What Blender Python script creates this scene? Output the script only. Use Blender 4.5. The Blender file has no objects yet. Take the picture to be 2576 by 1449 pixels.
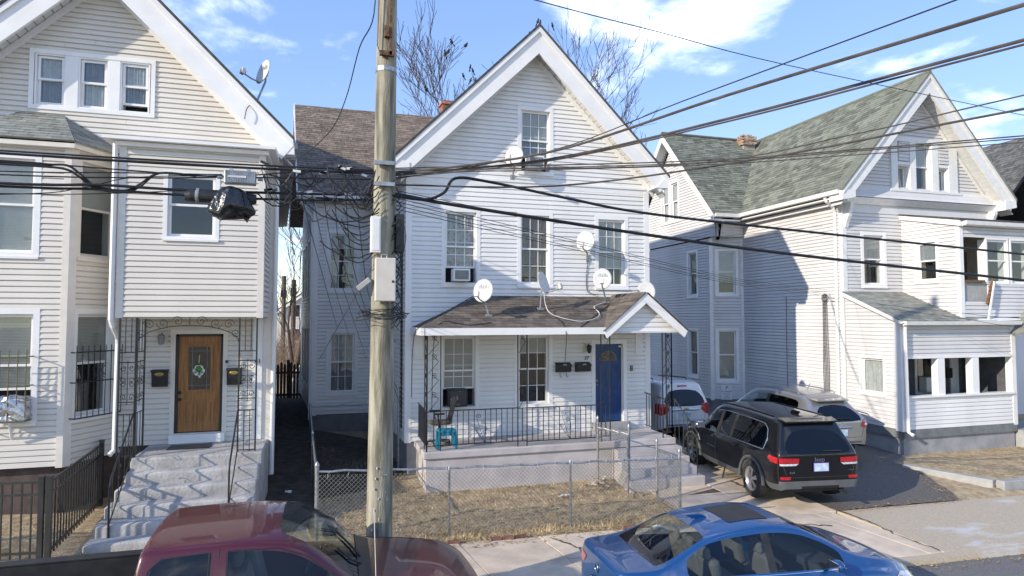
import bpy, bmesh, math, random
from mathutils import Vector, Matrix
from mathutils.bvhtree import BVHTree
random.seed(7)
R = math.radians
scn = bpy.context.scene
C = scn.collection
# ------------------------------------------------------------------ camera, sky, sun, exposure
cam_d = bpy.data.cameras.new('camera'); cam = bpy.data.objects.new('camera', cam_d); C.objects.link(cam)
cam.location = (-1.9, -15.4, 3.9)
cam.rotation_euler = (R(90 + 2.6), 0, R(-16.5))
cam_d.sensor_width = 36; cam_d.lens = 36 * 1600 / 2576; cam_d.clip_end = 3000; cam_d.clip_start = .1
scn.camera = cam
SUN_EL, SUN_TR = R(22), R(20)                     # elevation; light travels 20 degrees off +x towards +y
travel = Vector((math.cos(SUN_EL) * math.cos(SUN_TR), math.cos(SUN_EL) * math.sin(SUN_TR), -math.sin(SUN_EL)))
sl = bpy.data.lights.new('sun', 'SUN'); sl.energy = 2.0; sl.angle = R(.53); sl.color = (1, .90, .75)
sun = bpy.data.objects.new('sun', sl); C.objects.link(sun); sun.rotation_euler = travel.to_track_quat('-Z', 'Y').to_euler()
sun.location = (-20, -15, 20)
w = bpy.data.worlds.new('World'); scn.world = w; w.use_nodes = True
nt = w.node_tree; nt.nodes.clear()
def N(t, **k):
    n = nt.nodes.new(t)
    for a, b in k.items(): setattr(n, a, b)
    return n
out = N('ShaderNodeOutputWorld'); bg = N('ShaderNodeBackground'); bg.inputs[1].default_value = .15
sky = N('ShaderNodeTexSky', sky_type='NISHITA', sun_disc=False, sun_elevation=SUN_EL)
sky.sun_rotation = math.atan2(-travel.x, -travel.y)
sky.air_density = 1.0; sky.dust_density = 0; sky.ozone_density = 2.2
tc = N('ShaderNodeTexCoord'); sep = N('ShaderNodeSeparateXYZ'); nt.links.new(tc.outputs['Generated'], sep.inputs[0])
mz = N('ShaderNodeMath', operation='ADD'); mz.inputs[1].default_value = .16; nt.links.new(sep.outputs[2], mz.inputs[0])
mzz = N('ShaderNodeMath', operation='MAXIMUM'); mzz.inputs[1].default_value = .05; nt.links.new(mz.outputs[0], mzz.inputs[0])
cmb = N('ShaderNodeCombineXYZ')
for i in (0, 1):
    dv = N('ShaderNodeMath', operation='DIVIDE'); nt.links.new(sep.outputs[i], dv.inputs[0]); nt.links.new(mzz.outputs[0], dv.inputs[1]); nt.links.new(dv.outputs[0], cmb.inputs[i])
cmb.inputs[2].default_value = 13.6
nz = N('ShaderNodeTexNoise'); nz.inputs['Scale'].default_value = 1.9; nz.inputs['Detail'].default_value = 9; nz.inputs['Roughness'].default_value = .56; nz.inputs['Distortion'].default_value = .25
nt.links.new(cmb.outputs[0], nz.inputs['Vector'])
rp = N('ShaderNodeValToRGB'); rp.color_ramp.elements[0].position = .545; rp.color_ramp.elements[1].position = .83
rp.color_ramp.interpolation = 'EASE'
nt.links.new(nz.outputs[0], rp.inputs[0])
hs = N('ShaderNodeHueSaturation'); hs.inputs['Hue'].default_value = .525; hs.inputs['Saturation'].default_value = 1.95; hs.inputs['Value'].default_value = 1.66
gm = N('ShaderNodeGamma'); gm.inputs[1].default_value = .4; nt.links.new(sky.outputs[0], gm.inputs[0]); nt.links.new(gm.outputs[0], hs.inputs['Color'])
mx = N('ShaderNodeMix', data_type='RGBA'); mx.inputs['B'].default_value = (12, 11.8, 11.5, 1)
mf = N('ShaderNodeMath', operation='MULTIPLY'); mf.inputs[1].default_value = .86; nt.links.new(rp.outputs[0], mf.inputs[0])
nt.links.new(mf.outputs[0], mx.inputs['Factor']); nt.links.new(hs.outputs[0], mx.inputs['A'])
nt.links.new(mx.outputs['Result'], bg.inputs[0]); nt.links.new(bg.outputs[0], out.inputs[0])
vs = scn.view_settings; vs.view_transform = 'Standard'; vs.look = 'None'; vs.gamma = 1; vs.use_curve_mapping = False; vs.exposure = 1.42
scn.cycles.max_bounces = 6; scn.cycles.transparent_max_bounces = 16

# ------------------------------------------------------------------ materials
MATS = {}
def mat(name, col, rough=.6, metal=0, var=.12, scale=6, bump=0, bscale=60, coat=0, spec=.5, col2=None, isl=0, streak=None, detail=5, lo=.35, hi=.65):
    if name in MATS: return MATS[name]
    m = bpy.data.materials.new(name); m.use_nodes = True; t = m.node_tree; b = t.nodes['Principled BSDF']
    b.inputs['Roughness'].default_value = rough; b.inputs['Metallic'].default_value = metal
    b.inputs['Coat Weight'].default_value = coat; b.inputs['Coat Roughness'].default_value = .03
    b.inputs['Specular IOR Level'].default_value = spec
    c = t.nodes.new('ShaderNodeTexCoord'); mp = t.nodes.new('ShaderNodeMapping'); t.links.new(c.outputs['Object'], mp.inputs[0])
    if streak: mp.inputs['Scale'].default_value = streak
    n = t.nodes.new('ShaderNodeTexNoise'); n.inputs['Scale'].default_value = scale; n.inputs['Detail'].default_value = detail; t.links.new(mp.outputs[0], n.inputs['Vector'])
    r = t.nodes.new('ShaderNodeValToRGB'); r.color_ramp.elements[0].position = lo; r.color_ramp.elements[1].position = hi
    a = [x * (1 - var) for x in col] if col2 is None else col
    e = [min(1, x * (1 + var)) for x in col] if col2 is None else col2
    r.color_ramp.elements[0].color = (*a, 1); r.color_ramp.elements[1].color = (*e, 1)
    t.links.new(n.outputs[0], r.inputs[0]); last = r.outputs[0]
    if isl:
        g = t.nodes.new('ShaderNodeNewGeometry'); oi = t.nodes.new('ShaderNodeObjectInfo')
        ad = t.nodes.new('ShaderNodeMath'); ad.operation = 'ADD'; t.links.new(g.outputs['Random Per Island'], ad.inputs[0]); t.links.new(oi.outputs['Random'], ad.inputs[1])
        fr = t.nodes.new('ShaderNodeMath'); fr.operation = 'FRACT'; t.links.new(ad.outputs[0], fr.inputs[0])
        mr = t.nodes.new('ShaderNodeMapRange'); mr.inputs['To Min'].default_value = 1 - isl; mr.inputs['To Max'].default_value = 1 + isl; t.links.new(fr.outputs[0], mr.inputs[0])
        mu = t.nodes.new('ShaderNodeMix'); mu.data_type = 'RGBA'; mu.blend_type = 'MULTIPLY'; mu.inputs['Factor'].default_value = 1
        t.links.new(last, mu.inputs['A']); t.links.new(mr.outputs[0], mu.inputs['B']); last = mu.outputs['Result']
    t.links.new(last, b.inputs['Base Color'])
    if bump:
        n2 = t.nodes.new('ShaderNodeTexNoise'); n2.inputs['Scale'].default_value = bscale; n2.inputs['Detail'].default_value = 4; t.links.new(mp.outputs[0], n2.inputs['Vector'])
        bp = t.nodes.new('ShaderNodeBump'); bp.inputs['Strength'].default_value = bump; bp.inputs['Distance'].default_value = .02
        t.links.new(n2.outputs[0], bp.inputs['Height']); t.links.new(bp.outputs[0], b.inputs['Normal'])
    MATS[name] = m; return m
def glass(name, tint, ior=1.9, rough=.01):
    m = bpy.data.materials.new(name); m.use_nodes = True; t = m.node_tree; t.nodes.remove(t.nodes['Principled BSDF'])
    o = t.nodes['Material Output']; mxs = t.nodes.new('ShaderNodeMixShader'); f = t.nodes.new('ShaderNodeFresnel'); f.inputs[0].default_value = ior
    tr = t.nodes.new('ShaderNodeBsdfTransparent'); tr.inputs[0].default_value = (*tint, 1); g = t.nodes.new('ShaderNodeBsdfGlossy'); g.inputs['Roughness'].default_value = rough
    n = t.nodes.new('ShaderNodeTexNoise'); n.inputs['Scale'].default_value = 1.7; bp = t.nodes.new('ShaderNodeBump'); bp.inputs['Strength'].default_value = .06; bp.inputs['Distance'].default_value = .05
    c = t.nodes.new('ShaderNodeTexCoord'); t.links.new(c.outputs['Object'], n.inputs['Vector']); t.links.new(n.outputs[0], bp.inputs['Height']); t.links.new(bp.outputs[0], g.inputs['Normal'])
    ge = t.nodes.new('ShaderNodeNewGeometry'); iv = t.nodes.new('ShaderNodeMath'); iv.operation = 'SUBTRACT'; iv.inputs[0].default_value = 1; t.links.new(ge.outputs['Backfacing'], iv.inputs[1]); mu_ = t.nodes.new('ShaderNodeMath'); mu_.operation = 'MULTIPLY'; t.links.new(f.outputs[0], mu_.inputs[0]); t.links.new(iv.outputs[0], mu_.inputs[1]); t.links.new(mu_.outputs[0], mxs.inputs[0]); t.links.new(tr.outputs[0], mxs.inputs[1]); t.links.new(g.outputs[0], mxs.inputs[2]); t.links.new(mxs.outputs[0], o.inputs[0])
    MATS[name] = m; return m
m_white = mat('white_vinyl', (.76, .75, .735), .45, var=.05, scale=1.3, streak=(1, 1, .3), isl=.025, detail=9)
m_trim = mat('white_trim', (.80, .79, .775), .4, var=.04, scale=2)
m_cream = mat('cream_vinyl', (.68, .64, .58), .5, var=.04, scale=1.3, streak=(1, 1, .3), isl=.025, detail=9)
m_creamtrim = mat('cream_trim', (.72, .67, .60), .45, var=.04)
m_lilac = mat('grey_vinyl', (.63, .62, .615), .5, var=.07, scale=1.1, streak=(1, 1, .3), isl=.04, detail=9)
m_lilactrim = mat('pale_grey_trim', (.75, .74, .72), .45, var=.05)
m_soffit = mat('soffit', (.62, .62, .60), .6, var=.06)
m_brownroof = mat('brown_shingle', (.21, .165, .125), .9, var=.25, scale=9, isl=.3, bump=.3, bscale=150)
m_porchroof = mat('porch_shingle', (.13, .108, .09), .9, var=.2, scale=5, isl=.35, bump=.3, bscale=150)
m_greyroof = mat('grey_green_shingle', (.18, .19, .15), .9, var=.12, scale=7, isl=.36, bump=.3, bscale=150)
m_paleroof = mat('pale_grey_shingle', (.25, .255, .225), .9, var=.2, scale=6, isl=.2, bump=.3, bscale=150)
m_darkroof = mat('dark_shingle', (.06, .06, .06), .9, var=.3, isl=.3)
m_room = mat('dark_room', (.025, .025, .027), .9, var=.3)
m_blind = mat('blind', (.8, .8, .78), .6, var=.04)
m_curtain = mat('curtain', (.72, .71, .69), .9, var=.1, scale=12)
m_curtaing = mat('grey_curtain', (.36, .37, .4), .9, var=.1, scale=12)
m_curtainb = mat('brown_curtain', (.22, .155, .11), .9, var=.15, scale=12)
m_floral = mat('floral_curtain', (.62, .6, .56), .9, col2=(.55, .2, .17), scale=14, lo=.56, hi=.66, detail=2)
m_pane = glass('window_glass', (.84, .86, .86), 1.9)
m_found = mat('foundation', (.30, .30, .31), .9, var=.15, scale=3, bump=.4, bscale=25)
m_dfound = mat('painted_grey_foundation', (.17, .18, .185), .8, var=.18, scale=4, bump=.3, bscale=25)
m_conc = mat('porch_concrete', (.47, .44, .43), .85, var=.12, scale=2.5, bump=.35, bscale=30)
m_stepc = mat('step_concrete', (.40, .385, .365), .9, var=.2, scale=3, bump=.6, bscale=18)
m_walk = mat('sidewalk_concrete', (.62, .505, .38), .9, var=.16, scale=2.2, bump=.4, bscale=60, isl=.07, detail=9)
m_apron = mat('apron_concrete', (.50, .415, .30), .9, var=.14, scale=40, bump=.4, bscale=80, detail=8)
m_asph = mat('asphalt', (.13, .117, .104), .9, var=.3, scale=25, bump=.5, bscale=120, detail=8)
m_road = mat('road_asphalt', (.17, .16, .15), .9, var=.2, scale=40, bump=.5, bscale=120, detail=8)
m_soil = mat('dry_soil', (.33, .24, .135), .95, col2=(.55, .425, .26), scale=6, bump=.9, bscale=40, detail=10)
m_dirt = mat('joint_dirt', (.085, .068, .05), .95, var=.3, scale=12)
m_grass = mat('dead_grass', (.54, .42, .24), .9, var=.4, scale=3, isl=.45)
m_green = mat('green_grass', (.10, .12, .03), .9, var=.3, scale=3, isl=.4)
m_leaf = mat('dry_leaf', (.38, .26, .13), .9, var=.3, isl=.5)
m_iron = mat('black_iron', (.018, .018, .019), .45, var=.3, spec=.6)
m_bronzefence = mat('charcoal_aluminium', (.03, .03, .028), .45, var=.2)
m_mesh = mat('aged_wire', (.2, .2, .19), .6, metal=.3)
m_galv = mat('galvanised_steel', (.36, .37, .38), .42, metal=.75, var=.25, scale=15)
m_black = mat('black_plastic', (.02, .02, .021), .5, var=.3)
m_cable = mat('black_cable', (.014, .014, .015), .5, var=.2)
m_cableg = mat('weathered_cable', (.07, .06, .055), .6, var=.3)
m_rust = mat('rusty_iron', (.14, .075, .04), .85, var=.5, scale=20, bump=.4)
m_pole = mat('pole_wood', (.13, .12, .085), .85, col2=(.40, .37, .285), scale=4, bump=.6, bscale=30, streak=(3, 3, .35), detail=9)
m_bark = mat('bark', (.11, .08, .06), .95, var=.35, scale=10, bump=.6, bscale=30)
m_twig = mat('twig', (.08, .058, .05), .95, var=.3)
m_oldbrick = mat('old_brick', (.20, .095, .065), .95, var=.3, scale=10, isl=.3)
m_brick = mat('brick', (.29, .125, .08), .9, var=.3, scale=10, isl=.4, bump=.4)
m_cbrick = mat('painted_brown_brick', (.085, .062, .055), .85, var=.2, isl=.15, bump=.4)
m_mortar = mat('mortar', (.33, .30, .27), .95)
m_dish = mat('dish_grey', (.58, .58, .56), .4, var=.05)
m_dishd = mat('dish_dark', (.25, .255, .25), .5)
m_boxcream = mat('pedestal_cream', (.60, .56, .49), .45, var=.06)
m_oak = mat('oak_door', (.23, .095, .025), .5, col2=(.38, .17, .05), scale=3, streak=(9, 9, .8), detail=8)
m_navy = mat('navy_door', (.012, .052, .17), .35, var=.12)
m_brass = mat('aged_brass', (.35, .27, .09), .4, metal=.7)
m_chrome = mat('chrome', (.75, .75, .75), .12, metal=1, var=.03)
m_turq = mat('turquoise_plastic', (.02, .27, .38), .4, var=.06)
m_tyre = mat('tyre', (.022, .022, .022), .85, var=.2, bump=.3)
m_redlens = mat('red_lens', (.42, .012, .018), .12, coat=1, var=.2, scale=18)
m_clearlens = mat('clear_lens', (.55, .56, .58), .1, coat=1, var=.2, scale=25)
m_amber = mat('amber_lens', (.5, .14, .03), .15, coat=1)
m_bag = mat('bin_bag', (.012, .012, .013), .22, var=.2, bump=.8, bscale=14, coat=.4)
m_silverfoil = mat('foil', (.5, .5, .5), .25, metal=.8, bump=.8, bscale=12)
m_paper = mat('litter', (.7, .68, .64), .8)
m_plateb = mat('plate_blue', (.32, .48, .66), .4, col2=(.62, .68, .72), scale=9)
m_platew = mat('plate_white', (.75, .74, .68), .4)
m_ink = mat('ink', (.012, .014, .02), .5)
m_inkb = mat('blue_ink', (.03, .07, .2), .5)
m_shamrock = mat('shamrock_green', (.05, .25, .03), .5)
m_grey = mat('grey_paint', (.36, .36, .35), .6, var=.1)

# ------------------------------------------------------------------ mesh and object helpers
W = {}
def thing(name, label, cat, loc=(0, 0, 0), rz=0, group=None):
    o = bpy.data.objects.new(name, None); C.objects.link(o); o.location = loc; o.rotation_euler = (0, 0, rz); o.empty_display_size = .2
    o['label'] = label; o['category'] = cat
    if group: o['group'] = group
    W[o] = Matrix.Translation(loc) @ Matrix.Rotation(rz, 4, 'Z'); return o
def tag(o, label, cat, group=None):
    o['label'] = label; o['category'] = cat
    if group: o['group'] = group
    return o
def struct(o): o['kind'] = 'structure'; return o
def stuff(o): o['kind'] = 'stuff'; return o
def link(name, me, parent=None, local=False):
    o = bpy.data.objects.new(name, me); C.objects.link(o)
    if parent is not None:
        o.parent = parent
        if local: W[o] = W[parent]
        else: o.matrix_parent_inverse = W[parent].inverted(); W[o] = Matrix()
    else: W[o] = Matrix()
    return o
def copy_tree(o, parent=None, loc=None, rz=None):
    c = o.copy(); C.objects.link(c); c.parent = parent
    if loc is not None: c.location = loc
    if rz is not None: c.rotation_euler = (0, 0, rz)
    W[c] = Matrix.Translation(c.location) @ c.rotation_euler.to_matrix().to_4x4() if parent is None else W[parent]
    for ch in o.children: copy_tree(ch, c)
    return c
class MB:
    def __init__(s): s.v = []; s.f = []
    def add(s, vs_, fs):
        n = len(s.v); s.v += [tuple(p) for p in vs_]; s.f += [tuple(i + n for i in f) for f in fs]; return s
    def box(s, x0, y0, z0, x1, y1, z1):
        return s.add([(x0, y0, z0), (x1, y0, z0), (x1, y1, z0), (x0, y1, z0), (x0, y0, z1), (x1, y0, z1), (x1, y1, z1), (x0, y1, z1)],
                     [(0, 3, 2, 1), (4, 5, 6, 7), (0, 1, 5, 4), (1, 2, 6, 5), (2, 3, 7, 6), (3, 0, 4, 7)])
    def obox(s, c, size, rot=None):
        a = [Vector((x * size[0] / 2, y * size[1] / 2, z * size[2] / 2)) for z in (-1, 1) for x, y in ((-1, -1), (1, -1), (1, 1), (-1, 1))]
        if rot is not None: a = [rot @ p for p in a]
        return s.add([p + Vector(c) for p in a], [(0, 3, 2, 1), (4, 5, 6, 7), (0, 1, 5, 4), (1, 2, 6, 5), (2, 3, 7, 6), (3, 0, 4, 7)])
    def prism(s, poly, vec):
        n = len(poly); vec = Vector(vec); a = [Vector(p) for p in poly]
        return s.add(a + [p + vec for p in a], [tuple(range(n - 1, -1, -1)), tuple(range(n, 2 * n))] + [(i, (i + 1) % n, n + (i + 1) % n, n + i) for i in range(n)])
    def tube(s, pts, r=.01, n=6, caps=True):
        pts = [Vector(p) for p in pts]; k = len(pts); rs = r if isinstance(r, (list, tuple)) else [r] * k
        d0 = (pts[1] - pts[0]).normalized(); ref = Vector((0, 0, 1)) if abs(d0.z) < .9 else Vector((1, 0, 0))
        vs_ = []; nrm = d0.cross(ref).normalized()
        for i in range(k):
            d = (pts[min(i + 1, k - 1)] - pts[max(i - 1, 0)])
            d = d.normalized() if d.length > 1e-9 else d0
            nrm = nrm - d * nrm.dot(d); nrm = nrm.normalized() if nrm.length > 1e-6 else d.orthogonal().normalized()
            b = d.cross(nrm)
            for j in range(n): a = 2 * math.pi * j / n; vs_.append(pts[i] + (nrm * math.cos(a) + b * math.sin(a)) * rs[i])
        fs = [(i * n + j, i * n + (j + 1) % n, (i + 1) * n + (j + 1) % n, (i + 1) * n + j) for i in range(k - 1) for j in range(n)]
        if caps: fs += [tuple(range(n - 1, -1, -1)), tuple(range((k - 1) * n, k * n))]
        return s.add(vs_, fs)
    def lathe(s, prof, n=24, c=(0, 0, 0), rot=None, close=False):   # profile (r, h) about local z
        vs_ = []; c = Vector(c)
        for r_, h in prof:
            for j in range(n):
                p = Vector((r_ * math.cos(2 * math.pi * j / n), r_ * math.sin(2 * math.pi * j / n), h)); p = rot @ p if rot is not None else p; vs_.append(p + c)
        k = len(prof); m = k if close else k - 1
        return s.add(vs_, [(i * n + j, i * n + (j + 1) % n, ((i + 1) % k) * n + (j + 1) % n, ((i + 1) % k) * n + j) for i in range(m) for j in range(n)])
    def ball(s, c, r, n=10, rot=None):
        r = r if isinstance(r, (tuple, list)) else (r, r, r); pr = [(math.sin(math.pi * i / n), -math.cos(math.pi * i / n)) for i in range(n + 1)]
        k = len(s.v); s.lathe([(max(a, .02), b) for a, b in pr], n + 2)
        S = Matrix.Diagonal(r); 
        for i in range(k, len(s.v)):
            p = S @ Vector(s.v[i]); p = rot @ p if rot is not None else p; s.v[i] = tuple(p + Vector(c))
        return s
    def mesh(s, name, m, smooth=False):
        me = bpy.data.meshes.new(name); me.from_pydata(s.v, [], s.f); me.materials.append(m)
        if smooth: me.polygons.foreach_set('use_smooth', [True] * len(me.polygons))
        me.update(); return me
    def build(s, name, m, parent=None, local=False, smooth=False, bevel=0):
        me = s.mesh(name, m, smooth)
        if bevel:
            bm = bmesh.new(); bm.from_mesh(me); bmesh.ops.remove_doubles(bm, verts=bm.verts, dist=1e-5)
            bmesh.ops.bevel(bm, geom=bm.edges[:], offset=bevel, segments=2, affect='EDGES', profile=.5, clamp_overlap=True); bm.to_mesh(me); bm.free()
        return link(name, me, parent, local)
class Fr:                                          # a wall frame: u along the wall, d outwards, z up
    def __init__(s, o, u, n): s.o = Vector(o); s.u = Vector(u).normalized(); s.n = Vector(n).normalized()
    def P(s, u, d, z): return s.o + s.u * u + s.n * d + Vector((0, 0, z))
    def box(s, mb, u0, u1, d0, d1, z0, z1):
        P = s.P
        return mb.add([P(u0, d1, z0), P(u1, d1, z0), P(u1, d0, z0), P(u0, d0, z0), P(u0, d1, z1), P(u1, d1, z1), P(u1, d0, z1), P(u0, d0, z1)],
                      [(0, 3, 2, 1), (4, 5, 6, 7), (0, 1, 5, 4), (1, 2, 6, 5), (2, 3, 7, 6), (3, 0, 4, 7)])
def curve_text(txt, size, extrude=.002, shear=0):
    cu = bpy.data.curves.new('lettering', 'FONT'); cu.body = txt; cu.size = size; cu.extrude = extrude; cu.align_x = 'CENTER'; cu.align_y = 'CENTER'; cu.shear = shear
    o = bpy.data.objects.new('lettering', cu); C.objects.link(o); me = bpy.data.meshes.new_from_object(o); bpy.data.objects.remove(o); return me
def text(name, txt, size, origin, ux, uz, m, parent, local=False, extrude=.002, shear=0, bold=0):
    me = curve_text(txt, size, extrude, shear); ux = Vector(ux).normalized(); uz = Vector(uz).normalized(); nn = ux.cross(uz)
    for v in me.vertices: v.co = Vector(origin) + ux * v.co.x + uz * v.co.y + nn * v.co.z
    me.materials.clear(); me.materials.append(m); return link(name, me, parent, local)
def clip(poly, edge):                              # clip a 2-D polygon by the convex, counter-clockwise polygon edge
    for i in range(len(edge)):
        a, b = edge[i], edge[(i + 1) % len(edge)]; o_ = []
        ins = lambda p: (b[0] - a[0]) * (p[1] - a[1]) - (b[1] - a[1]) * (p[0] - a[0]) >= -1e-9
        for j in range(len(poly)):
            p, q = poly[j - 1], poly[j]; ip, iq = ins(p), ins(q)
            if ip != iq:
                d1 = (b[0] - a[0]) * (p[1] - a[1]) - (b[1] - a[1]) * (p[0] - a[0]); d2 = (b[0] - a[0]) * (q[1] - a[1]) - (b[1] - a[1]) * (q[0] - a[0]); t = d1 / (d1 - d2)
                o_.append((p[0] + t * (q[0] - p[0]), p[1] + t * (q[1] - p[1])))
            if iq: o_.append(q)
        poly = o_
        if len(poly) < 3: return []
    return poly
COUNT = {}
SR = random.Random(17)
def siding(house, fr, poly, holes, m, course=.115, bulk=False, d0=0, proud=.032, cap=300, z_start=None):
    """courses of lapped boards clipped to a convex wall polygon (u, z), skipping openings; boards past the cap go in one part"""
    zs = [p[1] for p in poly]; z = min(zs) if z_start is None else z_start; rest = MB(); P = fr.P
    def span(zz):
        us = []
        for i in range(len(poly)):
            a, b = poly[i - 1], poly[i]
            if (a[1] - zz) * (b[1] - zz) <= 0 and abs(a[1] - b[1]) > 1e-9: us.append(a[0] + (zz - a[1]) / (b[1] - a[1]) * (b[0] - a[0]))
        return (min(us), max(us)) if len(us) > 1 else None
    while z < max(zs) - .01:
        za, zb = z, min(z + course, max(zs)); cuts = sorted({za, zb} | {h[k] for h in holes for k in (2, 3) if za + .006 < h[k] < zb - .006})
        for c0, c1 in zip(cuts, cuts[1:]):
            s0, s1 = span(c0 + 1e-4), span(c1 - 1e-4)
            if not s0 or not s1: continue
            segs = [(s0[0], s1[0], s0[1], s1[1])]; mid = (c0 + c1) / 2
            for h in holes:
                if h[2] < mid < h[3]:
                    ns = []
                    for a0, a1, b0, b1 in segs:
                        if h[1] <= min(a0, a1) or h[0] >= max(b0, b1): ns.append((a0, a1, b0, b1)); continue
                        if h[0] > max(a0, a1) + .01: ns.append((a0, a1, h[0], h[0]))
                        if h[1] < min(b0, b1) - .01: ns.append((h[1], h[1], b0, b1))
                    segs = ns
            t0, t1 = (c0 - za) / course, (c1 - za) / course; e0, e1 = d0 + proud * (1 - t0) + .002, d0 + proud * (1 - t1) + .002
            cutsegs = []
            for a0, a1, b0, b1 in segs:
                L_ = min(b0, b1) - max(a0, a1)
                if L_ > 2.6 and not bulk and SR.random() < .45: c_ = max(a0, a1) + L_ * SR.uniform(.25, .75); cutsegs += [(a0, a1, c_ - .0025, c_ - .0025), (c_ + .0025, c_ + .0025, b0, b1)]
                else: cutsegs.append((a0, a1, b0, b1))
            for a0, a1, b0, b1 in cutsegs:
                if max(b0, b1) - min(a0, a1) < .02: continue
                j_ = SR.uniform(-.002, .002); rows_ = [t0] + [t for t in (.7, .85) if t0 + .02 < t < t1 - .02] + [t1]; vs_ = []; fs = []
                for r_, t in enumerate(rows_):
                    zz = za + t * course; k_ = (t - t0) / (t1 - t0); d_ = d0 + .001 + (j_ if t < .8 else 0) + (proud * (1 - .3 * t / .7) if t <= .7 else (proud * (.7 - 3.6 * (t - .7)) if t <= .85 else proud * .16 * max(0, 1 - (t - .85) / .15)))
                    ua, ub = a0 + (a1 - a0) * k_, b0 + (b1 - b0) * k_; vs_ += [P(ua, d_, zz), P(ub, d_, zz), P(ua, d0 - .012, zz), P(ub, d0 - .012, zz)]
                for r_ in range(len(rows_) - 1): q_ = 4 * r_; fs += [(q_, q_ + 1, q_ + 5, q_ + 4), (q_ + 3, q_ + 2, q_ + 6, q_ + 7), (q_ + 2, q_, q_ + 4, q_ + 6), (q_ + 1, q_ + 3, q_ + 7, q_ + 5)]
                q_ = 4 * (len(rows_) - 1); fs += [(0, 2, 3, 1), (q_, q_ + 1, q_ + 3, q_ + 2)]
                if bulk or COUNT.get((house, 's'), 0) >= cap: rest.add(vs_, fs)
                else:
                    COUNT[(house, 's')] = COUNT.get((house, 's'), 0) + 1; MB().add(vs_, fs).build('siding_board', m, house)
        z += course
    if rest.v: stuff(rest.build('siding_courses', m, house))
def shingles(house, o, us, ut, poly, m, tw=.3, ex=.14, lift=.009, bulk=False, cap=300, name='shingle', rnd=0, kind='r'):
    """lapped shingle tabs on a roof plane: us along the eave, ut up the slope, clipped to the convex polygon (s, t)"""
    o = Vector(o); us = Vector(us).normalized(); ut = Vector(ut).normalized(); nn = us.cross(ut)
    if nn.z < 0: nn = -nn
    ar = sum(poly[i - 1][0] * poly[i][1] - poly[i][0] * poly[i - 1][1] for i in range(len(poly))); pl = poly if ar > 0 else poly[::-1]
    s0, s1, t0, t1 = min(p[0] for p in poly), max(p[0] for p in poly), min(p[1] for p in poly), max(p[1] for p in poly); rest = MB(); rg = random.Random(11); row = 0; t = t0
    while t < t1 - .01:
        s = s0 - tw * ((row * .37 + (rg.random() * .25 if rnd else 0)) % 1)
        while s < s1:
            wd = tw * (rg.uniform(.45, 1.5) if rnd else 1); q = clip([(s + .004, t), (s + wd - .004, t), (s + wd - .004, t + ex), (s + .004, t + ex)], pl)
            if len(q) > 2:
                k = len(q); lf = lift * (rg.uniform(.3, 1.3) if rnd else rg.uniform(.8, 1.25)); z0 = rg.uniform(0, .002)
                top = [o + us * a + ut * b + nn * (z0 + .003 + lf * (1 - (b - t) / ex)) for a, b in q]; bot = [o + us * a + ut * b - nn * .004 for a, b in q]
                fs = [tuple(range(k))] + [(i, k + i, k + (i + 1) % k, (i + 1) % k) for i in range(k)]
                if bulk or COUNT.get((house, kind), 0) >= cap: rest.add(top + bot, fs)
                else: COUNT[(house, kind)] = COUNT.get((house, kind), 0) + 1; MB().add(top + bot, fs).build(name, m, house)
            s += wd
        t += ex; row += 1
    if rest.v: stuff(rest.build(name + '_courses', m, house))
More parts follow.
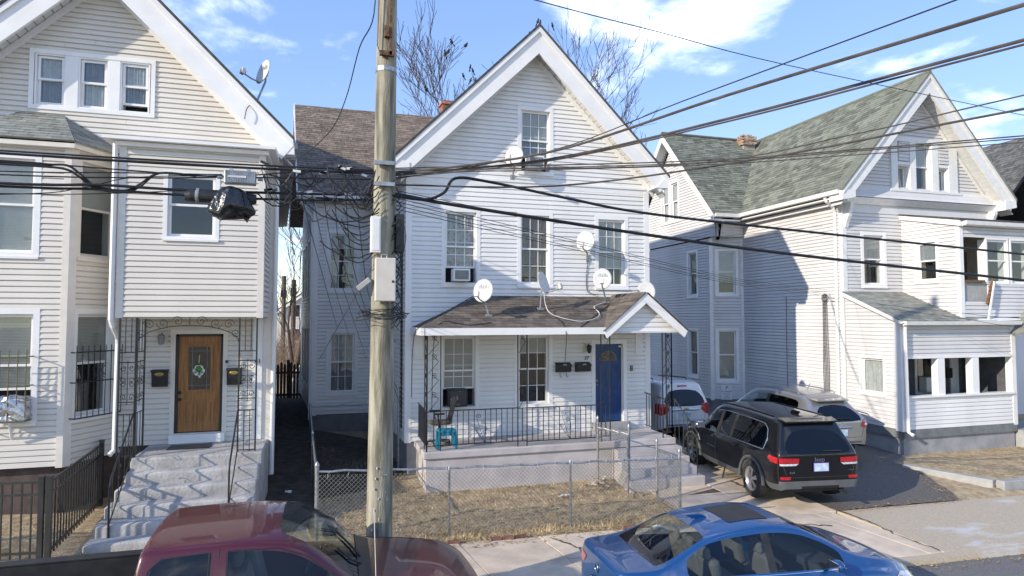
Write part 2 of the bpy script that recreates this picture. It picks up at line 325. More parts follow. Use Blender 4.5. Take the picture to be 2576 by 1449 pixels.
def window(house, fr, u0, u1, z0, z1, casing=.1, proud=.035, recess=.09, cols=3, rows=2, back='blind', lower=None, mt=None, split=.5, sill=True, jamb=None, name='window', open_=0, pane=None, hung=True):
    """double-hung window in a cased opening: casing, jambs, two sashes with panes and bars, blind or curtain behind"""
    mt = mt or m_trim; mb = MB(); b = lambda *a: fr.box(mb, *a)
    b(u0, u0 + casing, -.02, proud, z0, z1); b(u1 - casing, u1, -.02, proud, z0, z1); b(u0 + casing, u1 - casing, -.02, proud, z1 - casing, z1)
    b(u0 + casing, u1 - casing, -.02, proud, z0, z0 + casing * .8)
    win = mb.build(name, mt, house)
    a0, a1, c0, c1 = u0 + casing, u1 - casing, z0 + casing * .8, z1 - casing
    mb = MB(); dd = -recess - .2
    b = lambda *a: fr.box(mb, *a)
    b(a0 - .02, a0 + .012, dd, -.022, c0, c1); b(a1 - .012, a1 + .02, dd, -.022, c0, c1); b(a0, a1, dd, -.022, c1 - .012, c1 + .02); b(a0, a1, dd, -.022, c0 - .02, c0 + .012)
    mb.build('jamb', jamb or mt, win)
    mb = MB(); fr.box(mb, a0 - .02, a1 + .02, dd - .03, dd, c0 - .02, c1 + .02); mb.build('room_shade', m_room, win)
    a0 += .014; a1 -= .014; c0 += .014; c1 -= .014; zm = c0 + (c1 - c0) * split
    sashes = [(zm, c1, -recess + .03), (c0 + open_, zm + .04 + open_ * .3, -recess)] if hung else [(c0, c1, -recess + .02)]
    for i, (q0, q1, d) in enumerate(sashes):
        sw = .042; mb = MB(); b = lambda *a: fr.box(mb, *a)
        b(a0, a0 + sw, d - .015, d + .015, q0, q1); b(a1 - sw, a1, d - .015, d + .015, q0, q1); b(a0 + sw, a1 - sw, d - .015, d + .015, q1 - sw, q1); b(a0 + sw, a1 - sw, d - .015, d + .015, q0, q0 + sw)
        s = mb.build('sash', mt, win)
        mb = MB(); fr.box(mb, a0 + sw, a1 - sw, d - .003, d + .003, q0 + sw, q1 - sw); mb.build('pane', pane or m_pane, win)
        if cols > 1 or rows > 1:
            for k in range(1, cols): 
                mb = MB(); uu = a0 + sw + (a1 - a0 - 2 * sw) * k / cols; fr.box(mb, uu - .008, uu + .008, d - .006, d + .006, q0 + sw, q1 - sw); mb.build('glazing_bar', mt, win)
            for k in range(1, rows):
                mb = MB(); zz = q0 + sw + (q1 - q0 - 2 * sw) * k / rows; fr.box(mb, a0 + sw, a1 - sw, d - .008, d + .008, zz - .008, zz + .008); mb.build('glazing_bar', mt, win)
        bk = back if (i == 0 or lower is None) else lower; dz = d - .026
        if bk == 'blind':
            mb = MB(); z = q0
            while z < q1: 
                P = fr.P; mb.add([P(a0, dz - .008, z), P(a1, dz - .008, z), P(a1, dz + .006, z + .024), P(a0, dz + .006, z + .024)], [(0, 1, 2, 3)]); z += .027
            mb.build('blind', m_blind, win)
        elif bk in ('curtain', 'grey', 'brown', 'floral', 'drape'):
            mb = MB(); P = fr.P; n = 36; parts = [(a0, a1)] if bk != 'drape' else [(a0, a0 + (a1 - a0) * .36), (a1 - (a1 - a0) * .3, a1)]
            for p0, p1 in parts:
                vs_ = []
                for k in range(n + 1):
                    u = p0 + (p1 - p0) * k / n; d2 = dz - .02 + .016 * math.sin(k * 1.4 + math.sin(k * .6)); vs_ += [P(u, d2, q0 - .01), P(u, d2 + .004 * math.sin(k), q1)]
                mb.add(vs_, [(2 * k, 2 * k + 2, 2 * k + 3, 2 * k + 1) for k in range(n)])
            mb.build('curtain', {'curtain': m_curtain, 'grey': m_curtaing, 'brown': m_curtainb, 'floral': m_floral, 'drape': m_curtain}[bk], win, smooth=True)
        elif bk == 'half':
            mb = MB(); z = (q0 + q1) / 2
            while z < q1:
                P = fr.P; mb.add([P(a0, dz - .008, z), P(a1, dz - .008, z), P(a1, dz + .006, z + .024), P(a0, dz + .006, z + .024)], [(0, 1, 2, 3)]); z += .027
            mb.build('blind', m_blind, win)
    if sill:
        mb = MB(); fr.box(mb, u0 + .004, u1 - .004, -.01, proud + .03, z0 - .03, z0 + .012); mb.build('sill', mt, win)
    return win
def spiral(turns, r0, r1, n=22, a0=0): return [((r0 + (r1 - r0) * i / n) * math.cos(a0 + turns * 2 * math.pi * i / n), (r0 + (r1 - r0) * i / n) * math.sin(a0 + turns * 2 * math.pi * i / n)) for i in range(n + 1)]
def gz(x, y): return min(.35, .05 * max(0, -x - .5)) * min(1, max(0, (y + 7.2) / 2.7)) + min(.5, .04 * max(0, y + 4.2))
def walk_y(x): return -4.5 - .045 * (x - 1)           # garden side of the pavement
def kerb_y(x): return -7.0 - .055 * max(0, x - 2.5)                # street side of the pavement
# ------------------------------------------------------------------ ground, road, pavement, driveway
xs = [-600, -200, -80, -40, -20, -12] + [-9 + .75 * i for i in range(40)] + [24, 30, 50, 100, 300, 700]
ys = [-300, -100, -40, -20, -12, -8.4, -5.6, -5.2, -4.4, -4.2] + [-4 + .5 * i for i in range(30)] + [12, 15, 20, 30, 60, 150, 400, 900]
rg = random.Random(3); vv = []
for y in ys:
    for x in xs: vv.append((x, y, gz(x, y) + (-.3 if y < -5 else -.03 + rg.uniform(-.012, .012))))
nx = len(xs); mb = MB().add(vv, [(j * nx + i, j * nx + i + 1, (j + 1) * nx + i + 1, (j + 1) * nx + i) for j in range(len(ys) - 1) for i in range(nx - 1)])
struct(mb.build('ground', m_soil, smooth=True))
def strip(name, fa, fb, zf, m, x0=-60, x1=90, n=60, thick=.12, parent=None):
    X_ = [x0 + (x1 - x0) * i / n for i in range(n + 1)]; a = [(x, fa(x), zf(x)) for x in X_]; b = [(x, fb(x), zf(x)) for x in X_]; k = n + 1
    v = a + b + [(p[0], p[1], p[2] - thick) for p in a] + [(p[0], p[1], p[2] - thick) for p in b]
    f = [(i, i + 1, k + i + 1, k + i) for i in range(n)] + [(2 * k + i, 2 * k + i + 1, i + 1, i) for i in range(n)] + [(k + i, k + i + 1, 3 * k + i + 1, 3 * k + i) for i in range(n)]
    return MB().add(v, f).build(name, m, parent)
struct(strip('road', lambda x: kerb_y(x) - 13, lambda x: kerb_y(x) + .1, lambda x: -.085, m_road))
struct(strip('kerb', lambda x: kerb_y(x) - .02, lambda x: kerb_y(x) + .15, lambda x: gz(x, kerb_y(x) + .1), m_apron))
pav = struct(strip('pavement', lambda x: kerb_y(x) + .152, lambda x: walk_y(x) - .01, lambda x: -.04, m_dirt))
def slab(q, z, m, parent, gap=.012, tilt=.008, name='paving_slab', th=.06):
    cx = sum(p[0] for p in q) / 4; cy = sum(p[1] for p in q) / 4; v = []; tx, ty = rg.uniform(-tilt, tilt), rg.uniform(-tilt, tilt); dz = rg.uniform(0, .006)
    for sc_, dd in ((0, 0), (gap * .7, -.008), (gap, -th)):
        for p in q:
            dx, dy = p[0] - cx, p[1] - cy; L = math.hypot(dx, dy); k = (gap * .5 - (.012 if sc_ == 0 else 0) * -1 if False else (.5 * gap + (.003 if sc_ == 0 else 0))) / L
            x, y = p[0] - dx * k * 1.4, p[1] - dy * k * 1.4; v.append((x, y, z(x, y) + .004 + dz + dd + tx * dx + ty * dy))
    f = [(0, 1, 2, 3)] + [(r_ * 4 + i, (r_ + 1) * 4 + i, (r_ + 1) * 4 + (i + 1) % 4, r_ * 4 + (i + 1) % 4) for r_ in (0, 1) for i in range(4)]
    return MB().add(v, f).build(name, m, parent)
flat = lambda x, y: gz(x, y)
x = -8.0; L = 1.42
while x < 8.0:
    xa, xb = x, min(x + L, 8.0); sk = .28
    for t0, t1 in ((0, .52), (.52, 1)):
        pt = lambda X_, t: (X_ + sk * (1 - t) - .14, (kerb_y(X_) + .155) * (1 - t) + walk_y(X_) * t)
        slab([pt(xa, t0), pt(xb, t0), pt(xb, t1), pt(xa, t1)], flat, m_walk, pav)
    x += L
# concrete apron to the right, one broad sheet of four pours, with white paint stains
t = m_apron.node_tree; b = t.nodes['Principled BSDF']; src = b.inputs['Base Color'].links[0].from_socket
tcn = t.nodes.new('ShaderNodeTexCoord'); mpn = t.nodes.new('ShaderNodeMapping'); mpn.inputs['Scale'].default_value = (.55, 1.3, 1); mpn.inputs['Location'].default_value = (3.3, .4, 0)
t.links.new(tcn.outputs['Object'], mpn.inputs[0]); nn_ = t.nodes.new('ShaderNodeTexNoise'); nn_.inputs['Scale'].default_value = .75; nn_.inputs['Detail'].default_value = 9; nn_.inputs['Roughness'].default_value = .62; t.links.new(mpn.outputs[0], nn_.inputs['Vector'])
rr = t.nodes.new('ShaderNodeValToRGB'); rr.color_ramp.elements[0].position = .58; rr.color_ramp.elements[1].position = .66; t.links.new(nn_.outputs[0], rr.inputs[0])
ml = t.nodes.new('ShaderNodeMath'); ml.operation = 'MULTIPLY'; ml.inputs[1].default_value = .75; t.links.new(rr.outputs[0], ml.inputs[0])
mm = t.nodes.new('ShaderNodeMix'); mm.data_type = 'RGBA'; mm.inputs['B'].default_value = (.62, .61, .6, 1); t.links.new(ml.outputs[0], mm.inputs['Factor']); t.links.new(src, mm.inputs['A']); t.links.new(mm.outputs['Result'], b.inputs['Base Color'])
for xa, xb in ((8.02, 12.2), (12.2, 16.4), (16.4, 21), (21, 26)):
    pt = lambda X_, t: (X_, (kerb_y(X_) + .155) * (1 - t) + (walk_y(X_) - .02) * t)
    slab([pt(xa, 0), pt(xb, 0), pt(xb, 1), pt(xa, 1)], flat, m_apron, pav, tilt=.001)
# driveway: concrete slabs beside the porch, asphalt in front of the grey house
drv = struct(MB().add([(5.0, walk_y(5) + .01, .0), (8.05, walk_y(8) + .01, .0), (8.05, 12, .49), (5.0, 12, .49)], [(0, 1, 2, 3)]).build('driveway', m_dirt))
yy = -4.66; k = 0
while yy < 11:
    for xa, xb in ((5.02, 6.55), (6.55, 8.04)):
        yb = yy + 1.55; slab([(xa, yy - .045 * (xa - 4.5) if k == 0 else yy), (xb, yy - .045 * (xb - 4.5) if k == 0 else yy), (xb, yb), (xa, yb)], lambda x, y: gz(x, y) + .002, m_walk, drv)
    yy += 1.55; k += 1
edge = [(8.06, -4.8), (11.0, -4.93), (11.5, -4.5), (12.0, -3.6), (12.7, -2.4), (13.2, -1.75), (13.36, -1.4), (13.36, 12), (8.06, 12)]
e2 = []
for i in range(len(edge)):
    (xa, ya), (xb, yb) = edge[i], edge[(i + 1) % len(edge)]; k = max(1, int(math.hypot(xb - xa, yb - ya) / .18)) if i < 6 else 1
    for j in range(k): t_ = j / k; e2.append((xa + (xb - xa) * t_ + (rg.uniform(-.045, .045) if j else 0), ya + (yb - ya) * t_ + (rg.uniform(-.03, .05) if j else 0)))
edge = e2
vv = []; ff = []
for i, (x, y) in enumerate(edge): vv.append((x, y, gz(x, y) + .012))
bm = bmesh.new(); bm.faces.new([bm.verts.new(p) for p in vv])
for yy in (-4.2, 0, 4, 8): bmesh.ops.bisect_plane(bm, geom=bm.verts[:] + bm.edges[:] + bm.faces[:], plane_co=(0, yy, 0), plane_no=(0, 1, 0))
for v in bm.verts: v.co.z = gz(v.co.x, v.co.y) + .012
me = bpy.data.meshes.new('asphalt_drive'); bm.to_mesh(me); bm.free(); me.materials.append(m_asph); struct(link('asphalt_drive', me))
# raised lawn edge of the grey house
e = thing('lawn_kerb', 'low grey concrete edging round the lawn beside the asphalt drive', 'kerb', (13.0, -4.4, 0))
for a, b_, nm in (((12.35, -2.5), (12.98, -4.32), 'edging_stone'), ((13.02, -4.42), (16.0, -4.52), 'edging_stone'), ((16.03, -4.52), (20, -4.68), 'edging_stone')):
    d = Vector((b_[0] - a[0], b_[1] - a[1], 0)); L = d.length; ang = math.atan2(d.y, d.x)
    c = Vector(((a[0] + b_[0]) / 2, (a[1] + b_[1]) / 2, .03 if nm else 0)); c.z = .04
    MB().obox(c, (L, .2, .22), Matrix.Rotation(ang, 3, 'Z')).build(nm, m_grey, e, bevel=.015)
raised = [(12.42, -2.45), (13.08, -4.36), (20, -4.6), (20, -1.5), (13.4, -1.5), (13.2, -1.7)]
def inpoly(x, y, q):
    c = False
    for i in range(len(q)):
        (x1, y1), (x2, y2) = q[i - 1], q[i]
        if (y1 > y) != (y2 > y) and x < (x2 - x1) * (y - y1) / (y2 - y1) + x1: c = not c
    return c
struct(MB().prism([(x, y, .0) for x, y in raised], (0, 0, .1)).build('front_lawn', m_soil))
m_passage = mat('dark_passage_ground', (.035, .027, .02), .95, col2=(.09, .07, .05), scale=5, bump=.8, bscale=30, detail=9)  # darker brown ground tone, only for the sheet between the two houses
pv = [(-2.95, -2.2), (-2.1, -3.2), (-2.0, -1.6), (-.9, -1.0), (.0, .1), (-.2, 3.4), (-1.9, 5.0), (-2.6, 11.9), (-4.0, 11.9), (-3.3, 4)]
bm = bmesh.new(); bm.faces.new([bm.verts.new((x, y, 0)) for x, y in pv]); 
for k in range(1, 28): bmesh.ops.bisect_plane(bm, geom=bm.verts[:] + bm.edges[:] + bm.faces[:], plane_co=(0, -3.2 + k * .55, 0), plane_no=(0, 1, 0))
for k in range(1, 8): bmesh.ops.bisect_plane(bm, geom=bm.verts[:] + bm.edges[:] + bm.faces[:], plane_co=(-4 + k * .5, 0, 0), plane_no=(1, 0, 0))
for v in bm.verts: v.co.z = gz(v.co.x, v.co.y) + .0 + rg.uniform(-.008, .012)
me = bpy.data.meshes.new('side_passage'); bm.to_mesh(me); bm.free(); me.materials.append(m_passage); struct(link('side_passage', me))
# grass blades, leaf litter
def scatter(name, label, cat, poly, n, m, zf, size=(.03, .07), flat_=.35, leaf=False, seed=1, dens=None):
    r = random.Random(seed); x0, x1, y0, y1 = min(p[0] for p in poly), max(p[0] for p in poly), min(p[1] for p in poly), max(p[1] for p in poly); v = []; f = []; k = 0
    while k < n:
        x, y = r.uniform(x0, x1), r.uniform(y0, y1)
        if not inpoly(x, y, poly) or (dens and r.random() > dens(x, y)): continue
        k += 1; s = r.uniform(*size); a = r.uniform(0, 6.28); z = zf(x, y); c, sn = math.cos(a), math.sin(a); i = len(v)
        if leaf:
            t1, t2 = r.uniform(-.4, .4), r.uniform(-.4, .4)
            v += [(x + dx * c - dy * sn, y + dx * sn + dy * c, z + .012 + abs(dx * t1 + dy * t2)) for dx, dy in ((-s * .5, 0), (0, -s * .3), (s * .5, 0), (0, s * .3))]; f.append((i, i + 1, i + 2, i + 3))
        else:
            h = s * r.uniform(.15, 1) * flat_; w_ = .004
            v += [(x - sn * w_, y + c * w_, z), (x + sn * w_, y - c * w_, z), (x + c * s, y + sn * s, z + h + .004)]; f.append((i, i + 1, i + 2))
    o = MB().add(v, f).build(name, m); stuff(o); tag(o, label, cat); return o
yard = [(-1.85, -4.25), (5.0, -4.55), (5.0, -2.9), (4.5, -1.52), (.1, -1.52), (.0, 0), (-1.9, 3)]
zy = lambda x, y: gz(x, y) - .03
scatter('dead_grass', 'short dead tan grass in the yard behind the chain link fence', 'grass', yard, 24000, m_grass, zy, seed=2, size=(.035, .1), flat_=.5)
scatter('green_tufts', 'green tufts along the porch wall and fence foot', 'grass', yard, 1600, m_green, zy, flat_=1, seed=3, dens=lambda x, y: (math.exp(-abs(y + 1.6) * 5) + math.exp(-abs(y + 4.3) * 6)) * (.5 + .5 * math.sin(x * 2.7)))
scatter('grass_tufts', 'taller straw-coloured tufts along the fence and across the yard', 'grass', yard, 5200, m_grass, zy, size=(.03, .07), flat_=2.2, seed=33, dens=lambda x, y: (.12 + math.exp(-abs(y - (-4.12 - .045 * (x - 2))) * 7)) * (.25 + .75 * (math.sin(x * 3.1 + 1.7 * y) * math.sin(y * 4.3 - x) > .1)))
scatter('leaf_litter', 'dry brown leaves strewn over the yard', 'leaves', yard, 3600, m_leaf, zy, size=(.03, .09), leaf=True, seed=4)
scatter('lawn_grass', 'tan winter grass of the lawn in front of the grey house', 'grass', raised, 9000, m_grass, lambda x, y: .1, seed=5)
scatter('lawn_green', 'greener blades within the lawn in front of the grey house', 'grass', raised, 2500, m_green, lambda x, y: .1, seed=6, dens=lambda x, y: .3 + .7 * (math.sin(x * 1.3 + y) > .3))
lyard = [(-9.5, -4.3), (-6.0, -4.3), (-6.0, -2.2), (-9.5, -2.2)]
scatter('side_yard_grass', 'tan dead grass behind the black picket fence', 'grass', lyard, 6500, m_grass, zy, seed=8)
scatter('side_yard_leaves', 'brown leaves behind the black picket fence', 'leaves', lyard + [], 700, m_leaf, zy, leaf=True, seed=9)
scatter('gutter_leaves', 'dry leaves gathered in the gutter along the kerb', 'leaves', [(5.5, kerb_y(5.5) - .3), (16, kerb_y(16) - .3), (16, kerb_y(16) + .03), (5.5, kerb_y(5.5) + .03)], 420, m_leaf, lambda x, y: gz(x, -8) - .083, leaf=True, seed=10)
scatter('pavement_edge_leaves', 'dry leaves along the foot of the chain link fence', 'leaves', [(-1.5, -4.7), (5, -4.95), (5, -4.4), (-1.5, -4.2)], 700, m_leaf, lambda x, y: gz(x, y) + .0, leaf=True, seed=12)
scatter('drive_edge_dirt', 'dry grass and leaves gathered along the broken edge of the asphalt drive', 'leaves', [(8.0, -5.0), (11.0, -5.12), (11.7, -4.6), (12.9, -2.3), (12.5, -2.2), (11.3, -4.2), (10.9, -4.75), (8.0, -4.72)], 900, m_leaf, lambda x, y: gz(x, y) + .012, leaf=True, seed=21, size=(.02, .05))
# cracks in the pavement
for pts, lab in (([(8.05, -4.85), (8.1, -5.6), (7.95, -6.3), (8.0, -7.2)], 'dirt-filled crack between the pavement slabs and the apron'), ([(2.0, -4.7), (2.3, -5.3), (2.2, -5.9), (2.6, -6.6)], 'jagged crack across the pavement between pole and blue car'), ([(5.2, -5.0), (5.9, -5.3), (6.6, -5.25), (7.3, -5.6)], 'jagged crack across the pavement behind the blue car'), ([(5.6, -4.3), (6.2, -4.1), (6.9, -4.25), (7.8, -4.0)], 'hairline crack across the driveway slabs')):
    q = []; 
    for a_, b2 in zip(pts, pts[1:]):
        for j in range(7): t_ = j / 7; q.append(Vector((a_[0] + (b2[0] - a_[0]) * t_ + rg.uniform(-.04, .04), a_[1] + (b2[1] - a_[1]) * t_ + rg.uniform(-.04, .04), 0)))
    v = []; f = []
    for j, p_ in enumerate(q):
        d_ = (q[min(j + 1, len(q) - 1)] - q[max(j - 1, 0)]).normalized(); n_ = Vector((-d_.y, d_.x, 0)) * rg.uniform(.006, .028)
        for p2 in (p_ - n_, p_ + n_): v.append((p2.x, p2.y, gz(p2.x, p2.y) + .019))
        if j: f.append((2 * j - 2, 2 * j - 1, 2 * j + 1, 2 * j))
    struct(MB().add(v, f).build('pavement_crack', mat('crack_dirt', (.07, .055, .04), .95)))
be = thing('brick_edging', 'loose row of old red bricks at the edge of the yard', 'bricks', (1.5, -4.45, 0))
bmz = MB().box(-.1, -.05, -.02, .1, .05, .035).mesh('brick', m_oldbrick)
for x in (-.05, .3, 1.05, 1.27, 1.5, 3.55, 3.78):
    o = link('brick', bmz, be); o.location = (x, walk_y(x) + .06, .0); o.rotation_euler = (0, rg.uniform(-.05, .05), rg.uniform(-.12, .08))
# ------------------------------------------------------------------ the white house in the middle (number 37)
WH = thing('white_house', 'white clapboard house with steep gable, blue door and iron-railed porch', 'house', (3.25, 0, .1))
FF = Fr((0, 0, 0), (1, 0, 0), (0, -1, 0))
mb = MB(); mb.prism([(.35, .4, .5), (6.15, .4, .5), (6.15, .4, 7.6), (3.25, .4, 10.5), (.35, .4, 7.6)], (0, 10.5, 0)); mb.build('inner_wall', m_room, WH)
mb = MB(); mb.box(.05, .03, -.1, 6.45, 10.8, .925); mb.build('foundation', m_found, WH)
wins = [(.85, 1.83, 4.66, 6.6), (2.79, 3.76, 4.66, 6.6), (4.93, 5.9, 4.64, 6.58)]
gw = (2.8, 3.78, 7.56, 9.32); lw = [(.8, 1.81, 1.62, 3.52), (2.73, 3.74, 1.62, 3.52)]
holes = [(a + .05, b - .05, c + .05, d - .05) for a, b, c, d in wins + [gw] + lw] + [(4.83, 5.8, .95, 3.24)]
siding(WH, FF, [(.08, .93), (6.42, .93), (6.42, 7.7), (3.25, 10.87), (.08, 7.7)], holes, m_white)
window(WH, FF, *wins[0], back='floral', lower='floral', open_=.36)
window(WH, FF, *wins[1], back='brown', lower='brown')
window(WH, FF, *wins[2], back='blind', lower='half')
window(WH, FF, *gw, back='blind', lower='grey', open_=.34)
window(WH, FF, *lw[0], back='blind', lower='blind', open_=.42)
window(WH, FF, *lw[1], back='half', lower='dark')
# corner posts, frieze, rake cornice
for u0, u1 in ((-.02, .13), (6.37, 6.52)):
    mb = MB(); FF.box(mb, u0, u1, -.02, .035, .9, 7.6); mb.build('corner_post', m_trim, WH)
mb = MB(); FF.box(mb, .1, 6.4, -.01, .032, 7.19, 7.32); mb.build('frieze_board', m_trim, WH)
mb = MB(); FF.box(mb, .1, 6.4, -.01, .06, 7.32, 7.37); mb.build('frieze_moulding', m_trim, WH)
def rake(house, cx, pz, half, ez, y0, yw, m, w_=.4, th=.07, crown=.1, soffit=m_soffit, roofm=m_darkroof, tongue=.0, nslat=26, sl_=1.0, back=11):
    """both raking cornices of a front gable: shadow board, crown strip, slatted soffit and the roof slab over them"""
    for s in (-1, 1):
        X = lambda t: cx + s * half * t; Zt = lambda t: pz - (pz - ez) * t; L = math.hypot(half, pz - ez); dn = Vector((-s * (pz - ez) / L, 0, -half / L))   # inward normal of the slope
        a, b = Vector((X(0), y0, Zt(0))), Vector((X(1), y0, Zt(1))); k = (pz - ez) / half
        vdrop = w_ * L / half
        MB().prism([a - Vector((0, 0, .11)), b - Vector((0, 0, .11)), b - Vector((0, 0, .11)) + Vector((-s * w_ * .55, 0, -w_ * .72)), a - Vector((0, 0, vdrop + .11))], (0, th, 0)).build('rake_board', m, house)
        MB().prism([a, b, b - Vector((0, 0, .14)), a - Vector((0, 0, .14))], (0, -.045, 0)).build('rake_crown', m, house)
        # soffit boards across the overhang
        n = nslat
        for i in range(n):
            t0, t1 = (i + .06) / n, (i + .94) / n; q = [Vector((X(t), y, Zt(t) - vdrop * .8 - .06)) for t, y in ((t0, y0 + th), (t1, y0 + th), (t1, yw - .03), (t0, yw - .03))]
            MB().prism(q, (0, 0, .02)).build('soffit_board', soffit, house)
        mb = MB(); q0, q1 = a + Vector((0, -.06, .005)), b + Vector((s * .03, -.06, -.03 * k + .005)); up = Vector((0, 0, .07))
        mb.prism([q0, q1, q1 + up, q0 + up], (0, back + .06, 0)); mb.build('roof', roofm, house)
        # frieze along the wall under the soffit
        f0, f1 = Vector((X(0), yw - .036, Zt(0) - vdrop * .8 - .08)), Vector((X(.94), yw - .036, Zt(.94) - vdrop * .8 - .08))
        MB().prism([f0, f1, f1 - Vector((0, 0, .16)), f0 - Vector((0, 0, .16))], (0, .03, 0)).build('rake_frieze', m, house)
rake(WH, 3.25, 11.24, 3.62, 7.62, -.45, 0, m_trim)
# boxed eave returns
for s, x0 in ((-1, -.36), (1, 6.5)):
    MB().prism([(x0, -.47, 7.32), (x0 + .36, -.47, 7.32), (x0 + .36, -.47, 7.55), (x0 + (.05 if s < 0 else .31), -.47, 7.62)], (0, .5, 0)).build('eave_return', m_trim, WH)
    MB().box(x0 + .02, .04, 7.3, x0 + .34, 10.5, 7.45).build('eave_soffit', m_soffit, WH)
# left side wall and the cross wing behind
FS = Fr((0, 0, 0), (0, 1, 0), (-1, 0, 0))
siding(WH, FS, [(.05, .93), (5, .93), (5, 7.5), (.05, 7.5)], [], m_white, bulk=True)
FWg = Fr((-1.87, 5, 0), (1, 0, 0), (0, -1, 0)); wz = [(.38, 1.38, 4.66, 6.58), (.42, 1.36, 1.5, 3.5)]
siding(WH, FWg, [(.08, .93), (1.9, .93), (1.9, 7.4), (.08, 7.4)], [(a + .05, b - .05, c + .05, d - .05) for a, b, c, d in wz], m_white, bulk=True)
window(WH, FWg, *wz[0], back='half', lower='drape'); window(WH, FWg, *wz[1], back='curtain', lower='grey')
mb = MB(); FWg.box(mb, -.02, .14, -.02, .035, .9, 7.4); mb.build('corner_post', m_trim, WH)
mb = MB(); FWg.box(mb, .1, 1.87, -.01, .03, 7.1, 7.4); mb.build('frieze_board', m_trim, WH)
FWl = Fr((-1.87, 5, 0), (0, 1, 0), (-1, 0, 0)); sl3 = [(1.2 + i * 1.5, 2.2 + i * 1.5, a, b) for i in range(3) for a, b in ((1.6, 3.6), (4.5, 6.5))]
siding(WH, FWl, [(.03, .93), (6.2, .93), (6.2, 7.3), (3.1, 10.9), (.03, 7.3)], [(a + .05, b - .05, c + .05, d - .05) for a, b, c, d in sl3], m_white, bulk=True)
for q in sl3: window(WH, FWl, *q, cols=1, rows=1, back='dark')
MB().box(-1.6, 5.3, .4, .2, 10.9, 7.2).build('inner_wall', m_room, WH)
MB().box(-1.85, 5.03, -.1, .05, 11.2, .925).build('foundation', m_dfound, WH)
# wing roof, brown shingles: eave at y 4.5, ridge at y 8.1
ez, rz_, ye, yr = 7.66, 11.42, 4.5, 8.1; sl = math.hypot(yr - ye, rz_ - ez)
MB().prism([(-2.36, ye, ez - .02), (-2.36, yr, rz_ - .02), (-2.36, yr + 3.6, ez - .02), (-2.36, yr + 3.6, ez - .14), (-2.36, yr, rz_ - .16), (-2.36, ye, ez - .14)], (6, 0, 0)).build('roof', m_brownroof, WH)
shingles(WH, (-2.38, ye - .03, ez - .01), (1, 0, 0), (0, yr - ye, rz_ - ez), [(0, 0), (5.2, 0), (5.2, sl), (0, sl)], m_brownroof, tw=.32, ex=.125, bulk=True, name='wing_shingle')
for a, b in (((-2.4, ye, ez), (-2.4, yr, rz_)), ((-2.4, yr + 3.6, ez), (-2.4, yr, rz_))):
    a, b = Vector(a), Vector(b); MB().prism([a - Vector((0, 0, .28)), b - Vector((0, 0, .28)), b + Vector((0, 0, .03)), a + Vector((0, 0, .03))], (.04, 0, 0)).build('rake_board', m_trim, WH)
MB().box(-2.36, 4.42, 7.5, .1, 4.52, 7.64).build('gutter', m_trim, WH); MB().box(-2.36, 4.53, 7.42, .0, 5.0, 7.46).build('eave_soffit', m_soffit, WH)
MB().prism([(-2.36, 4.5, 7.44), (-2.36, 5.2, 7.44), (-2.36, 5.2, 8.0), (-2.36, 4.5, 7.6)], (.5, 0, 0)).build('eave_return', m_trim, WH)
MB().tube([(-2.3, 4.45, 7.5), (-2.28, 4.5, 7.3), (-1.95, 4.85, 7.0), (-1.93, 4.9, 6.8), (-1.93, 4.9, .8)], .035, 8).build('downspout', m_trim, WH)
ch = MB().box(2.62, 6.9, 10.2, 3.02, 7.35, 11.55).build('chimney', m_brick, WH)
MB().box(2.57, 6.85, 11.55, 3.07, 7.4, 11.64).build('chimney_cap', m_brick, ch); MB().box(2.66, 6.94, 11.64, 2.98, 7.3, 11.7).build('flue', m_rust, ch)
# porch slab, steps, roof
MB().box(.22, -1.5, .8, 6.4, .02, .955).build('porch_floor', m_conc, WH, bevel=.02)
MB().box(.28, -1.45, -.1, 6.35, .0, .8).build('porch_wall', m_conc, WH)
for i in range(4): MB().box(4.7 - .03 * i, -1.48 - .27 * (i + 1), -.1, 6.42 + .03 * i, -1.47 - .27 * i + (.0 if i else .0), .955 - .17 * (i + 1) ).build('step', m_conc, WH, bevel=.015)
MB().box(4.85, -.16, .955, 5.85, -.005, 1.16).build('door_step', m_found, WH, bevel=.01)
pe, pw, zt = -1.72, 0, 4.45; psl = math.hypot(1.72, .8)
MB().prism([(.15, pe, 3.62), (4.5, pe, 3.62), (5.47, -.02, 4.41), (1.75, -.02, 4.41)], (0, 0, -.05)).build('porch_roof', m_porchroof, WH)
MB().prism([(.15, pe, 3.62), (1.75, -.02, 4.41), (.15, -.02, 3.66)], (0, 0, -.05)).build('porch_roof_hip', m_porchroof, WH)
shingles(WH, (.12, pe - .02, 3.63), (1, 0, 0), (0, 1.72, .8), [(0, 0), (4.5, 0), (5.35, .92 * psl), (5.5, psl), (1.63, psl)], m_porchroof, tw=.3, ex=.135)
hv = Vector((1.6, 0, .78)); shingles(WH, (.13, -.02, 3.63), (0, -1, 0), hv, [(0, 0), (1.7, 0), (0, hv.length)], m_porchroof, tw=.3, ex=.135)
MB().box(.2, -1.78, 3.5, 4.42, -1.7, 3.655).build('porch_fascia', m_trim, WH); MB().box(.1, -1.78, 3.5, .18, -.02, 3.655).build('porch_fascia', m_trim, WH)
MB().box(.2, -1.68, 3.52, 6.4, -.02, 3.56).build('porch_ceiling', m_soffit, WH)
px_, pz_ = 5.47, 4.47
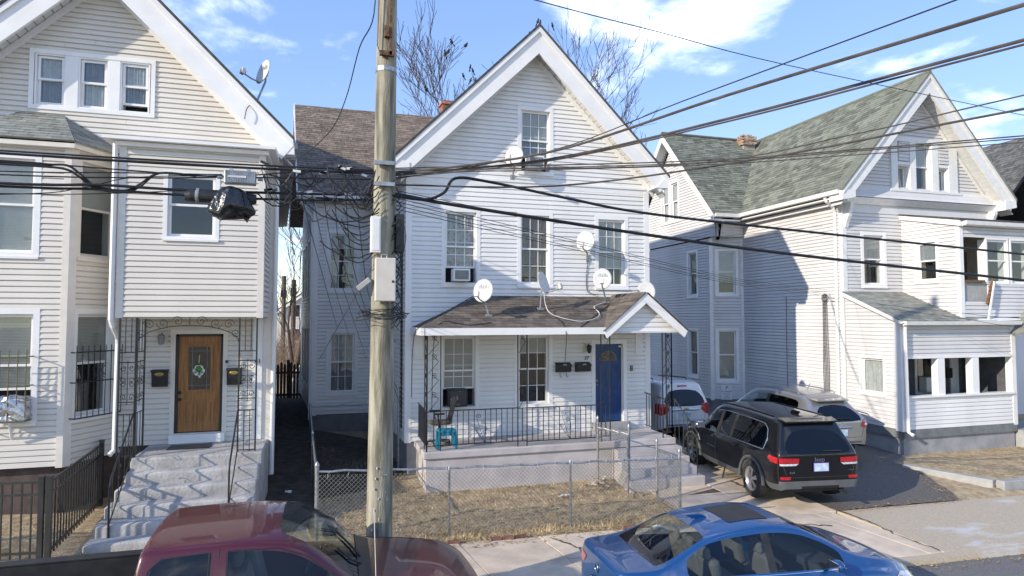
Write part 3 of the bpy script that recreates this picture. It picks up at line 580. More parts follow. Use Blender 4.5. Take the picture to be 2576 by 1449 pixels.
for s in (-1, 1):
    a, b = Vector((px_, -1.8, pz_)), Vector((px_ + s * 1.1, -1.8, 3.56)); dv = Vector((0, 0, .2))
    MB().prism([a - dv, b - dv * .2, b - dv * .9, a - dv * 1.9] if False else [a, b, b - Vector((s * .08, 0, .15)), a - Vector((0, 0, .24))], (0, .06, 0)).build('pediment_rake_board', m_trim, WH)
    MB().prism([a + Vector((0, .03, 0)), b + Vector((0, .03, 0)), b + Vector((0, .03, .03)), a + Vector((0, .03, .03))], (0, 1.75, 0)).build('porch_gable_roof', m_porchroof, WH)
    e_ = Vector((s * 1.1, 0, -.91)); shingles(WH, Vector((px_ + s * 1.12, -1.83, 3.57)), (0, 1, 0), -e_, [(0, 0), (1.8, 0), (1.8, e_.length), (0, e_.length)], m_porchroof, tw=.3, ex=.135)
FP = Fr((4.3, -1.6, 0), (1, 0, 0), (0, -1, 0)); siding(WH, FP, [(.25, 3.55), (2.1, 3.55), (1.17, 4.33)], [], m_white, bulk=True)
# pilaster boards under the porch roof
for u0, u1, z0 in ((.2, .41, 2.95), (6.08, 6.28, 2.9)): mb = MB(); FF.box(mb, u0, u1, .0, .06, z0, 3.52); mb.build('pilaster_board', m_trim, WH)
# blue entrance door
mb = MB(); FF.box(mb, 4.82, 4.92, -.02, .04, 1.15, 3.2); FF.box(mb, 5.72, 5.82, -.02, .04, 1.15, 3.2); FF.box(mb, 4.82, 5.82, -.02, .045, 3.2, 3.3); FF.box(mb, 4.9, 4.93, -.2, -.03, 1.15, 3.2); FF.box(mb, 5.7, 5.74, -.2, -.03, 1.15, 3.2); FF.box(mb, 4.9, 5.74, -.2, -.03, 3.185, 3.2)
mb.build('door_frame', m_trim, WH)
mb = MB(); FF.box(mb, 4.93, 5.7, -.1, -.05, 1.17, 3.18); dr = mb.build('door', m_navy, WH)
for u0, u1, z0, z1 in ((5.02, 5.27, 1.32, 1.85), (5.36, 5.61, 1.32, 1.85), (5.02, 5.27, 1.98, 2.6), (5.36, 5.61, 1.98, 2.6)):
    mb = MB(); 
    for q in ((u0, u1, z0, z0 + .025), (u0, u1, z1 - .025, z1), (u0, u0 + .025, z0 + .025, z1 - .025), (u1 - .025, u1, z0 + .025, z1 - .025)): FF.box(mb, q[0], q[1], -.05, -.043, q[2], q[3])
    FF.box(mb, u0 + .06, u1 - .06, -.05, -.042, z0 + .06, z1 - .06); mb.build('door_panel', m_navy, dr)
n = 14; fan = [FF.P(5.315 + .24 * math.cos(math.pi * i / n), -.046, 2.76 + .24 * math.sin(math.pi * i / n)) for i in range(n + 1)]
MB().prism(fan, (0, -.006, 0)).build('fanlight', m_pane, dr)
mb = MB(); mb.tube([p + Vector((0, -.008, 0)) for p in fan] + [fan[0] + Vector((0, -.008, 0))], .012, 6)
for a in (35, 65, 90, 115, 145): mb.tube([FF.P(5.315, -.04, 2.77), FF.P(5.315 + .23 * math.cos(R(a)), -.04, 2.76 + .23 * math.sin(R(a)))], .006, 5)
mb.build('fanlight_bars', m_brass, dr); MB().ball((4.99, .03, 2.12), .03).build('door_knob', m_brass, dr); MB().box(4.97, .035, 2.2, 5.02, .05, 2.26).build('lock', m_brass, dr)
MB().box(5.62, .03, 3.1, 5.76, .05, 3.14).build('door_closer', m_chrome, dr)
# shear the depth of the house to the line of its plot
def shear(o, k, y0=0):
    for c in o.children:
        if c.type == 'MESH' and not c.get('_sh'):
            c['_sh'] = 1
            for v in c.data.vertices:
                if v.co.y > y0: v.co.x += k * (v.co.y - y0)
        shear(c, k, y0)
def unmark(o):
    for c in o.children:
        if '_sh' in c: del c['_sh']
        unmark(c)
shear(WH, -.08, .6); unmark(WH)
# ironwork on the porch: columns and railings
PI_ = thing('porch_railing', 'black wrought iron porch railing with scroll panels and columns', 'railing', (2.5, -1.42, .955))
bar = lambda x, y, z0, z1, r=.011, nm='picket', p=PI_: MB().box(x - r, y - r, z0, x + r, y + r, z1).build(nm, m_iron, p)
def scrollcol(x0, x1, y, z0, z1, p=PI_, axis='x'):
    Q = (lambda u, v: (u, y, v)) if axis == 'x' else (lambda u, v: (y, u, v))
    for u in (x0, x1):
        c = Q(u, 0); MB().box(c[0] - .011, c[1] - .011, z0, c[0] + .011, c[1] + .011, z1).build('column_bar', m_iron, p)
    n = 4; hgt = (z1 - z0 - .9) / n
    for i in range(n):
        zb = z0 + .9 + i * hgt; cx = (x0 + x1) / 2; r = (x1 - x0) * .2
        pts = [Q(cx + (r * .25 + r * .85 * k / 14) * math.cos(k * .62), zb + hgt * .78 + (r * .25 + r * .85 * k / 14) * math.sin(k * .62)) for k in range(15)]
        pts += [Q(x1 - .02 - (x1 - x0 - .05) * t, zb + hgt * .62 - hgt * .7 * t) for t in (.1, .4, .7, 1)]
        MB().tube(pts, .007, 5).build('column_scroll', m_iron, p)
    for zz in (z0 + .12, z0 + .86): 
        a, b = Q(x0, zz), Q(x1, zz); MB().tube([a, b], .01, 4).build('column_rail', m_iron, p)
    c = Q((x0 + x1) / 2, 0); MB().box(c[0] - .009, c[1] - .009, z0 + .12, c[0] + .009, c[1] + .009, z0 + .86).build('picket', m_iron, p)
scrollcol(.3, .6, -1.42, .955, 3.52); scrollcol(-1.42, -1.14, .29, .955, 3.52, axis='y')
scrollcol(2.38, 2.6, -1.42, .955, 3.52); scrollcol(4.45, 4.68, -1.42, .955, 3.52); scrollcol(6.09, 6.34, -1.42, .955, 3.52); scrollcol(-1.42, -1.16, 6.34, .955, 3.52, axis='y')
def railing(x0, x1, y, zt_, zb_, n, heart=None):
    MB().box(x0, y - .02, zt_ - .012, x1, y + .02, zt_ + .008).build('top_rail', m_iron, PI_); MB().box(x0, y - .012, zb_ - .01, x1, y + .012, zb_ + .01).build('bottom_rail', m_iron, PI_)
    for i in range(1, n):
        if heart and heart[0] < i < heart[1]: continue
        bar(x0 + (x1 - x0) * i / n, y, zb_, zt_, .008)
    if heart:
        u0, u1 = x0 + (x1 - x0) * heart[0] / n, x0 + (x1 - x0) * heart[1] / n; wd = u1 - u0; base = Vector((u1 - .01, y, zb_ + .01))
        for (cx, cz, rr_, sgn) in ((.42, .8, .15, 1), (.84, .6, .14, -1), (.24, .42, .12, 1)):
            c = Vector((u0 + wd * cx, y, zb_ + (zt_ - zb_) * cz)); a0 = math.pi * (1 if sgn > 0 else .2)
            sp = [c + Vector((math.cos(a0 - sgn * t * .55) * rr_ * wd * (1.5 - .075 * t), 0, math.sin(a0 - sgn * t * .55) * rr_ * wd * (1.5 - .075 * t))) for t in range(17)]
            MB().tube([base, base.lerp(sp[0], .55) + Vector((-.02 * sgn, 0, .02))] + sp, .006, 5).build('rail_scroll', m_iron, PI_)
railing(.6, 2.38, -1.42, 1.83, 1.08, 14, (6, 8)); railing(2.6, 4.45, -1.42, 1.82, 1.06, 14, (6, 8))
for y in [-1.14 + .9 * i / 7 for i in range(8)]: bar(.29, y, 1.08, 1.84, .008)
MB().tube([(.29, -1.42, 1.84), (.29, -.12, 1.86)], .014, 4).build('top_rail', m_iron, PI_); MB().tube([(.29, -1.42, 1.08), (.29, -.12, 1.09)], .01, 4).build('bottom_rail', m_iron, PI_)
MB().tube([(6.3, -1.16, 1.85), (6.3, -.1, 1.9)], .014, 4).build('top_rail', m_iron, PI_); MB().tube([(6.3, -1.16, 1.05), (6.3, -.1, 1.05)], .01, 4).build('bottom_rail', m_iron, PI_)
for i in range(7): bar(6.3, -1.05 + i * .14, 1.05, 1.88, .008)
HR = thing('stair_handrail', 'black iron handrail running down the concrete porch steps', 'railing', (6.36, -2.0, .3))
MB().tube([(6.36, -1.42, 1.86), (6.36, -1.5, 1.9), (6.38, -2.5, 1.22), (6.38, -2.56, 1.1)], .016, 5).build('handrail', m_iron, HR); MB().tube([(6.36, -1.42, 1.02), (6.38, -2.5, .45)], .012, 5).build('bottom_rail', m_iron, HR)
for i in range(6):
    y = -1.5 - i * .19; MB().tube([(6.37, y, .98 - .1 * i - (.0 if i < 5 else .6)), (6.37, y, 1.88 - .13 * i)], .009, 4).build('picket', m_iron, HR)
# ------------------------------------------------------------------ the cream house on the left (number 41)
CH = thing('cream_house', 'cream clapboard house with gable, bay window and oak door under an overhanging room', 'house', (-6.2, -1, .3))
FL = Fr((0, -1, 0), (1, 0, 0), (0, -1, 0))
MB().prism([(-9.2, -.6, .5), (-3.3, -.6, .5), (-3.3, -.6, 7.4), (-6.23, -.6, 10.4), (-9.2, -.6, 7.4)], (0, 12, 0)).build('inner_wall', m_room, CH)
MB().box(-9.4, -.97, -.2, -2.98, 11.5, 1.34).build('foundation', m_cbrick, CH)
gwin = [(-7.37, -6.84), (-6.63, -6.1), (-5.9, -5.36)]
holes = [(-7.42, -5.31, 8.0, 9.1), (-5.44, -3.1, 3.93, 7.0), (-9.6, -5.82, 1.0, 7.02), (-4.8, -3.85, 1.3, 3.56)]
siding(CH, FL, [(-9.45, 1.34), (-2.97, 1.34), (-2.97, 7.62), (-6.23, 10.86), (-9.45, 7.62)], holes, m_cream, course=.104)
mb = MB(); b = lambda *a: FL.box(mb, *a)
b(-7.46, -5.26, -.02, .05, 9.07, 9.15); b(-7.46, -5.26, -.02, .05, 7.96, 8.04); b(-7.46, -7.38, -.02, .05, 8.04, 9.07); b(-5.34, -5.26, -.02, .05, 8.04, 9.07); b(-6.84, -6.63, -.02, .04, 8.04, 9.07); b(-6.1, -5.9, -.02, .04, 8.04, 9.07)
mb.build('window_surround', m_trim, CH)
for (a, c), bk, lw_ in zip(gwin, ('curtain', 'grey', 'curtain'), ('grey', 'curtain', 'grey')): window(CH, FL, a, c, 8.04, 9.07, casing=.03, proud=.03, recess=.05, cols=1, rows=1, back=bk, lower=lw_, sill=False, open_=.12 if a > -6 else 0)
rake(CH, -6.23, 11.28, 3.68, 7.6, -1.45, -1, m_trim, back=12.5, w_=.42)
MB().prism([(-3.02, -1.44, 7.3), (-2.53, -1.44, 7.3), (-2.53, -1.44, 7.54), (-2.75, -1.44, 7.76), (-3.02, -1.44, 7.98)], (0, .46, 0)).build('eave_return', m_trim, CH)
MB().box(-2.95, -1.0, 7.42, -2.58, 11, 7.46).build('eave_soffit', m_grey, CH); MB().box(-2.57, -1.4, 7.44, -2.47, 11, 7.56).build('gutter', m_grey, CH)
# overhanging room over the stoop
FB = Fr((0, -2.2, 0), (1, 0, 0), (0, -1, 0)); bw = (-4.8, -3.83, 5.35, 6.65)
siding(CH, FB, [(-5.44, 3.9), (-3.12, 3.9), (-3.12, 7.05), (-5.44, 7.05)], [(bw[0] + .05, bw[1] - .05, bw[2] + .05, bw[3] - .05)], m_cream, course=.104)
for s, xx in ((-1, -5.52), (1, -3.04)):
    siding(CH, Fr((xx, -2.2, 0), (0, 1, 0), (s, 0, 0)), [(.06, 3.9), (1.2, 3.9), (1.2, 7.05), (.06, 7.05)], [], m_cream, course=.104, bulk=True)
    mb = MB(); FB.box(mb, xx - .02 if s < 0 else xx - .1, xx + .1 if s < 0 else xx + .02, -.1, .035, 3.88, 7.06); mb.build('corner_post', m_creamtrim, CH)
MB().box(-5.44, -2.12, 3.86, -3.12, -1.0, 3.93).build('underside', m_creamtrim, CH); MB().box(-5.35, -1.9, 3.95, -3.2, -1.05, 7.0).build('inner_wall', m_room, CH)
window(CH, FB, *bw, casing=.075, cols=1, rows=1, back='dark', recess=.06, mt=m_trim)
MB().box(-5.6, -2.3, 7.05, -2.96, -1.0, 7.13).build('cornice', m_trim, CH); MB().prism([(-5.78, -2.42, 7.14), (-5.78, -2.42, 7.2), (-5.78, -1.0, 7.34), (-5.78, -1.0, 7.14)], (2.95, 0, 0)).build('cornice_roof', m_trim, CH)
# bay
FBf = Fr((0, -2, 0), (1, 0, 0), (0, -1, 0)); up, lo = (-7.95, -6.83, 4.97, 6.85), (-7.9, -6.78, 2.0, 4.05)
siding(CH, FBf, [(-8.1, 1.23), (-6.42, 1.23), (-6.42, 7.0), (-8.1, 7.0)], [(q[0] + .05, q[1] - .05, q[2] + .05, q[3] - .05) for q in (up, lo)], m_cream, course=.104)
window(CH, FBf, *up, cols=1, rows=1, back='blind'); window(CH, FBf, *lo, cols=1, rows=1, back='blind', open_=.5)
ang = Vector((.6, 1, 0)).normalized(); FA = Fr((-6.36, -2, 0), ang, (ang.y, -ang.x, 0)); ua, la = (.1, 1.02, 4.97, 6.88), (.08, 1.02, 2.0, 4.05)
siding(CH, FA, [(.04, 1.23), (1.17, 1.23), (1.17, 7.0), (.04, 7.0)], [(q[0] + .05, q[1] - .05, q[2] + .05, q[3] - .05) for q in (ua, la)], m_cream, course=.104)
window(CH, FA, *ua, cols=1, rows=1, back='blind', lower='dark', mt=m_creamtrim, casing=.08); window(CH, FA, *la, cols=1, rows=1, back='blind', lower='dark')
a2 = Vector((-.6, 1, 0)).normalized(); siding(CH, Fr((-8.1, -2, 0), a2, (-1, -.6, 0)), [(0, 1.23), (1.17, 1.23), (1.17, 7.0), (0, 7.0)], [], m_cream, bulk=True)
MB().prism([(-6.47, -2.04, 1.2), (-6.36, -2.04, 1.2), (-6.27, -1.93, 1.2), (-6.3, -1.86, 1.2), (-6.4, -1.98, 1.2), (-6.47, -1.98, 1.2)], (0, 0, 5.85)).build('bay_corner_post', m_creamtrim, CH)
MB().prism([(-8.02, -1.9, 0), (-6.44, -1.9, 0), (-5.9, -.96, 0), (-8.6, -.96, 0)], (0, 0, 1.22)).build('bay_foundation', m_cbrick, CH)
MB().prism([(-7.9, -1.72, 1.3), (-6.5, -1.72, 1.3), (-6.12, -.9, 1.3), (-8.4, -.9, 1.3)], (0, 0, 5.7)).build('inner_wall', m_room, CH)
MB().prism([(-8.15, -2.14, 6.98), (-6.29, -2.14, 6.98), (-5.64, -1.0, 6.98), (-8.8, -1.0, 6.98)], (0, 0, .12)).build('bay_fascia', m_creamtrim, CH)
rv = Vector((0, 1.16, .76)); shingles(CH, (-8.15, -2.17, 7.1), (1, 0, 0), rv, [(0, 0), (1.87, 0), (1.3, rv.length), (.5, rv.length)], m_paleroof, tw=.3, ex=.135)
MB().prism([(-8.15, -2.14, 7.09), (-6.29, -2.14, 7.09), (-6.86, -1.02, 7.83), (-7.65, -1.02, 7.83)], (0, 0, -.03)).build('bay_roof', m_paleroof, CH)
ea, eb, ec = Vector((-6.27, -2.16, 7.1)), Vector((-5.6, -1.0, 7.1)), Vector((-6.86, -1.0, 7.85)); us = (eb - ea).normalized(); t_ = (ec - ea) - us * (ec - ea).dot(us)
shingles(CH, ea, us, t_, [(0, 0), ((eb - ea).length, 0), ((ec - ea).dot(us), t_.length)], m_paleroof, tw=.3, ex=.135)
MB().prism([ea, eb, ec], (0, 0, -.03)).build('bay_roof', m_paleroof, CH)
# window guards
def guard(fr, u0, u1, z0, z1, n, m, depth=.16):
    gl = (z0, z1, (z0 + z1) / 2 + .05); g = MB()
    z = z1; g.tube([fr.P(u0, .03, z), fr.P(u0, depth, z), fr.P(u1, depth, z), fr.P(u1, .03, z)], .012, 4)
    g = g.build('window_guard', m, CH)
    for z in gl[::2]: MB().tube([fr.P(u0, .03, z), fr.P(u0, depth, z), fr.P(u1, depth, z), fr.P(u1, .03, z)], .012, 4).build('guard_rail', m, g)
    for i in range(n + 1):
        u = u0 + (u1 - u0) * i / n; MB().tube([fr.P(u, depth + .005, z0), fr.P(u, depth + .005, z1 + .12)], .008, 4).build('guard_bar', m, g)
    c = (u0 + u1) / 2; zc = (z0 + z1) / 2 + .25
    for sx in (-1, 1):
        for sz in (-1, 1):
            pts = [fr.P(c + sx * (.07 + .05 * (1 - k / 16) * math.cos(k * .6)), depth + .02, zc + sz * (.09 + .05 * (1 - k / 16) * math.sin(k * .6))) for k in range(16)]; MB().tube([fr.P(c, depth + .02, zc)] + pts, .006, 4).build('guard_scroll', m, g)
m_brassy = mat('brassy_guard', (.16, .14, .06), .5, metal=.3)
guard(FBf, -7.9, -6.86, 2.08, 3.2, 8, m_brassy, .3); guard(FA, .06, 1.04, 2.05, 3.25, 8, m_iron)
AC = thing('foil_wrapped_air_conditioner', 'window air conditioner wrapped in silver foil behind the brass window guard', 'air conditioner', (-7.3, -2.15, 2.1))
bm = bmesh.new(); bmesh.ops.create_cube(bm, size=1); bmesh.ops.subdivide_edges(bm, edges=bm.edges[:], cuts=6, use_grid_fill=True); r_ = random.Random(5)
for v in bm.verts: v.co = Vector((v.co.x * .62, v.co.y * .3, v.co.z * .4)) * (1 - .1 * v.co.z) + Vector((r_.uniform(-.03, .03), r_.uniform(-.02, .02), r_.uniform(-.03, .03) - .06 * abs(v.co.x) * (v.co.z > 0))) + Vector((-7.18, -2.15, 2.32))
me = bpy.data.meshes.new('foil_cover'); bm.to_mesh(me); bm.free(); me.materials.append(m_silverfoil); link('foil_cover', me, AC)
MB().box(-7.46, -2.3, 2.1, -6.98, -2.0, 2.16).build('support_tray', m_trim, AC); MB().tube([(-7.1, -2.27, 2.1), (-7.12, -2.1, 1.75)], .02, 6).build('support_bracket', m_trim, AC)
# right corner, side wall
mb = MB(); FL.box(mb, -3.12, -2.93, -.02, .05, .6, 7.5); mb.build('corner_post', m_creamtrim, CH)
mb = MB(); FL.box(mb, -3.3, -3.12, .0, .08, 1.36, 3.9); mb.build('pilaster_board', m_trim, CH)
for u0, u1, z0, z1 in ((-5.5, -5.33, 3.28, 3.86), (-5.48, -5.34, 1.36, 2.13)): mb = MB(); FL.box(mb, u0, u1, .0, .07, z0, z1); mb.build('pilaster_board', m_trim, CH)
siding(CH, Fr((-2.93, -1, 0), (0, 1, 0), (1, 0, 0)), [(.05, .9), (12, .9), (12, 7.4), (.05, 7.4)], [], m_cream, course=.104, bulk=True)
for pts, nm in (([(-5.6, -2.26, 7.1), (-5.6, -2.26, 3.85), (-5.58, -2.2, 3.72), (-5.56, -1.95, 3.5), (-5.57, -1.9, 3.4), (-5.58, -1.9, 1.45), (-5.64, -1.98, 1.36)], 'downspout'), ([(-2.84, -1.06, 7.3), (-2.88, -1.06, 7.1), (-2.9, -1.08, .62)], 'downspout')):
    MB().tube(pts, .045, 8).build(nm, m_trim, CH)
# oak door
mb = MB(); b = lambda *a: FL.box(mb, *a); b(-4.86, -4.77, -.02, .04, 1.36, 3.55); b(-3.88, -3.79, -.02, .04, 1.36, 3.55); b(-4.86, -3.79, -.02, .045, 3.55, 3.64); b(-4.8, -3.85, -.1, .03, 1.36, 1.54); mb.build('door_frame', m_creamtrim, CH)
MB().box(-4.84, -1.16, 1.355, -3.81, -1.05, 1.53).build('door_sill', m_trim, CH, bevel=.01)
mb = MB(); FL.box(mb, -4.76, -4.72, -.1, .02, 1.55, 3.54); FL.box(mb, -3.93, -3.89, -.1, .02, 1.55, 3.54); FL.box(mb, -4.76, -3.89, -.1, .02, 3.5, 3.54); mb.build('door_seal', m_black, CH)
dr = MB(); FL.box(dr, -4.72, -3.93, -.08, -.03, 1.56, 3.5); dr = dr.build('door', m_oak, CH)
for u0, u1, z0, z1 in ((-4.6, -4.37, 1.75, 2.2), (-4.28, -4.05, 1.75, 2.2)):
    mb = MB()
    for q in ((u0, u1, z0, z0 + .03), (u0, u1, z1 - .03, z1), (u0, u0 + .03, z0 + .03, z1 - .03), (u1 - .03, u1, z0 + .03, z1 - .03)): FL.box(mb, q[0], q[1], -.03, -.018, q[2], q[3])
    FL.box(mb, u0 + .06, u1 - .06, -.03, -.016, z0 + .06, z1 - .06); mb.build('door_panel', m_oak, dr)
mb = MB()
for q in ((-4.58, -4.07, 2.36, 2.41), (-4.58, -4.07, 3.29, 3.34), (-4.58, -4.53, 2.41, 3.29), (-4.12, -4.07, 2.41, 3.29)): FL.box(mb, q[0], q[1], -.03, -.01, q[2], q[3])
mb.build('glass_frame', m_oak, dr); mb = MB(); FL.box(mb, -4.54, -4.11, -.029, -.024, 2.4, 3.3); mb.build('door_backing', m_room, dr); mb = MB(); FL.box(mb, -4.53, -4.12, -.024, -.019, 2.41, 3.29); mb.build('pane', m_pane, dr)
mb = MB()
for u in (-4.46, -4.19): mb.tube([FL.P(u, -.016, 2.41), FL.P(u, -.016, 3.29)], .005, 4)
for z in (2.5, 3.2): mb.tube([FL.P(-4.53, -.016, z), FL.P(-4.12, -.016, z)], .005, 4)
mb.build('leading', m_dishd, dr)
for z in (2.22, 2.36): MB().ball(FL.P(-4.68, .0, z), .032).build('door_knob', m_black, dr)
# concrete stoop and steps
ST = thing('stoop_steps', 'worn grey concrete stoop and five rounded steps below the oak door', 'steps', (-4.1, -2.5, .3))
MB().box(-5.2, -2.38, .1, -2.97, -1.02, 1.35).build('landing', m_stepc, ST, bevel=.03)
for i in range(5):
    bm = bmesh.new(); bmesh.ops.create_cube(bm, size=1); wl = 5.22 + .06 * i; y1, y0 = -2.3 - .3 * i, -2.38 - .3 * (i + 1)
    for v in bm.verts: v.co = Vector(((-wl if v.co.x < 0 else -3.0), (y0 if v.co.y < 0 else y1), (.05 if v.co.z < 0 else 1.35 - .2 * (i + 1))))
    bmesh.ops.bevel(bm, geom=bm.edges[:], offset=.045, segments=3, affect='EDGES', profile=.5)
    bmesh.ops.subdivide_edges(bm, edges=[e for e in bm.edges if e.calc_length() > .8], cuts=10, use_grid_fill=True)
    for v in bm.verts: v.co.z += .003 * math.sin(v.co.x * 5 + i * 2) * (v.co.z > .3); v.co.y += .008 * math.sin(v.co.x * 3.7 + i)
    me = bpy.data.meshes.new('step'); bm.to_mesh(me); bm.free(); me.materials.append(m_stepc); me.polygons.foreach_set('use_smooth', [True] * len(me.polygons)); link('step', me, ST)
MB().box(-4.75, -1.75, 1.352, -4.0, -1.3, 1.366).build('door_mat', m_black, ST)
# stoop ironwork
SI = thing('stoop_ironwork', 'black wrought iron columns and arched scroll frieze around the concrete stoop', 'railing', (-4.2, -2.25, 1.35))
def lattice(u0, u1, y, z0, z1, axis='x'):
    Q = (lambda u, z: Vector((u, y, z))) if axis == 'x' else (lambda u, z: Vector((y, u, z)))
    for u in (u0, u1): a, b2 = Q(u, z0), Q(u, z1); MB().box(a.x - .014, a.y - .014, z0, a.x + .014, a.y + .014, z1).build('column_bar', m_iron, SI)
    c = (u0 + u1) / 2; w2 = (u1 - u0) / 2
    for z in (z0 + .03, z0 + .78, z0 + 1.0, z0 + 1.72, z0 + 1.9): MB().tube([Q(u0, z), Q(u1, z)], .009, 4).build('column_rail', m_iron, SI)
    for u in (c - w2 * .33, c + w2 * .33):
        MB().tube([Q(u, z0), Q(u, z0 + .78)], .008, 4).build('picket', m_iron, SI); MB().tube([Q(u, z0 + 1.9), Q(u, z1)], .008, 4).build('picket', m_iron, SI)
    MB().tube([Q(c, z0 + .95), Q(c, z0 + 1.75)], .007, 4).build('picket', m_iron, SI)
    for sx in (-1, 1):
        for zc, sz in ((z0 + 1.62, -1), (z0 + 1.38, 1), (z0 + 1.34, -1), (z0 + 1.08, 1)):
            pts = [Q(c + sx * w2 * (.45 + .34 * (1 - k / 15) * math.cos(k * .55)), zc + sz * .07 * (1 - k / 15) * math.sin(k * .55)) for k in range(15)]; MB().tube(pts, .006, 4).build('column_scroll', m_iron, SI)
lattice(-3.43, -3.12, -2.25, 1.35, 3.88); lattice(-2.25, -1.65, -5.18, 1.35, 3.88, 'y'); lattice(-5.45, -5.16, -2.25, 1.35, 3.88)
cx, w2 = -4.3, .86
MB().tube([(cx + w2 * math.cos(math.pi * i / 16), -2.25, 3.42 + .32 * math.sin(math.pi * i / 16)) for i in range(17)], .009, 5).build('arch_rail', m_iron, SI)
MB().tube([(cx, -2.25, 3.74), (cx, -2.25, 3.88)], .01, 4).build('arch_drop', m_iron, SI)
for sx in (-1, 1):
    for ox, oz, rr_, dr_ in ((.2, 3.82, .1, 1), (.45, 3.78, .11, -1), (.68, 3.76, .1, 1), (.8, 3.6, .09, -1)):
        MB().tube([(cx + sx * (ox + rr_ * (1 - k / 20) * math.cos(dr_ * k * .55)), -2.25, oz + rr_ * (1 - k / 20) * math.sin(dr_ * k * .55)) for k in range(19)], .006, 4).build('arch_scroll', m_iron, SI)
for xx, nm, y1, z1 in ((-5.17, 'black iron handrail with pickets down the left of the stoop steps', -3.6, .35), (-3.42, 'black iron handrail down the right of the stoop steps', -3.4, .45)):
    h = thing('step_handrail', nm, 'railing', (xx, -3, .6), group='handrails of the stoop steps')
    MB().tube([(xx, -2.25, 2.15), (xx, -2.35, 2.15), (xx, y1 + .1, z1 + .95), (xx, y1, z1 + .8), (xx, y1, z1)], .017, 5).build('handrail', m_iron, h)
    MB().tube([(xx, -2.3, 1.45), (xx, y1, z1 + .2)], .011, 4).build('bottom_rail', m_iron, h)
    if xx < -5:
        for i in range(4): t = (i + .5) / 4; y = -2.3 + (y1 + 2.3) * t; MB().tube([(xx, y, 1.45 - (1.25 - z1) * t), (xx, y, 2.15 - (1.2 - z1) * t)], .006, 4).build('picket', m_iron, h)
        for t in (.3, .6): 
            y = -2.3 + (y1 + 2.3) * t; z = 1.8 - (1.22 - z1) * t
            for s in (-1, 1): MB().tube([(xx + .005, y + s * .05 + .05 * (1 - k / 14) * math.cos(k * .6), z + s * .09 + .05 * (1 - k / 14) * math.sin(k * .6)) for k in range(14)], .006, 4).build('rail_scroll', m_iron, h)
shear(CH, -.075, -.4); unmark(CH)
# charcoal picket fence round the side yard
PF = thing('picket_fence', 'charcoal metal picket fence in front of the brown foundation', 'fence', (-6.5, -4.1, .3))
def pickets(a, b_, n, zt0, zt1):
    a, b_ = Vector(a), Vector(b_)
    for dz in (1.16, .98, .12): p, q = a + Vector((0, 0, dz)), b_ + Vector((0, 0, dz)); d = q - p; MB().obox((p + q) / 2, (d.length, .03, .035), Matrix.Rotation(math.atan2(d.y, d.x), 3, 'Z') @ Matrix.Rotation(-math.asin(d.z / d.length), 3, 'Y')).build('rail', m_bronzefence, PF)
    for i in range(1, n): p = a.lerp(b_, i / n); MB().box(p.x - .01, p.y - .01, p.z + .04, p.x + .01, p.y + .01, p.z + 1.15).build('picket', m_bronzefence, PF)
    for p in (a, b_): 
        o = MB().box(p.x - .035, p.y - .035, p.z - .05, p.x + .035, p.y + .035, p.z + 1.22).build('post', m_bronzefence, PF); MB().box(p.x - .042, p.y - .042, p.z + 1.22, p.x + .042, p.y + .042, p.z + 1.25).build('post_cap', m_bronzefence, o)
pickets((-5.82, -4.12, .26), (-5.9, -1.5, .32), 20, 0, 0); pickets((-9.0, -3.95, .33), (-5.92, -4.12, .26), 24, 0, 0)
# ------------------------------------------------------------------ the pale grey house on the right
GH = thing('grey_house', 'pale grey clapboard house with green-grey shingle roof and enclosed front porch', 'house', (16.4, .4, .2))
FR = Fr((0, .4, 0), (1, 0, 0), (0, -1, 0)); hl = lambda q, e=.05: (q[0] + e, q[1] - e, q[2] + e, q[3] - e)
MB().prism([(13.75, .8, .3), (19.2, .8, .3), (19.2, .8, 7.5), (16.44, .8, 10.6), (13.75, .8, 7.5)], (0, 11, 0)).build('inner_wall', m_room, GH)
MB().box(13.43, .42, -.2, 19.5, 12, .8).build('foundation', m_dfound, GH)
w2 = (14.06, 15.06, 4.82, 6.56)
siding(GH, FR, [(13.42, 3.9), (19.48, 3.9), (19.48, 7.55), (13.42, 7.55)], [hl(w2), (15.8, 19.6, 3.8, 6.5)], m_lilac, course=.112)
window(GH, FR, *w2, cols=1, rows=1, back='blind', lower='dark', casing=.11)
# gable with the three-part window, flared skirt and cornice below
tri = (15.32, 18.05, 7.98, 9.52); siding(GH, FR, [(13.3, 7.62), (19.6, 7.62), (16.44, 11.12)], [hl(tri)], m_lilac, course=.112)
mb = MB(); b = lambda *a: FR.box(mb, *a)
b(15.3, 15.56, -.03, .08, 7.96, 9.5); b(17.68, 18.05, -.03, .08, 7.96, 9.5); b(16.06, 16.3, -.03, .08, 7.96, 9.5); b(16.98, 17.24, -.03, .08, 7.96, 9.5); b(15.3, 18.05, -.03, .09, 9.5, 9.66); b(15.56, 16.06, -.03, .07, 8.76, 8.86); b(17.24, 17.68, -.03, .07, 8.76, 8.86); b(15.2, 18.15, -.03, .12, 7.88, 7.96)
mb.build('window_surround', m_lilactrim, GH)
window(GH, FR, 16.3, 16.98, 7.96, 9.5, casing=.03, cols=1, rows=1, back='blind', lower='dark', sill=False, mt=m_lilactrim); window(GH, FR, 15.56, 16.06, 7.96, 8.76, casing=.03, cols=1, rows=1, back='drape', hung=False, sill=False, mt=m_lilactrim, recess=.16); window(GH, FR, 17.24, 17.68, 7.96, 8.76, casing=.03, cols=1, rows=1, back='drape', hung=False, sill=False, mt=m_lilactrim, recess=.16)
for u0, u1 in ((15.6, 16.03), (17.27, 17.66)): siding(GH, Fr((0, .34, 0), (1, 0, 0), (0, -1, 0)), [(u0, 8.88), (u1, 8.88), (u1, 9.48), (u0, 9.48)], [], m_lilac, course=.112)
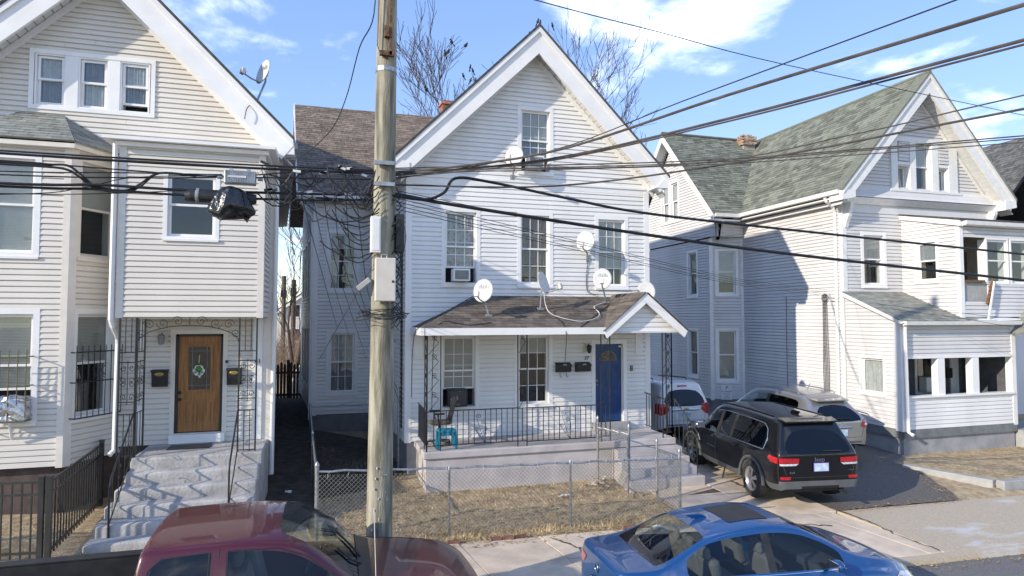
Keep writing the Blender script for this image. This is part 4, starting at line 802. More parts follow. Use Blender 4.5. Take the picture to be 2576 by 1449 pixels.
for i, (z0, z1, a, c) in enumerate(((7.6, 7.72, .24, .17), (7.72, 7.84, .17, .1), (7.84, 7.96, .1, .04))):
    MB().prism([FR.P(13.25, 0, z0), FR.P(13.25, a + .015, z0), FR.P(13.25, c + .01, z1), FR.P(13.25, 0, z1)], (6.4, 0, 0)).build('skirt_board', m_lilac, GH)
MB().prism([FR.P(13.2, 0, 7.4), FR.P(13.2, .1, 7.4), FR.P(13.2, .24, 7.58), FR.P(13.2, 0, 7.58)], (6.5, 0, 0)).build('cornice', m_lilactrim, GH); mb = MB(); FR.box(mb, 13.4, 19.5, 0, .04, 7.14, 7.4); mb.build('frieze_board', m_lilac, GH)
rake(GH, 16.44, 11.62, 3.5, 7.74, -.12, .4, m_lilactrim, w_=.34, roofm=m_greyroof, back=.4, nslat=30)
for x0 in (12.9, 19.5): MB().prism([(x0, -.14, 7.4), (x0 + .5, -.14, 7.5), (x0 + .5, -.14, 7.72), (x0, -.14, 7.72)], (0, .52, 0)).build('eave_return', m_lilactrim, GH)
def bracket(o, ux, n_, h=.75, dp=.3, th=.12):
    fr = Fr(o, ux, n_); pr = [(0, 0), (dp, 0), (dp, -.12), (dp * .8, -.25), (dp * .72, -.4), (dp * .4, -.58), (dp * .2, -h), (0, -h)]
    q = MB().prism([fr.P(-th / 2, d, z) for d, z in pr], fr.u * th).build('bracket', m_lilactrim, GH)
    MB().lathe([(.001, .012), (.045, .012), (.05, 0)], 14, fr.P(-th / 2 - .001, dp * .45, -.2), Matrix.Rotation(math.pi / 2, 3, 'Y') if abs(fr.u.x) > .5 else Matrix.Rotation(-math.pi / 2, 3, 'X')).build('rosette', m_lilactrim, q)
bracket((13.5, .4, 7.4), (1, 0, 0), (0, -1, 0)); bracket((19.4, .4, 7.4), (1, 0, 0), (0, -1, 0))
# left side wall, eave, gutter
FRs = Fr((13.4, .4, 0), (0, 1, 0), (-1, 0, 0)); siding(GH, FRs, [(.06, .8), (4.86, .8), (4.86, 7.45), (.06, 7.45)], [], m_lilac, course=.112)
for q in ((13.4, .4, 0),): 
    MB().box(13.36, .365, .75, 13.52, .5, 7.45).build('corner_post', m_lilactrim, GH)
MB().box(13.2, .4, 7.36, 13.42, 5.2, 7.46).build('frieze_board', m_lilactrim, GH); MB().box(12.95, .4, 7.5, 13.42, 5.2, 7.54).build('eave_soffit', m_lilactrim, GH)
MB().prism([(12.82, -.05, 7.6), (12.95, -.05, 7.58), (12.95, -.05, 7.72), (12.8, -.05, 7.72)], (0, 5.1, 0)).build('gutter', m_lilactrim, GH)
MB().tube([(12.9, .55, 7.58), (12.95, .55, 7.46), (13.25, .6, 7.3), (13.33, .62, 7.15), (13.33, .62, .5), (13.2, .6, .35)], .05, 8).build('downspout', m_lilactrim, GH)
# roofs
T = math.hypot(3.51, 3.92); up_ = Vector((3.51, 0, 3.92))
MB().prism([(12.9, -.1, 7.68), (16.44, -.1, 11.58), (16.44, 8.3, 11.58), (12.9, 4.72, 7.68)], (.02, 0, -.08)).build('roof', m_greyroof, GH); MB().prism([(19.98, -.1, 7.68), (16.44, -.1, 11.58), (16.44, 12, 11.58), (19.98, 12, 7.68)], (.02, 0, -.08)).build('roof', m_greyroof, GH)
shingles(GH, (12.9, -.16, 7.69), (0, 1, 0), up_, [(0, 0), (4.9, 0), (8.5, T), (0, T)], m_greyroof, tw=.3, ex=.14, lift=.018, bulk=True, rnd=1, name='roof_shingle')
up2 = Vector((0, 3.6, 3.92)); T2 = up2.length
MB().prism([(11.75, 4.7, 7.68), (12.9, 4.7, 7.68), (16.44, 8.3, 11.58), (11.75, 8.3, 11.58)], (0, .02, -.08)).build('roof', m_greyroof, GH); MB().prism([(11.75, 11.9, 7.68), (16.44, 11.9, 7.68), (16.44, 8.3, 11.58), (11.75, 8.3, 11.58)], (0, .02, -.08)).build('roof', m_greyroof, GH)
shingles(GH, (11.72, 4.68, 7.69), (1, 0, 0), up2, [(0, 0), (1.2, 0), (4.7, T2), (0, T2)], m_greyroof, tw=.3, ex=.14, lift=.018, bulk=True, rnd=1, name='roof_shingle')
MB().tube([(16.44, -.16, 11.66), (16.44, 12, 11.66)], .07, 6).build('ridge_cap', m_greyroof, GH); MB().tube([(11.72, 8.3, 11.66), (16.44, 8.3, 11.66)], .07, 6).build('ridge_cap', m_greyroof, GH)
# cross wing with cut-away corner
FRw = Fr((12.25, 5.71, 0), (0, 1, 0), (-1, 0, 0)); a1_, a2_ = (.78, 1.58, 4.68, 6.56), (.8, 1.6, 1.5, 3.46); pr_ = (2.05, 3.5, 7.85, 9.64)
siding(GH, FRw, [(0, .8), (5.6, .8), (5.6, 6.9), (0, 6.9)], [hl(a1_), hl(a2_)], m_lilac, course=.112, bulk=True)
FRu = Fr((12.2, 5.24, 0), (0, 1, 0), (-1, 0, 0)); siding(GH, FRu, [(.02, 6.95), (6.1, 6.95), (6.1, 7.6), (3.06, 11.1), (.02, 7.6)], [(2.55, 3.95, 7.9, 9.6)], m_lilac, course=.112, bulk=True)
for k in (0, 1): window(GH, FRu, 2.5 + .73 * k, 3.23 + .73 * k, 7.87, 9.62, casing=.09, cols=1, rows=1, back='curtain')
window(GH, FRw, *a1_, cols=1, rows=1, back='blind', lower='dark'); window(GH, FRw, *a2_, cols=1, rows=1, back='blind', lower='dark')
dg = Vector((1.15, -.46, 0)); FRd = Fr((12.25, 5.71, 0), dg, (-.46, -1.15, 0)); c1_, c2_ = (.18, 1.04, 4.7, 6.5), (.16, 1.02, 1.42, 3.48)
siding(GH, FRd, [(.06, .8), (1.2, .8), (1.2, 6.9), (.06, 6.9)], [hl(c1_), hl(c2_)], m_lilac, course=.112, bulk=True)
window(GH, FRd, *c1_, cols=1, rows=1, back='blind', lower='half'); window(GH, FRd, *c2_, cols=1, rows=1, back='blind')
mb = MB(); FRd.box(mb, -.03, .1, -.05, .03, .75, 6.9); mb.build('corner_post', m_lilactrim, GH); mb = MB(); FRd.box(mb, 1.14, 1.24, -.05, .03, .75, 6.9); mb.build('corner_post', m_lilactrim, GH)
siding(GH, Fr((12.2, 5.22, 0), (1, 0, 0), (0, -1, 0)), [(.02, 6.95), (1.2, 6.95), (1.2, 7.5), (.02, 7.5)], [], m_lilac, course=.112, bulk=True)
MB().prism([(12.2, 5.24, 6.92), (13.4, 5.24, 6.92), (12.25, 5.71, 6.9)], (0, 0, .03)).build('overhang_soffit', m_soffit, GH)
MB().prism([(12.25, 5.72, .8), (13.38, 5.28, .8), (13.38, 11, .8), (12.25, 11, .8)], (0, 0, -.9)).build('foundation', m_dfound, GH); MB().box(12.6, 6.1, .9, 14, 11, 7.5).build('inner_wall', m_room, GH)
bracket((12.3, 5.3, 7.4), (0, 1, 0), (0, -1, 0), h=.6, dp=.22)
for a, c in (((11.72, 4.7, 7.7), (11.72, 8.3, 11.62)), ((11.72, 11.9, 7.7), (11.72, 8.3, 11.62))):
    a, c = Vector(a), Vector(c); MB().prism([a - Vector((0, 0, .3)), c - Vector((0, 0, .34)), c, a], (.05, 0, 0)).build('rake_board', m_lilactrim, GH)
    MB().prism([a - Vector((-.05, 0, .3)), c - Vector((-.05, 0, .34)), c - Vector((-.48, 0, .34)), a - Vector((-.48, 0, .3))], (0, 0, .02)).build('rake_soffit', m_soffit, GH)
MB().prism([(11.8, 4.62, 7.58), (11.8, 4.72, 7.56), (11.8, 4.72, 7.7), (11.8, 4.6, 7.7)], (1.05, 0, 0)).build('gutter', m_lilactrim, GH); MB().box(11.8, 4.72, 7.45, 12.9, 5.24, 7.5).build('eave_soffit', m_lilactrim, GH)
# ragged brick chimney
m_oldbrick2 = mat('sooty_brick', (.24, .11, .07), .95, col2=(.45, .36, .28), scale=7, isl=.35, bump=.4)
cm = MB().box(15.42, 7.8, 10.9, 15.98, 8.3, 11.74).build('chimney', m_mortar, GH); bm_ = MB().box(-.1, -.05, -.032, .1, .05, .032).mesh('chimney_brick', m_oldbrick2); r_ = random.Random(4)
for k in range(10):
    top = 10 if k < 3 else 7 + k % 3
for row in range(9):
    z = 11.36 + row * .062
    for side in range(2):
        n = 3 if side == 0 else 2
        for i in range(n):
            if row > 4 and r_.random() < (row - 4) * .25 + (.25 if i > 1 and side == 0 else 0): continue
            o = link('chimney_brick', bm_, cm)
            off = .1 if row % 2 else 0
            o.location = (15.47 + off * .6 + i * .2, 7.77 + r_.uniform(-.02, .02), z) if side == 0 else (15.39 + r_.uniform(-.02, .02), 7.85 + off + i * .2, z); o.rotation_euler = (r_.uniform(-.06, .06) * (row > 5), 0, (math.pi / 2 if side else 0) + r_.uniform(-.1, .1) * (row > 5))
# second-floor enclosed porch
FR2 = Fr((15.7, .4, 0), (0, -1, 0), (-1, 0, 0)); sw = (.47, 1.27, 4.94, 6.24)
siding(GH, FR2, [(.02, 4.2), (1.86, 3.88), (1.86, 6.58), (.02, 7.0)], [hl(sw)], m_lilac, course=.112)
window(GH, FR2, *sw, cols=1, rows=1, back='grey', lower='dark', casing=.08)
MB().prism([(15.6, .4, 7.0), (15.6, -1.62, 6.52), (15.6, -1.62, 6.72), (15.6, .4, 7.12)], (.08, 0, 0)).build('rake_board', m_trim, GH)
MB().prism([(15.58, .4, 7.12), (15.58, -1.66, 6.68), (15.58, -1.66, 6.73), (15.58, .4, 7.17)], (4, 0, 0)).build('porch_roof', m_darkroof, GH); MB().prism([(15.7, -1.75, 6.55), (15.7, -1.6, 6.52), (15.7, -1.6, 6.66), (15.7, -1.77, 6.66)], (3.9, 0, 0)).build('gutter', m_lilactrim, GH)
MB().box(15.68, -1.54, 3.85, 15.82, -1.42, 6.6).build('corner_post', m_trim, GH)
FR2f = Fr((0, -1.5, 0), (1, 0, 0), (0, -1, 0)); siding(GH, FR2f, [(15.82, 3.9), (19.5, 3.9), (19.5, 4.86), (15.82, 4.86)], [(15.8, 16.75, 4.35, 4.9)], m_lilac, course=.112); siding(GH, FR2f, [(15.82, 6.22), (19.5, 6.22), (19.5, 6.55), (15.82, 6.55)], [], m_lilac, course=.112)
for u0, u1 in ((16.7, 17.6), (17.66, 18.56)): window(GH, FR2f, u0, u1, 4.86, 6.22, casing=.05, cols=1, rows=1, back='none', sill=False, recess=.05)
m_tan = mat('tan_interior', (.34, .29, .2), .8, var=.1)
MB().box(15.84, -.2, 3.95, 19.4, .34, 6.5).build('inner_porch_wall', m_tan, GH); dd = MB().box(16.35, -.26, 4.3, 17.0, -.205, 6.05).build('inner_porch_door', m_trim, GH)
for i in range(3):
    for j in range(4): MB().box(16.45 + i * .16, -.268, 4.9 + j * .25, 16.58 + i * .16, -.262, 5.12 + j * .25).build('pane', m_pane, dd)
for i in range(4): MB().box(15.84 + i * .235, -1.48, 4.36, 16.07 + i * .235, -1.44, 4.92).build('sill_panel', m_grey, GH)
MB().box(15.82, -1.56, 4.9, 16.6, -1.42, 4.97).build('rotten_sill', m_rust, GH); MB().obox((16.72, -1.62, 4.62), (.1, .08, .75), Matrix.Rotation(.35, 3, 'Y')).build('broken_board', m_rust, GH); MB().obox((16.62, -1.7, 4.35), (.05, .03, 1.2), Matrix.Rotation(.25, 3, 'Y')).build('broken_board', m_trim, GH)
MB().box(17.0, -.6, 5.0, 17.15, -.5, 5.9).build('brick_pier', m_brick, GH)
# ground-floor enclosed porch
FR3 = Fr((13.4, .4, 0), (0, -1, 0), (-1, 0, 0)); pw_ = (.54, 1.44, 1.65, 2.76)
siding(GH, FR3, [(.06, .8), (1.85, .8), (1.85, 3.78), (.06, 4.55)], [hl(pw_)], m_lilac, course=.112)
window(GH, FR3, *pw_, cols=1, rows=1, back='curtain', hung=False, casing=.06)
FRp = Fr((0, -1.55, 0), (1, 0, 0), (0, -1, 0))
siding(GH, FRp, [(13.56, .8), (17.62, .8), (17.62, 1.68), (13.56, 1.68)], [], m_white, course=.112); siding(GH, FRp, [(13.56, 2.78), (17.62, 2.78), (17.62, 3.8), (13.56, 3.8)], [], m_lilac, course=.112)
for x0, x1, dpt in ((13.36, 13.56, .22), (14.66, 14.92, .2), (15.95, 16.2, .2), (17.5, 17.66, .2)): MB().box(x0, -1.59, .75 if x0 < 14 or x0 > 17 else 1.7, x1, -1.59 + dpt, 3.8 if x0 < 14 or x0 > 17 else 2.78).build('porch_post', m_trim, GH)
MB().box(13.56, -1.6, 2.74, 17.5, -1.42, 2.8).build('opening_head', m_trim, GH); MB().box(13.56, -1.64, 1.66, 17.5, -1.4, 1.71).build('opening_sill', m_trim, GH)
MB().box(13.42, -1.585, .56, 17.62, -1.5, .8).build('base_board', m_dfound, GH); MB().box(13.38, -1.5, .56, 13.44, .4, .8).build('base_board', m_dfound, GH); MB().box(13.45, -1.52, -.2, 17.6, .4, .56).build('porch_foundation', m_found, GH)
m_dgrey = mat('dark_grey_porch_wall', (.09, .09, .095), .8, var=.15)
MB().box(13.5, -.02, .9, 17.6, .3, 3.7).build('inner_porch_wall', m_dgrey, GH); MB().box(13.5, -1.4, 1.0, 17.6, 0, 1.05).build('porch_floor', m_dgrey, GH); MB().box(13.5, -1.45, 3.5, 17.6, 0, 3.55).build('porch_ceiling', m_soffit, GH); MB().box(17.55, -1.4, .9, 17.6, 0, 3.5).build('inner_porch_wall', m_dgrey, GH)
FRi = Fr((0, -.02, 0), (1, 0, 0), (0, -1, 0)); mb = MB()
for q in ((15.6, 15.68, 1.6, 2.9), (16.55, 16.63, 1.6, 2.9), (15.6, 16.63, 1.52, 1.6), (15.6, 16.63, 2.9, 2.98)): FRi.box(mb, q[0], q[1], 0, .03, q[2], q[3])
iw = mb.build('inner_window', m_trim, GH); MB().box(15.68, -.035, 1.6, 16.55, -.03, 2.9).build('pane', m_pane, iw); mb = MB(); FRi.box(mb, 15.68, 16.55, .0, .004, 1.6, 2.9); mb.build('room_shade', m_room, iw); MB().box(15.75, -.3, 1.62, 16.5, -.04, 2.05).build('air_conditioner', m_lilactrim, iw)
MB().box(17.02, -.06, 1.1, 17.35, -.02, 3.1).build('inner_door', m_lilactrim, GH); MB().box(16.78, -.14, 2.0, 17.0, -.02, 2.3).build('mailbox', m_black, GH)
# shed roof of the porch
uv = Vector((0, 2.1, .88)); MB().prism([(13.28, -1.72, 3.78), (15.72, -1.72, 3.78), (15.72, .38, 4.66), (13.28, .38, 4.66)], (0, 0, -.06)).build('porch_shed_roof', m_paleroof, GH)
shingles(GH, (13.26, -1.74, 3.79), (1, 0, 0), uv, [(0, 0), (3.5, 0), (2.44, uv.length), (0, uv.length)], m_paleroof, tw=.3, ex=.14)
MB().prism([(13.24, -1.8, 3.74), (13.24, -1.7, 3.7), (13.24, .4, 4.56), (13.24, .4, 4.68)], (.05, 0, 0)).build('rake_board', m_trim, GH)
MB().prism([(13.3, -1.84, 3.68), (13.3, -1.72, 3.66), (13.3, -1.72, 3.78), (13.3, -1.86, 3.78)], (4.3, 0, 0)).build('gutter', m_lilactrim, GH); MB().prism([(15.72, -1.74, 3.8), (17.7, -1.74, 3.84), (17.7, -1.4, 3.9), (15.72, -1.4, 3.9)], (0, 0, -.04)).build('porch_shed_flashing', m_lilactrim, GH)
MB().tube([(13.42, -1.7, 3.7), (13.44, -1.66, 3.5), (13.47, -1.66, .75), (13.5, -1.8, .68)], .05, 8).build('downspout', m_trim, GH)
# entry beside the porch, cut by the frame
EN = thing('entry_porch', 'grey railed side entry with little roof at the right of the grey porch', 'porch', (18.2, -1.8, .1))
MB().box(17.68, -2.1, -.1, 19.6, -.5, .6).build('base', m_grey, EN); MB().box(17.75, -2.1, 3.15, 19.6, -1.95, 3.45).build('beam', m_grey, EN)
MB().prism([(17.62, -2.25, 3.45), (18.5, -2.25, 4.3), (19.4, -2.25, 3.45)], (0, 1.6, 0)).build('gable', m_grey, EN)
for s in (-1, 1): MB().prism([(18.5 + s * .98, -2.32, 3.38), (18.5, -2.32, 4.32), (18.5, -2.32, 4.4), (18.5 + s * 1.02, -2.32, 3.45)], (0, 1.7, 0)).build('roof', m_paleroof, EN)
for x in (17.75, 19.5): MB().box(x, -2.1, .6, x + .1, -2.0, 3.15).build('post', m_grey, EN)
MB().box(17.85, -2.08, 1.55, 19.5, -2.02, 1.63).build('top_rail', m_grey, EN); MB().box(17.85, -2.08, .72, 19.5, -2.02, .78).build('bottom_rail', m_grey, EN)
for i in range(12): MB().box(17.95 + i * .13, -2.07, .78, 17.99 + i * .13, -2.03, 1.55).build('baluster', m_grey, EN)
# the next house beyond, cut by the frame
NH = thing('next_house', 'house beyond the grey one showing only its dark grey shingle roof', 'house', (26, 6, .2))
MB().box(21.6, 2.4, -.2, 29.5, 14, 7.2).build('wall', m_lilac, NH); up3 = Vector((3.9, 0, 4.2))
MB().prism([(21.2, 1.9, 6.9), (25.1, 1.9, 11.1), (29, 1.9, 6.9), (29, 1.9, 6.8), (25.1, 1.9, 10.9), (21.2, 1.9, 6.8)], (0, 12, 0)).build('roof', m_darkroof, NH)
m_slate = mat('slate_shingle', (.115, .115, .11), .9, var=.25, isl=.35)
shingles(NH, (21.15, 1.85, 6.92), (0, 1, 0), up3, [(0, 0), (12, 0), (12, up3.length), (0, up3.length)], m_slate, tw=.22, ex=.15, lift=.014, bulk=True, rnd=1, name='roof_shingle')
# ------------------------------------------------------------------ chain link fence
CF = thing('chain_link_fence', 'galvanised chain link fence with open gate round the dead-grass yard', 'fence', (1.5, -4.05, 0))
def fy(x): return -4.08 - .045 * (x - 2)
def post(x, y, h, r=.03, nm='post'):
    z = gz(x, y) - .05; o = MB().tube([(x, y, z), (x, y, z + h)], r, 10).build(nm, m_galv, CF, smooth=False); MB().lathe([(r * 1.15, 0), (r * 1.2, .03), (r * .9, .06), (r * .35, .085), (.002, .1)], 10, (x, y, z + h - .02)).build('post_cap', m_galv, o, smooth=True)
post(-1.97, fy(-1.97), 1.32, .035); post(4.85, fy(4.85), 1.3, .032)
for x in (.3, 2.59): post(x, fy(x), 1.2, .022)
for x, y, h in ((4.22, -1.72, 1.5), (4.62, -2.5, 1.45), (4.85, -3.32, 1.3), (-2.1, -.3, 1.1), (-2.22, 3.35, 1.1)): post(x, y, h, .028)
def rail(a, b, r=.02, nm='top_rail'):
    pts = [Vector(a).lerp(Vector(b), i / 10) + Vector((0, 0, -.012 * math.sin(i * 2.1))) for i in range(11)]; MB().tube(pts, r, 8).build(nm, m_galv, CF)
def mesh_panel(a, b, h, sp=.075, r=.0032, nm='wire_mesh'):
    a, b = Vector(a), Vector(b); L = (b - a).length; u = (b - a) / L; mb = MB(); rg_ = random.Random(2); c = -h
    while c < L + h:
        for sg in (1, -1):
            # line u = c + sg*(z) clipped to 0..L and 0..h
            z0, z1 = 0, h; u0, u1 = (c, c + h) if sg > 0 else (c + h, c)
            t0, t1 = 0, 1; du = u1 - u0
            lo, hi = sorted(((0 - u0) / du, (L - u0) / du)); t0, t1 = max(0, lo), min(1, hi)
            if t1 - t0 > .02:
                P = lambda t: a + u * (u0 + du * t) + Vector((0, 0, h * t)); w_ = Vector((u.y, -u.x, 0)) * (.004 * sg); mb.tube([P(t0) + w_, P((t0 + t1) / 2) + w_ + Vector((u.y, -u.x, 0)) * .012 * math.sin(c * 1.3), P(t1) + w_], r, 3, caps=False)
        c += sp
    return stuff(mb.build(nm, m_mesh, CF))
fx = [-1.97, .3, 2.59, 4.85]
for a, b in zip(fx, fx[1:]): mesh_panel((a, fy(a) - .03, gz(a, -4.2) + .03), (b, fy(b) - .03, gz(b, -4.2) + .03), 1.1)
rail((-1.97, fy(-1.97), 1.22 + .04), (.3, fy(.3), 1.19)); rail((.3, fy(.3), 1.19), (2.59, fy(2.59), 1.16)); rail((2.59, fy(2.59), 1.16), (4.85, fy(4.85), 1.12))
for i in range(20): x = -1.8 + i * .34; MB().tube([(x, fy(x) - .024, 1.13), (x + .01, fy(x) - .026, 1.21), (x + .03, fy(x), 1.225 - .014 * (x + 2) / 2)], .006, 4).build('tie_wire', m_galv, CF)
mesh_panel((4.85, -4.18, .03), (4.85, -3.34, .05), 1.05); rail((4.85, -4.18, 1.1), (4.85, -3.34, 1.12))
mesh_panel((4.22, -1.74, .1), (4.62, -2.48, .1), 1.2); rail((4.22, -1.74, 1.35), (4.62, -2.48, 1.3))
mesh_panel((-1.97, -3.85, .1), (-2.22, 3.35, .4), 1.02, sp=.085); rail((-1.97, -3.85, 1.2), (-2.1, -.3, 1.28)); rail((-2.1, -.3, 1.28), (-2.22, 3.35, 1.42)); mesh_panel((-2.22, 3.35, .3), (-.4, 3.35, .3), 1.05, sp=.085); rail((-2.22, 3.35, 1.4), (-.4, 3.35, 1.4))
post(-.12, .3, 2.0, .03)
g = thing('gate_leaf', 'small chain link gate leaf standing open beside the porch steps', 'gate', (4.45, -2.7, 0))
fr_ = [(4.6, -2.52, .15), (4.6, -2.52, 1.3), (4.33, -3.0, 1.26), (4.33, -3.0, .1), (4.6, -2.52, .15)]; MB().tube(fr_, .018, 8).build('frame', m_galv, g); MB().tube([(4.6, -2.5, .8), (4.33, -2.98, .78)], .012, 6).build('crossbar', m_galv, g); CFs = CF; CF = g; mesh_panel((4.6, -2.52, .15), (4.33, -3.0, .12), 1.12); CF = CFs
# ------------------------------------------------------------------ utility pole
UP = thing('utility_pole', 'tall weathered wooden utility pole hung with boxes and cable coils', 'pole', (-1.17, -6.8, 0))
pts = [(-1.17 + .006 * z, -6.8, z) for z in [-.3 + .5 * i for i in range(25)]]; MB().tube(pts, [.175 - .0055 * p[2] for p in pts], 20).build('shaft', m_pole, UP, smooth=True)
b = MB().box(-1.27, -7.12, 4.1, -1.01, -6.97, 4.66).build('cream_cabinet', m_boxcream, UP, bevel=.012); MB().tube([(-1.19, -7.04, 4.66), (-1.19, -7.04, 4.71), (-1.12, -7.04, 4.71), (-1.12, -7.04, 4.66)], .007, 5).build('handle', m_boxcream, b); MB().box(-1.06, -7.126, 4.34, -1.035, -7.118, 4.37).build('lock', m_black, b)
b = MB().box(-1.33, -7.08, 4.73, -1.2, -6.95, 5.2).build('white_cabinet', m_lilactrim, UP, bevel=.008); MB().box(-1.31, -7.088, 4.76, -1.22, -7.08, 5.17).build('cabinet_door', m_lilactrim, b)
MB().box(-.99, -6.9, 4.76, -.88, -6.72, 5.27).build('black_cabinet', m_black, UP, bevel=.01)
MB().obox((-1.4, -6.86, 4.33), (.2, .1, .07), Matrix.Rotation(-.7, 3, 'Y')).build('floodlight', m_grey, UP, bevel=.008)
MB().box(-1.105, -6.985, 7.38, -1.07, -6.93, 9.2).build('rusty_brace', m_rust, UP); MB().box(-1.23, -6.985, 7.37, -1.04, -6.93, 7.43).build('brace_bracket', m_rust, UP); MB().box(-1.17, -7.0, 7.62, -1.11, -6.93, 7.76).build('brace_clip', m_rust, UP)
MB().lathe([(.142, -.03), (.142, .03)], 20, (-1.127, -6.8, 7.22)).build('metal_band', m_galv, UP)
for z in (5.62, 5.9): MB().box(-1.28, -7.0, z, -1.02, -6.94, z + .05).build('cable_bracket', m_galv, UP)
MB().tube([(-1.24, -6.95, 9), (-1.25, -6.95, 8.0), (-1.26, -6.94, 7.5), (-1.22, -6.96, 7.38), (-1.12, -6.97, 7.32)], .009, 5).build('ground_wire', m_cable, UP)
for ch, x, z in (('2', -1.14, 1.93), ('6', -1.125, 1.86), ('9', -1.11, 1.79), ('5', -1.085, 1.71)): text('pole_digit', ch, .07, (x, -6.975, z - .15), (1, 0, 0), (0, 0, 1), m_galv, UP)
MB().box(-1.16, -6.985, 1.86, -1.09, -6.965, 1.88).build('tag', m_galv, UP)
for i in range(9): z = .9 + i * .13; x = -1.24 + .05 * math.sin(i * 2.7); MB().box(x, -6.975, z, x + .012, -6.955, z + .025).build('staple', m_paper, UP)
# coils and loops of cable round the pole
CT = thing('cable_tangle', 'dense tangle of black cable loops gathered left of the utility pole', 'cables', (-1.9, -6.8, 5.3)); rg_ = random.Random(9)
def droop(a, b, sag, n=10, jit=.0):
    a, b = Vector(a), Vector(b); return [a.lerp(b, i / n) + Vector((rg_.uniform(-jit, jit), rg_.uniform(-jit, jit), -sag * 4 * (i / n) * (1 - i / n) + rg_.uniform(-jit, jit))) for i in range(n + 1)]
for i in range(32):
    x0 = rg_.uniform(-2.75, -1.35); x1 = x0 + rg_.uniform(.15, .7); z0 = rg_.choice((5.48, 5.52, 5.72, 5.8, 5.86)); z1 = rg_.choice((5.45, 5.52, 5.75, 5.84))
    MB().tube(droop((x0, -6.75 + rg_.uniform(-.1, .1), z0), (min(x1, -1.25), -6.75 + rg_.uniform(-.12, .12), z1), rg_.uniform(.05, .33), 9, .014), rg_.choice((.005, .006, .009)), 4).build('loop', m_cable if i % 4 else m_cableg, CT)
for i in range(14):
    z = rg_.uniform(4.75, 5.75); MB().tube(droop((-1.9 + rg_.uniform(-.3, .3), -6.85, z + .1), (-1.22, -7.0, z), rg_.uniform(.1, .3), 9, .01), .008, 4).build('loop', m_cable, CT)
for i in range(22):
    z = rg_.uniform(4.0, 5.9); a0 = rg_.uniform(-.6, .9); MB().tube([(-1.0 + .1 * math.sin(k * .8 + i) * rg_.uniform(.5, 1), -6.85 + .08 * math.cos(k * .8 + i), z - k * .06) for k in range(9)], .007, 4).build('loop', m_cable, CT)
for i in range(9):
    MB().tube([(-1.15 + (.2 + .02 * i) * math.cos(k * .5), -6.82 + (.2 + .01 * i) * math.sin(k * .5), 3.98 - .01 * i + .05 * math.sin(k * .5 + i)) for k in range(14)], .005, 4).build('loop', m_cable, CT)
for i in range(16): x = rg_.uniform(-2.7, -1.4); MB().obox((x, -6.8, rg_.choice((5.52, 5.78, 5.86))), (rg_.uniform(.04, .12), .03, .03), Matrix.Rotation(rg_.uniform(-.5, .5), 3, 'Y')).build('connector', rg_.choice((m_galv, m_black, m_paper)), CT)
# strand cables and service drops
def cable(pts, r, label, m=None, sub=6, name='cable', n=6, group=None):
    P = [Vector(p) for p in pts]; out_ = []
    for i in range(len(P) - 1):
        p0, p1, p2, p3 = P[max(i - 1, 0)], P[i], P[i + 1], P[min(i + 2, len(P) - 1)]
        for k in range(sub):
            t = k / sub; out_.append(.5 * ((2 * p1) + (p2 - p0) * t + (2 * p0 - 5 * p1 + 4 * p2 - p3) * t * t + (3 * p1 - p0 - 3 * p2 + p3) * t ** 3))
    out_.append(P[-1]); o = MB().tube(out_, r, n).build(name, m or m_cable); tag(o, label, 'cable', group); return o
def ext(pts, d=6): a, b = Vector(pts[-2]), Vector(pts[-1]); return list(pts) + [tuple(b + (b - a).normalized() * d)]
cable(ext([(-.98, -6.6, 5.88), (.71, -8.02, 5.93), (1.85, -10.14, 6.06), (2.51, -12.42, 5.96)]), .015, 'thick grey cable rising steepest to the upper right corner', m_cableg)
cable(ext([(-.98, -6.6, 5.85), (.79, -7.94, 5.88), (1.97, -9.96, 5.89), (2.93, -12.12, 5.9)]), .014, 'thick grey cable just below the steepest one at the upper right', m_cableg)
cable(ext([(-.98, -6.6, 5.82), (.79, -7.92, 5.86), (1.97, -9.94, 5.865), (2.93, -12.1, 5.87)]), .009, 'thin wire lashed under the second thick cable at the upper right', m_cableg)
cable(ext([(-.98, -6.6, 5.8), (.79, -7.94, 5.98), (1.7, -9.58, 6.17), (2.46, -12.0, 6.19)]), .006, 'thin black wire crossing the sky highest on the right')
cable(ext([(-.98, -6.6, 5.93), (2.51, -8.24, 5.86), (3.72, -9.85, 5.92), (4.41, -11.1, 5.99)]), .0075, 'thin twisted wire crossing the grey gable near its peak', m_cableg)
cable(ext([(-.98, -6.6, 5.72), (1.1, -7.39, 5.67), (2.89, -9.18, 5.73), (4.41, -11.1, 5.86)]), .0125, 'thick cable crossing the middle of the grey shingle roof', m_cableg)
cable(ext([(-.98, -6.6, 5.95), (2.73, -7.89, 6.0), (4.69, -8.89, 6.06), (6.31, -9.79, 6.12)]), .009, 'upper of three nearly level wires over the grey gable window', m_cableg)
cable(ext([(-.98, -6.6, 5.91), (2.73, -7.89, 5.97), (4.69, -8.89, 6.04), (6.31, -9.79, 6.09)]), .008, 'middle of three nearly level wires over the grey gable window', m_cableg)
cable(ext([(-.98, -6.6, 5.88), (2.73, -7.89, 5.94), (4.69, -8.89, 5.99), (6.31, -9.79, 6.04)]), .007, 'lowest of three nearly level wires over the grey gable window', m_cableg)
cable(ext([(-4, -10, 7.3), (.61, -7.98, 7.88), (2.86, -7.09, 8.15), (5.7, -6.37, 8.26), (12.83, -5.36, 8.33)], 12), .007, 'lone thin wire falling across the sky from the top centre to the right')
cable(ext([(-1.3, -6.75, 5.56), (-.9, -6.75, 5.55), (-.13, -6.75, 5.45), (2.89, -6.75, 5.14), (5.5, -6.75, 4.92), (10.63, -6.75, 4.58)], 8), .026, 'thickest black trunk cable sagging in front of the upper windows to the right')
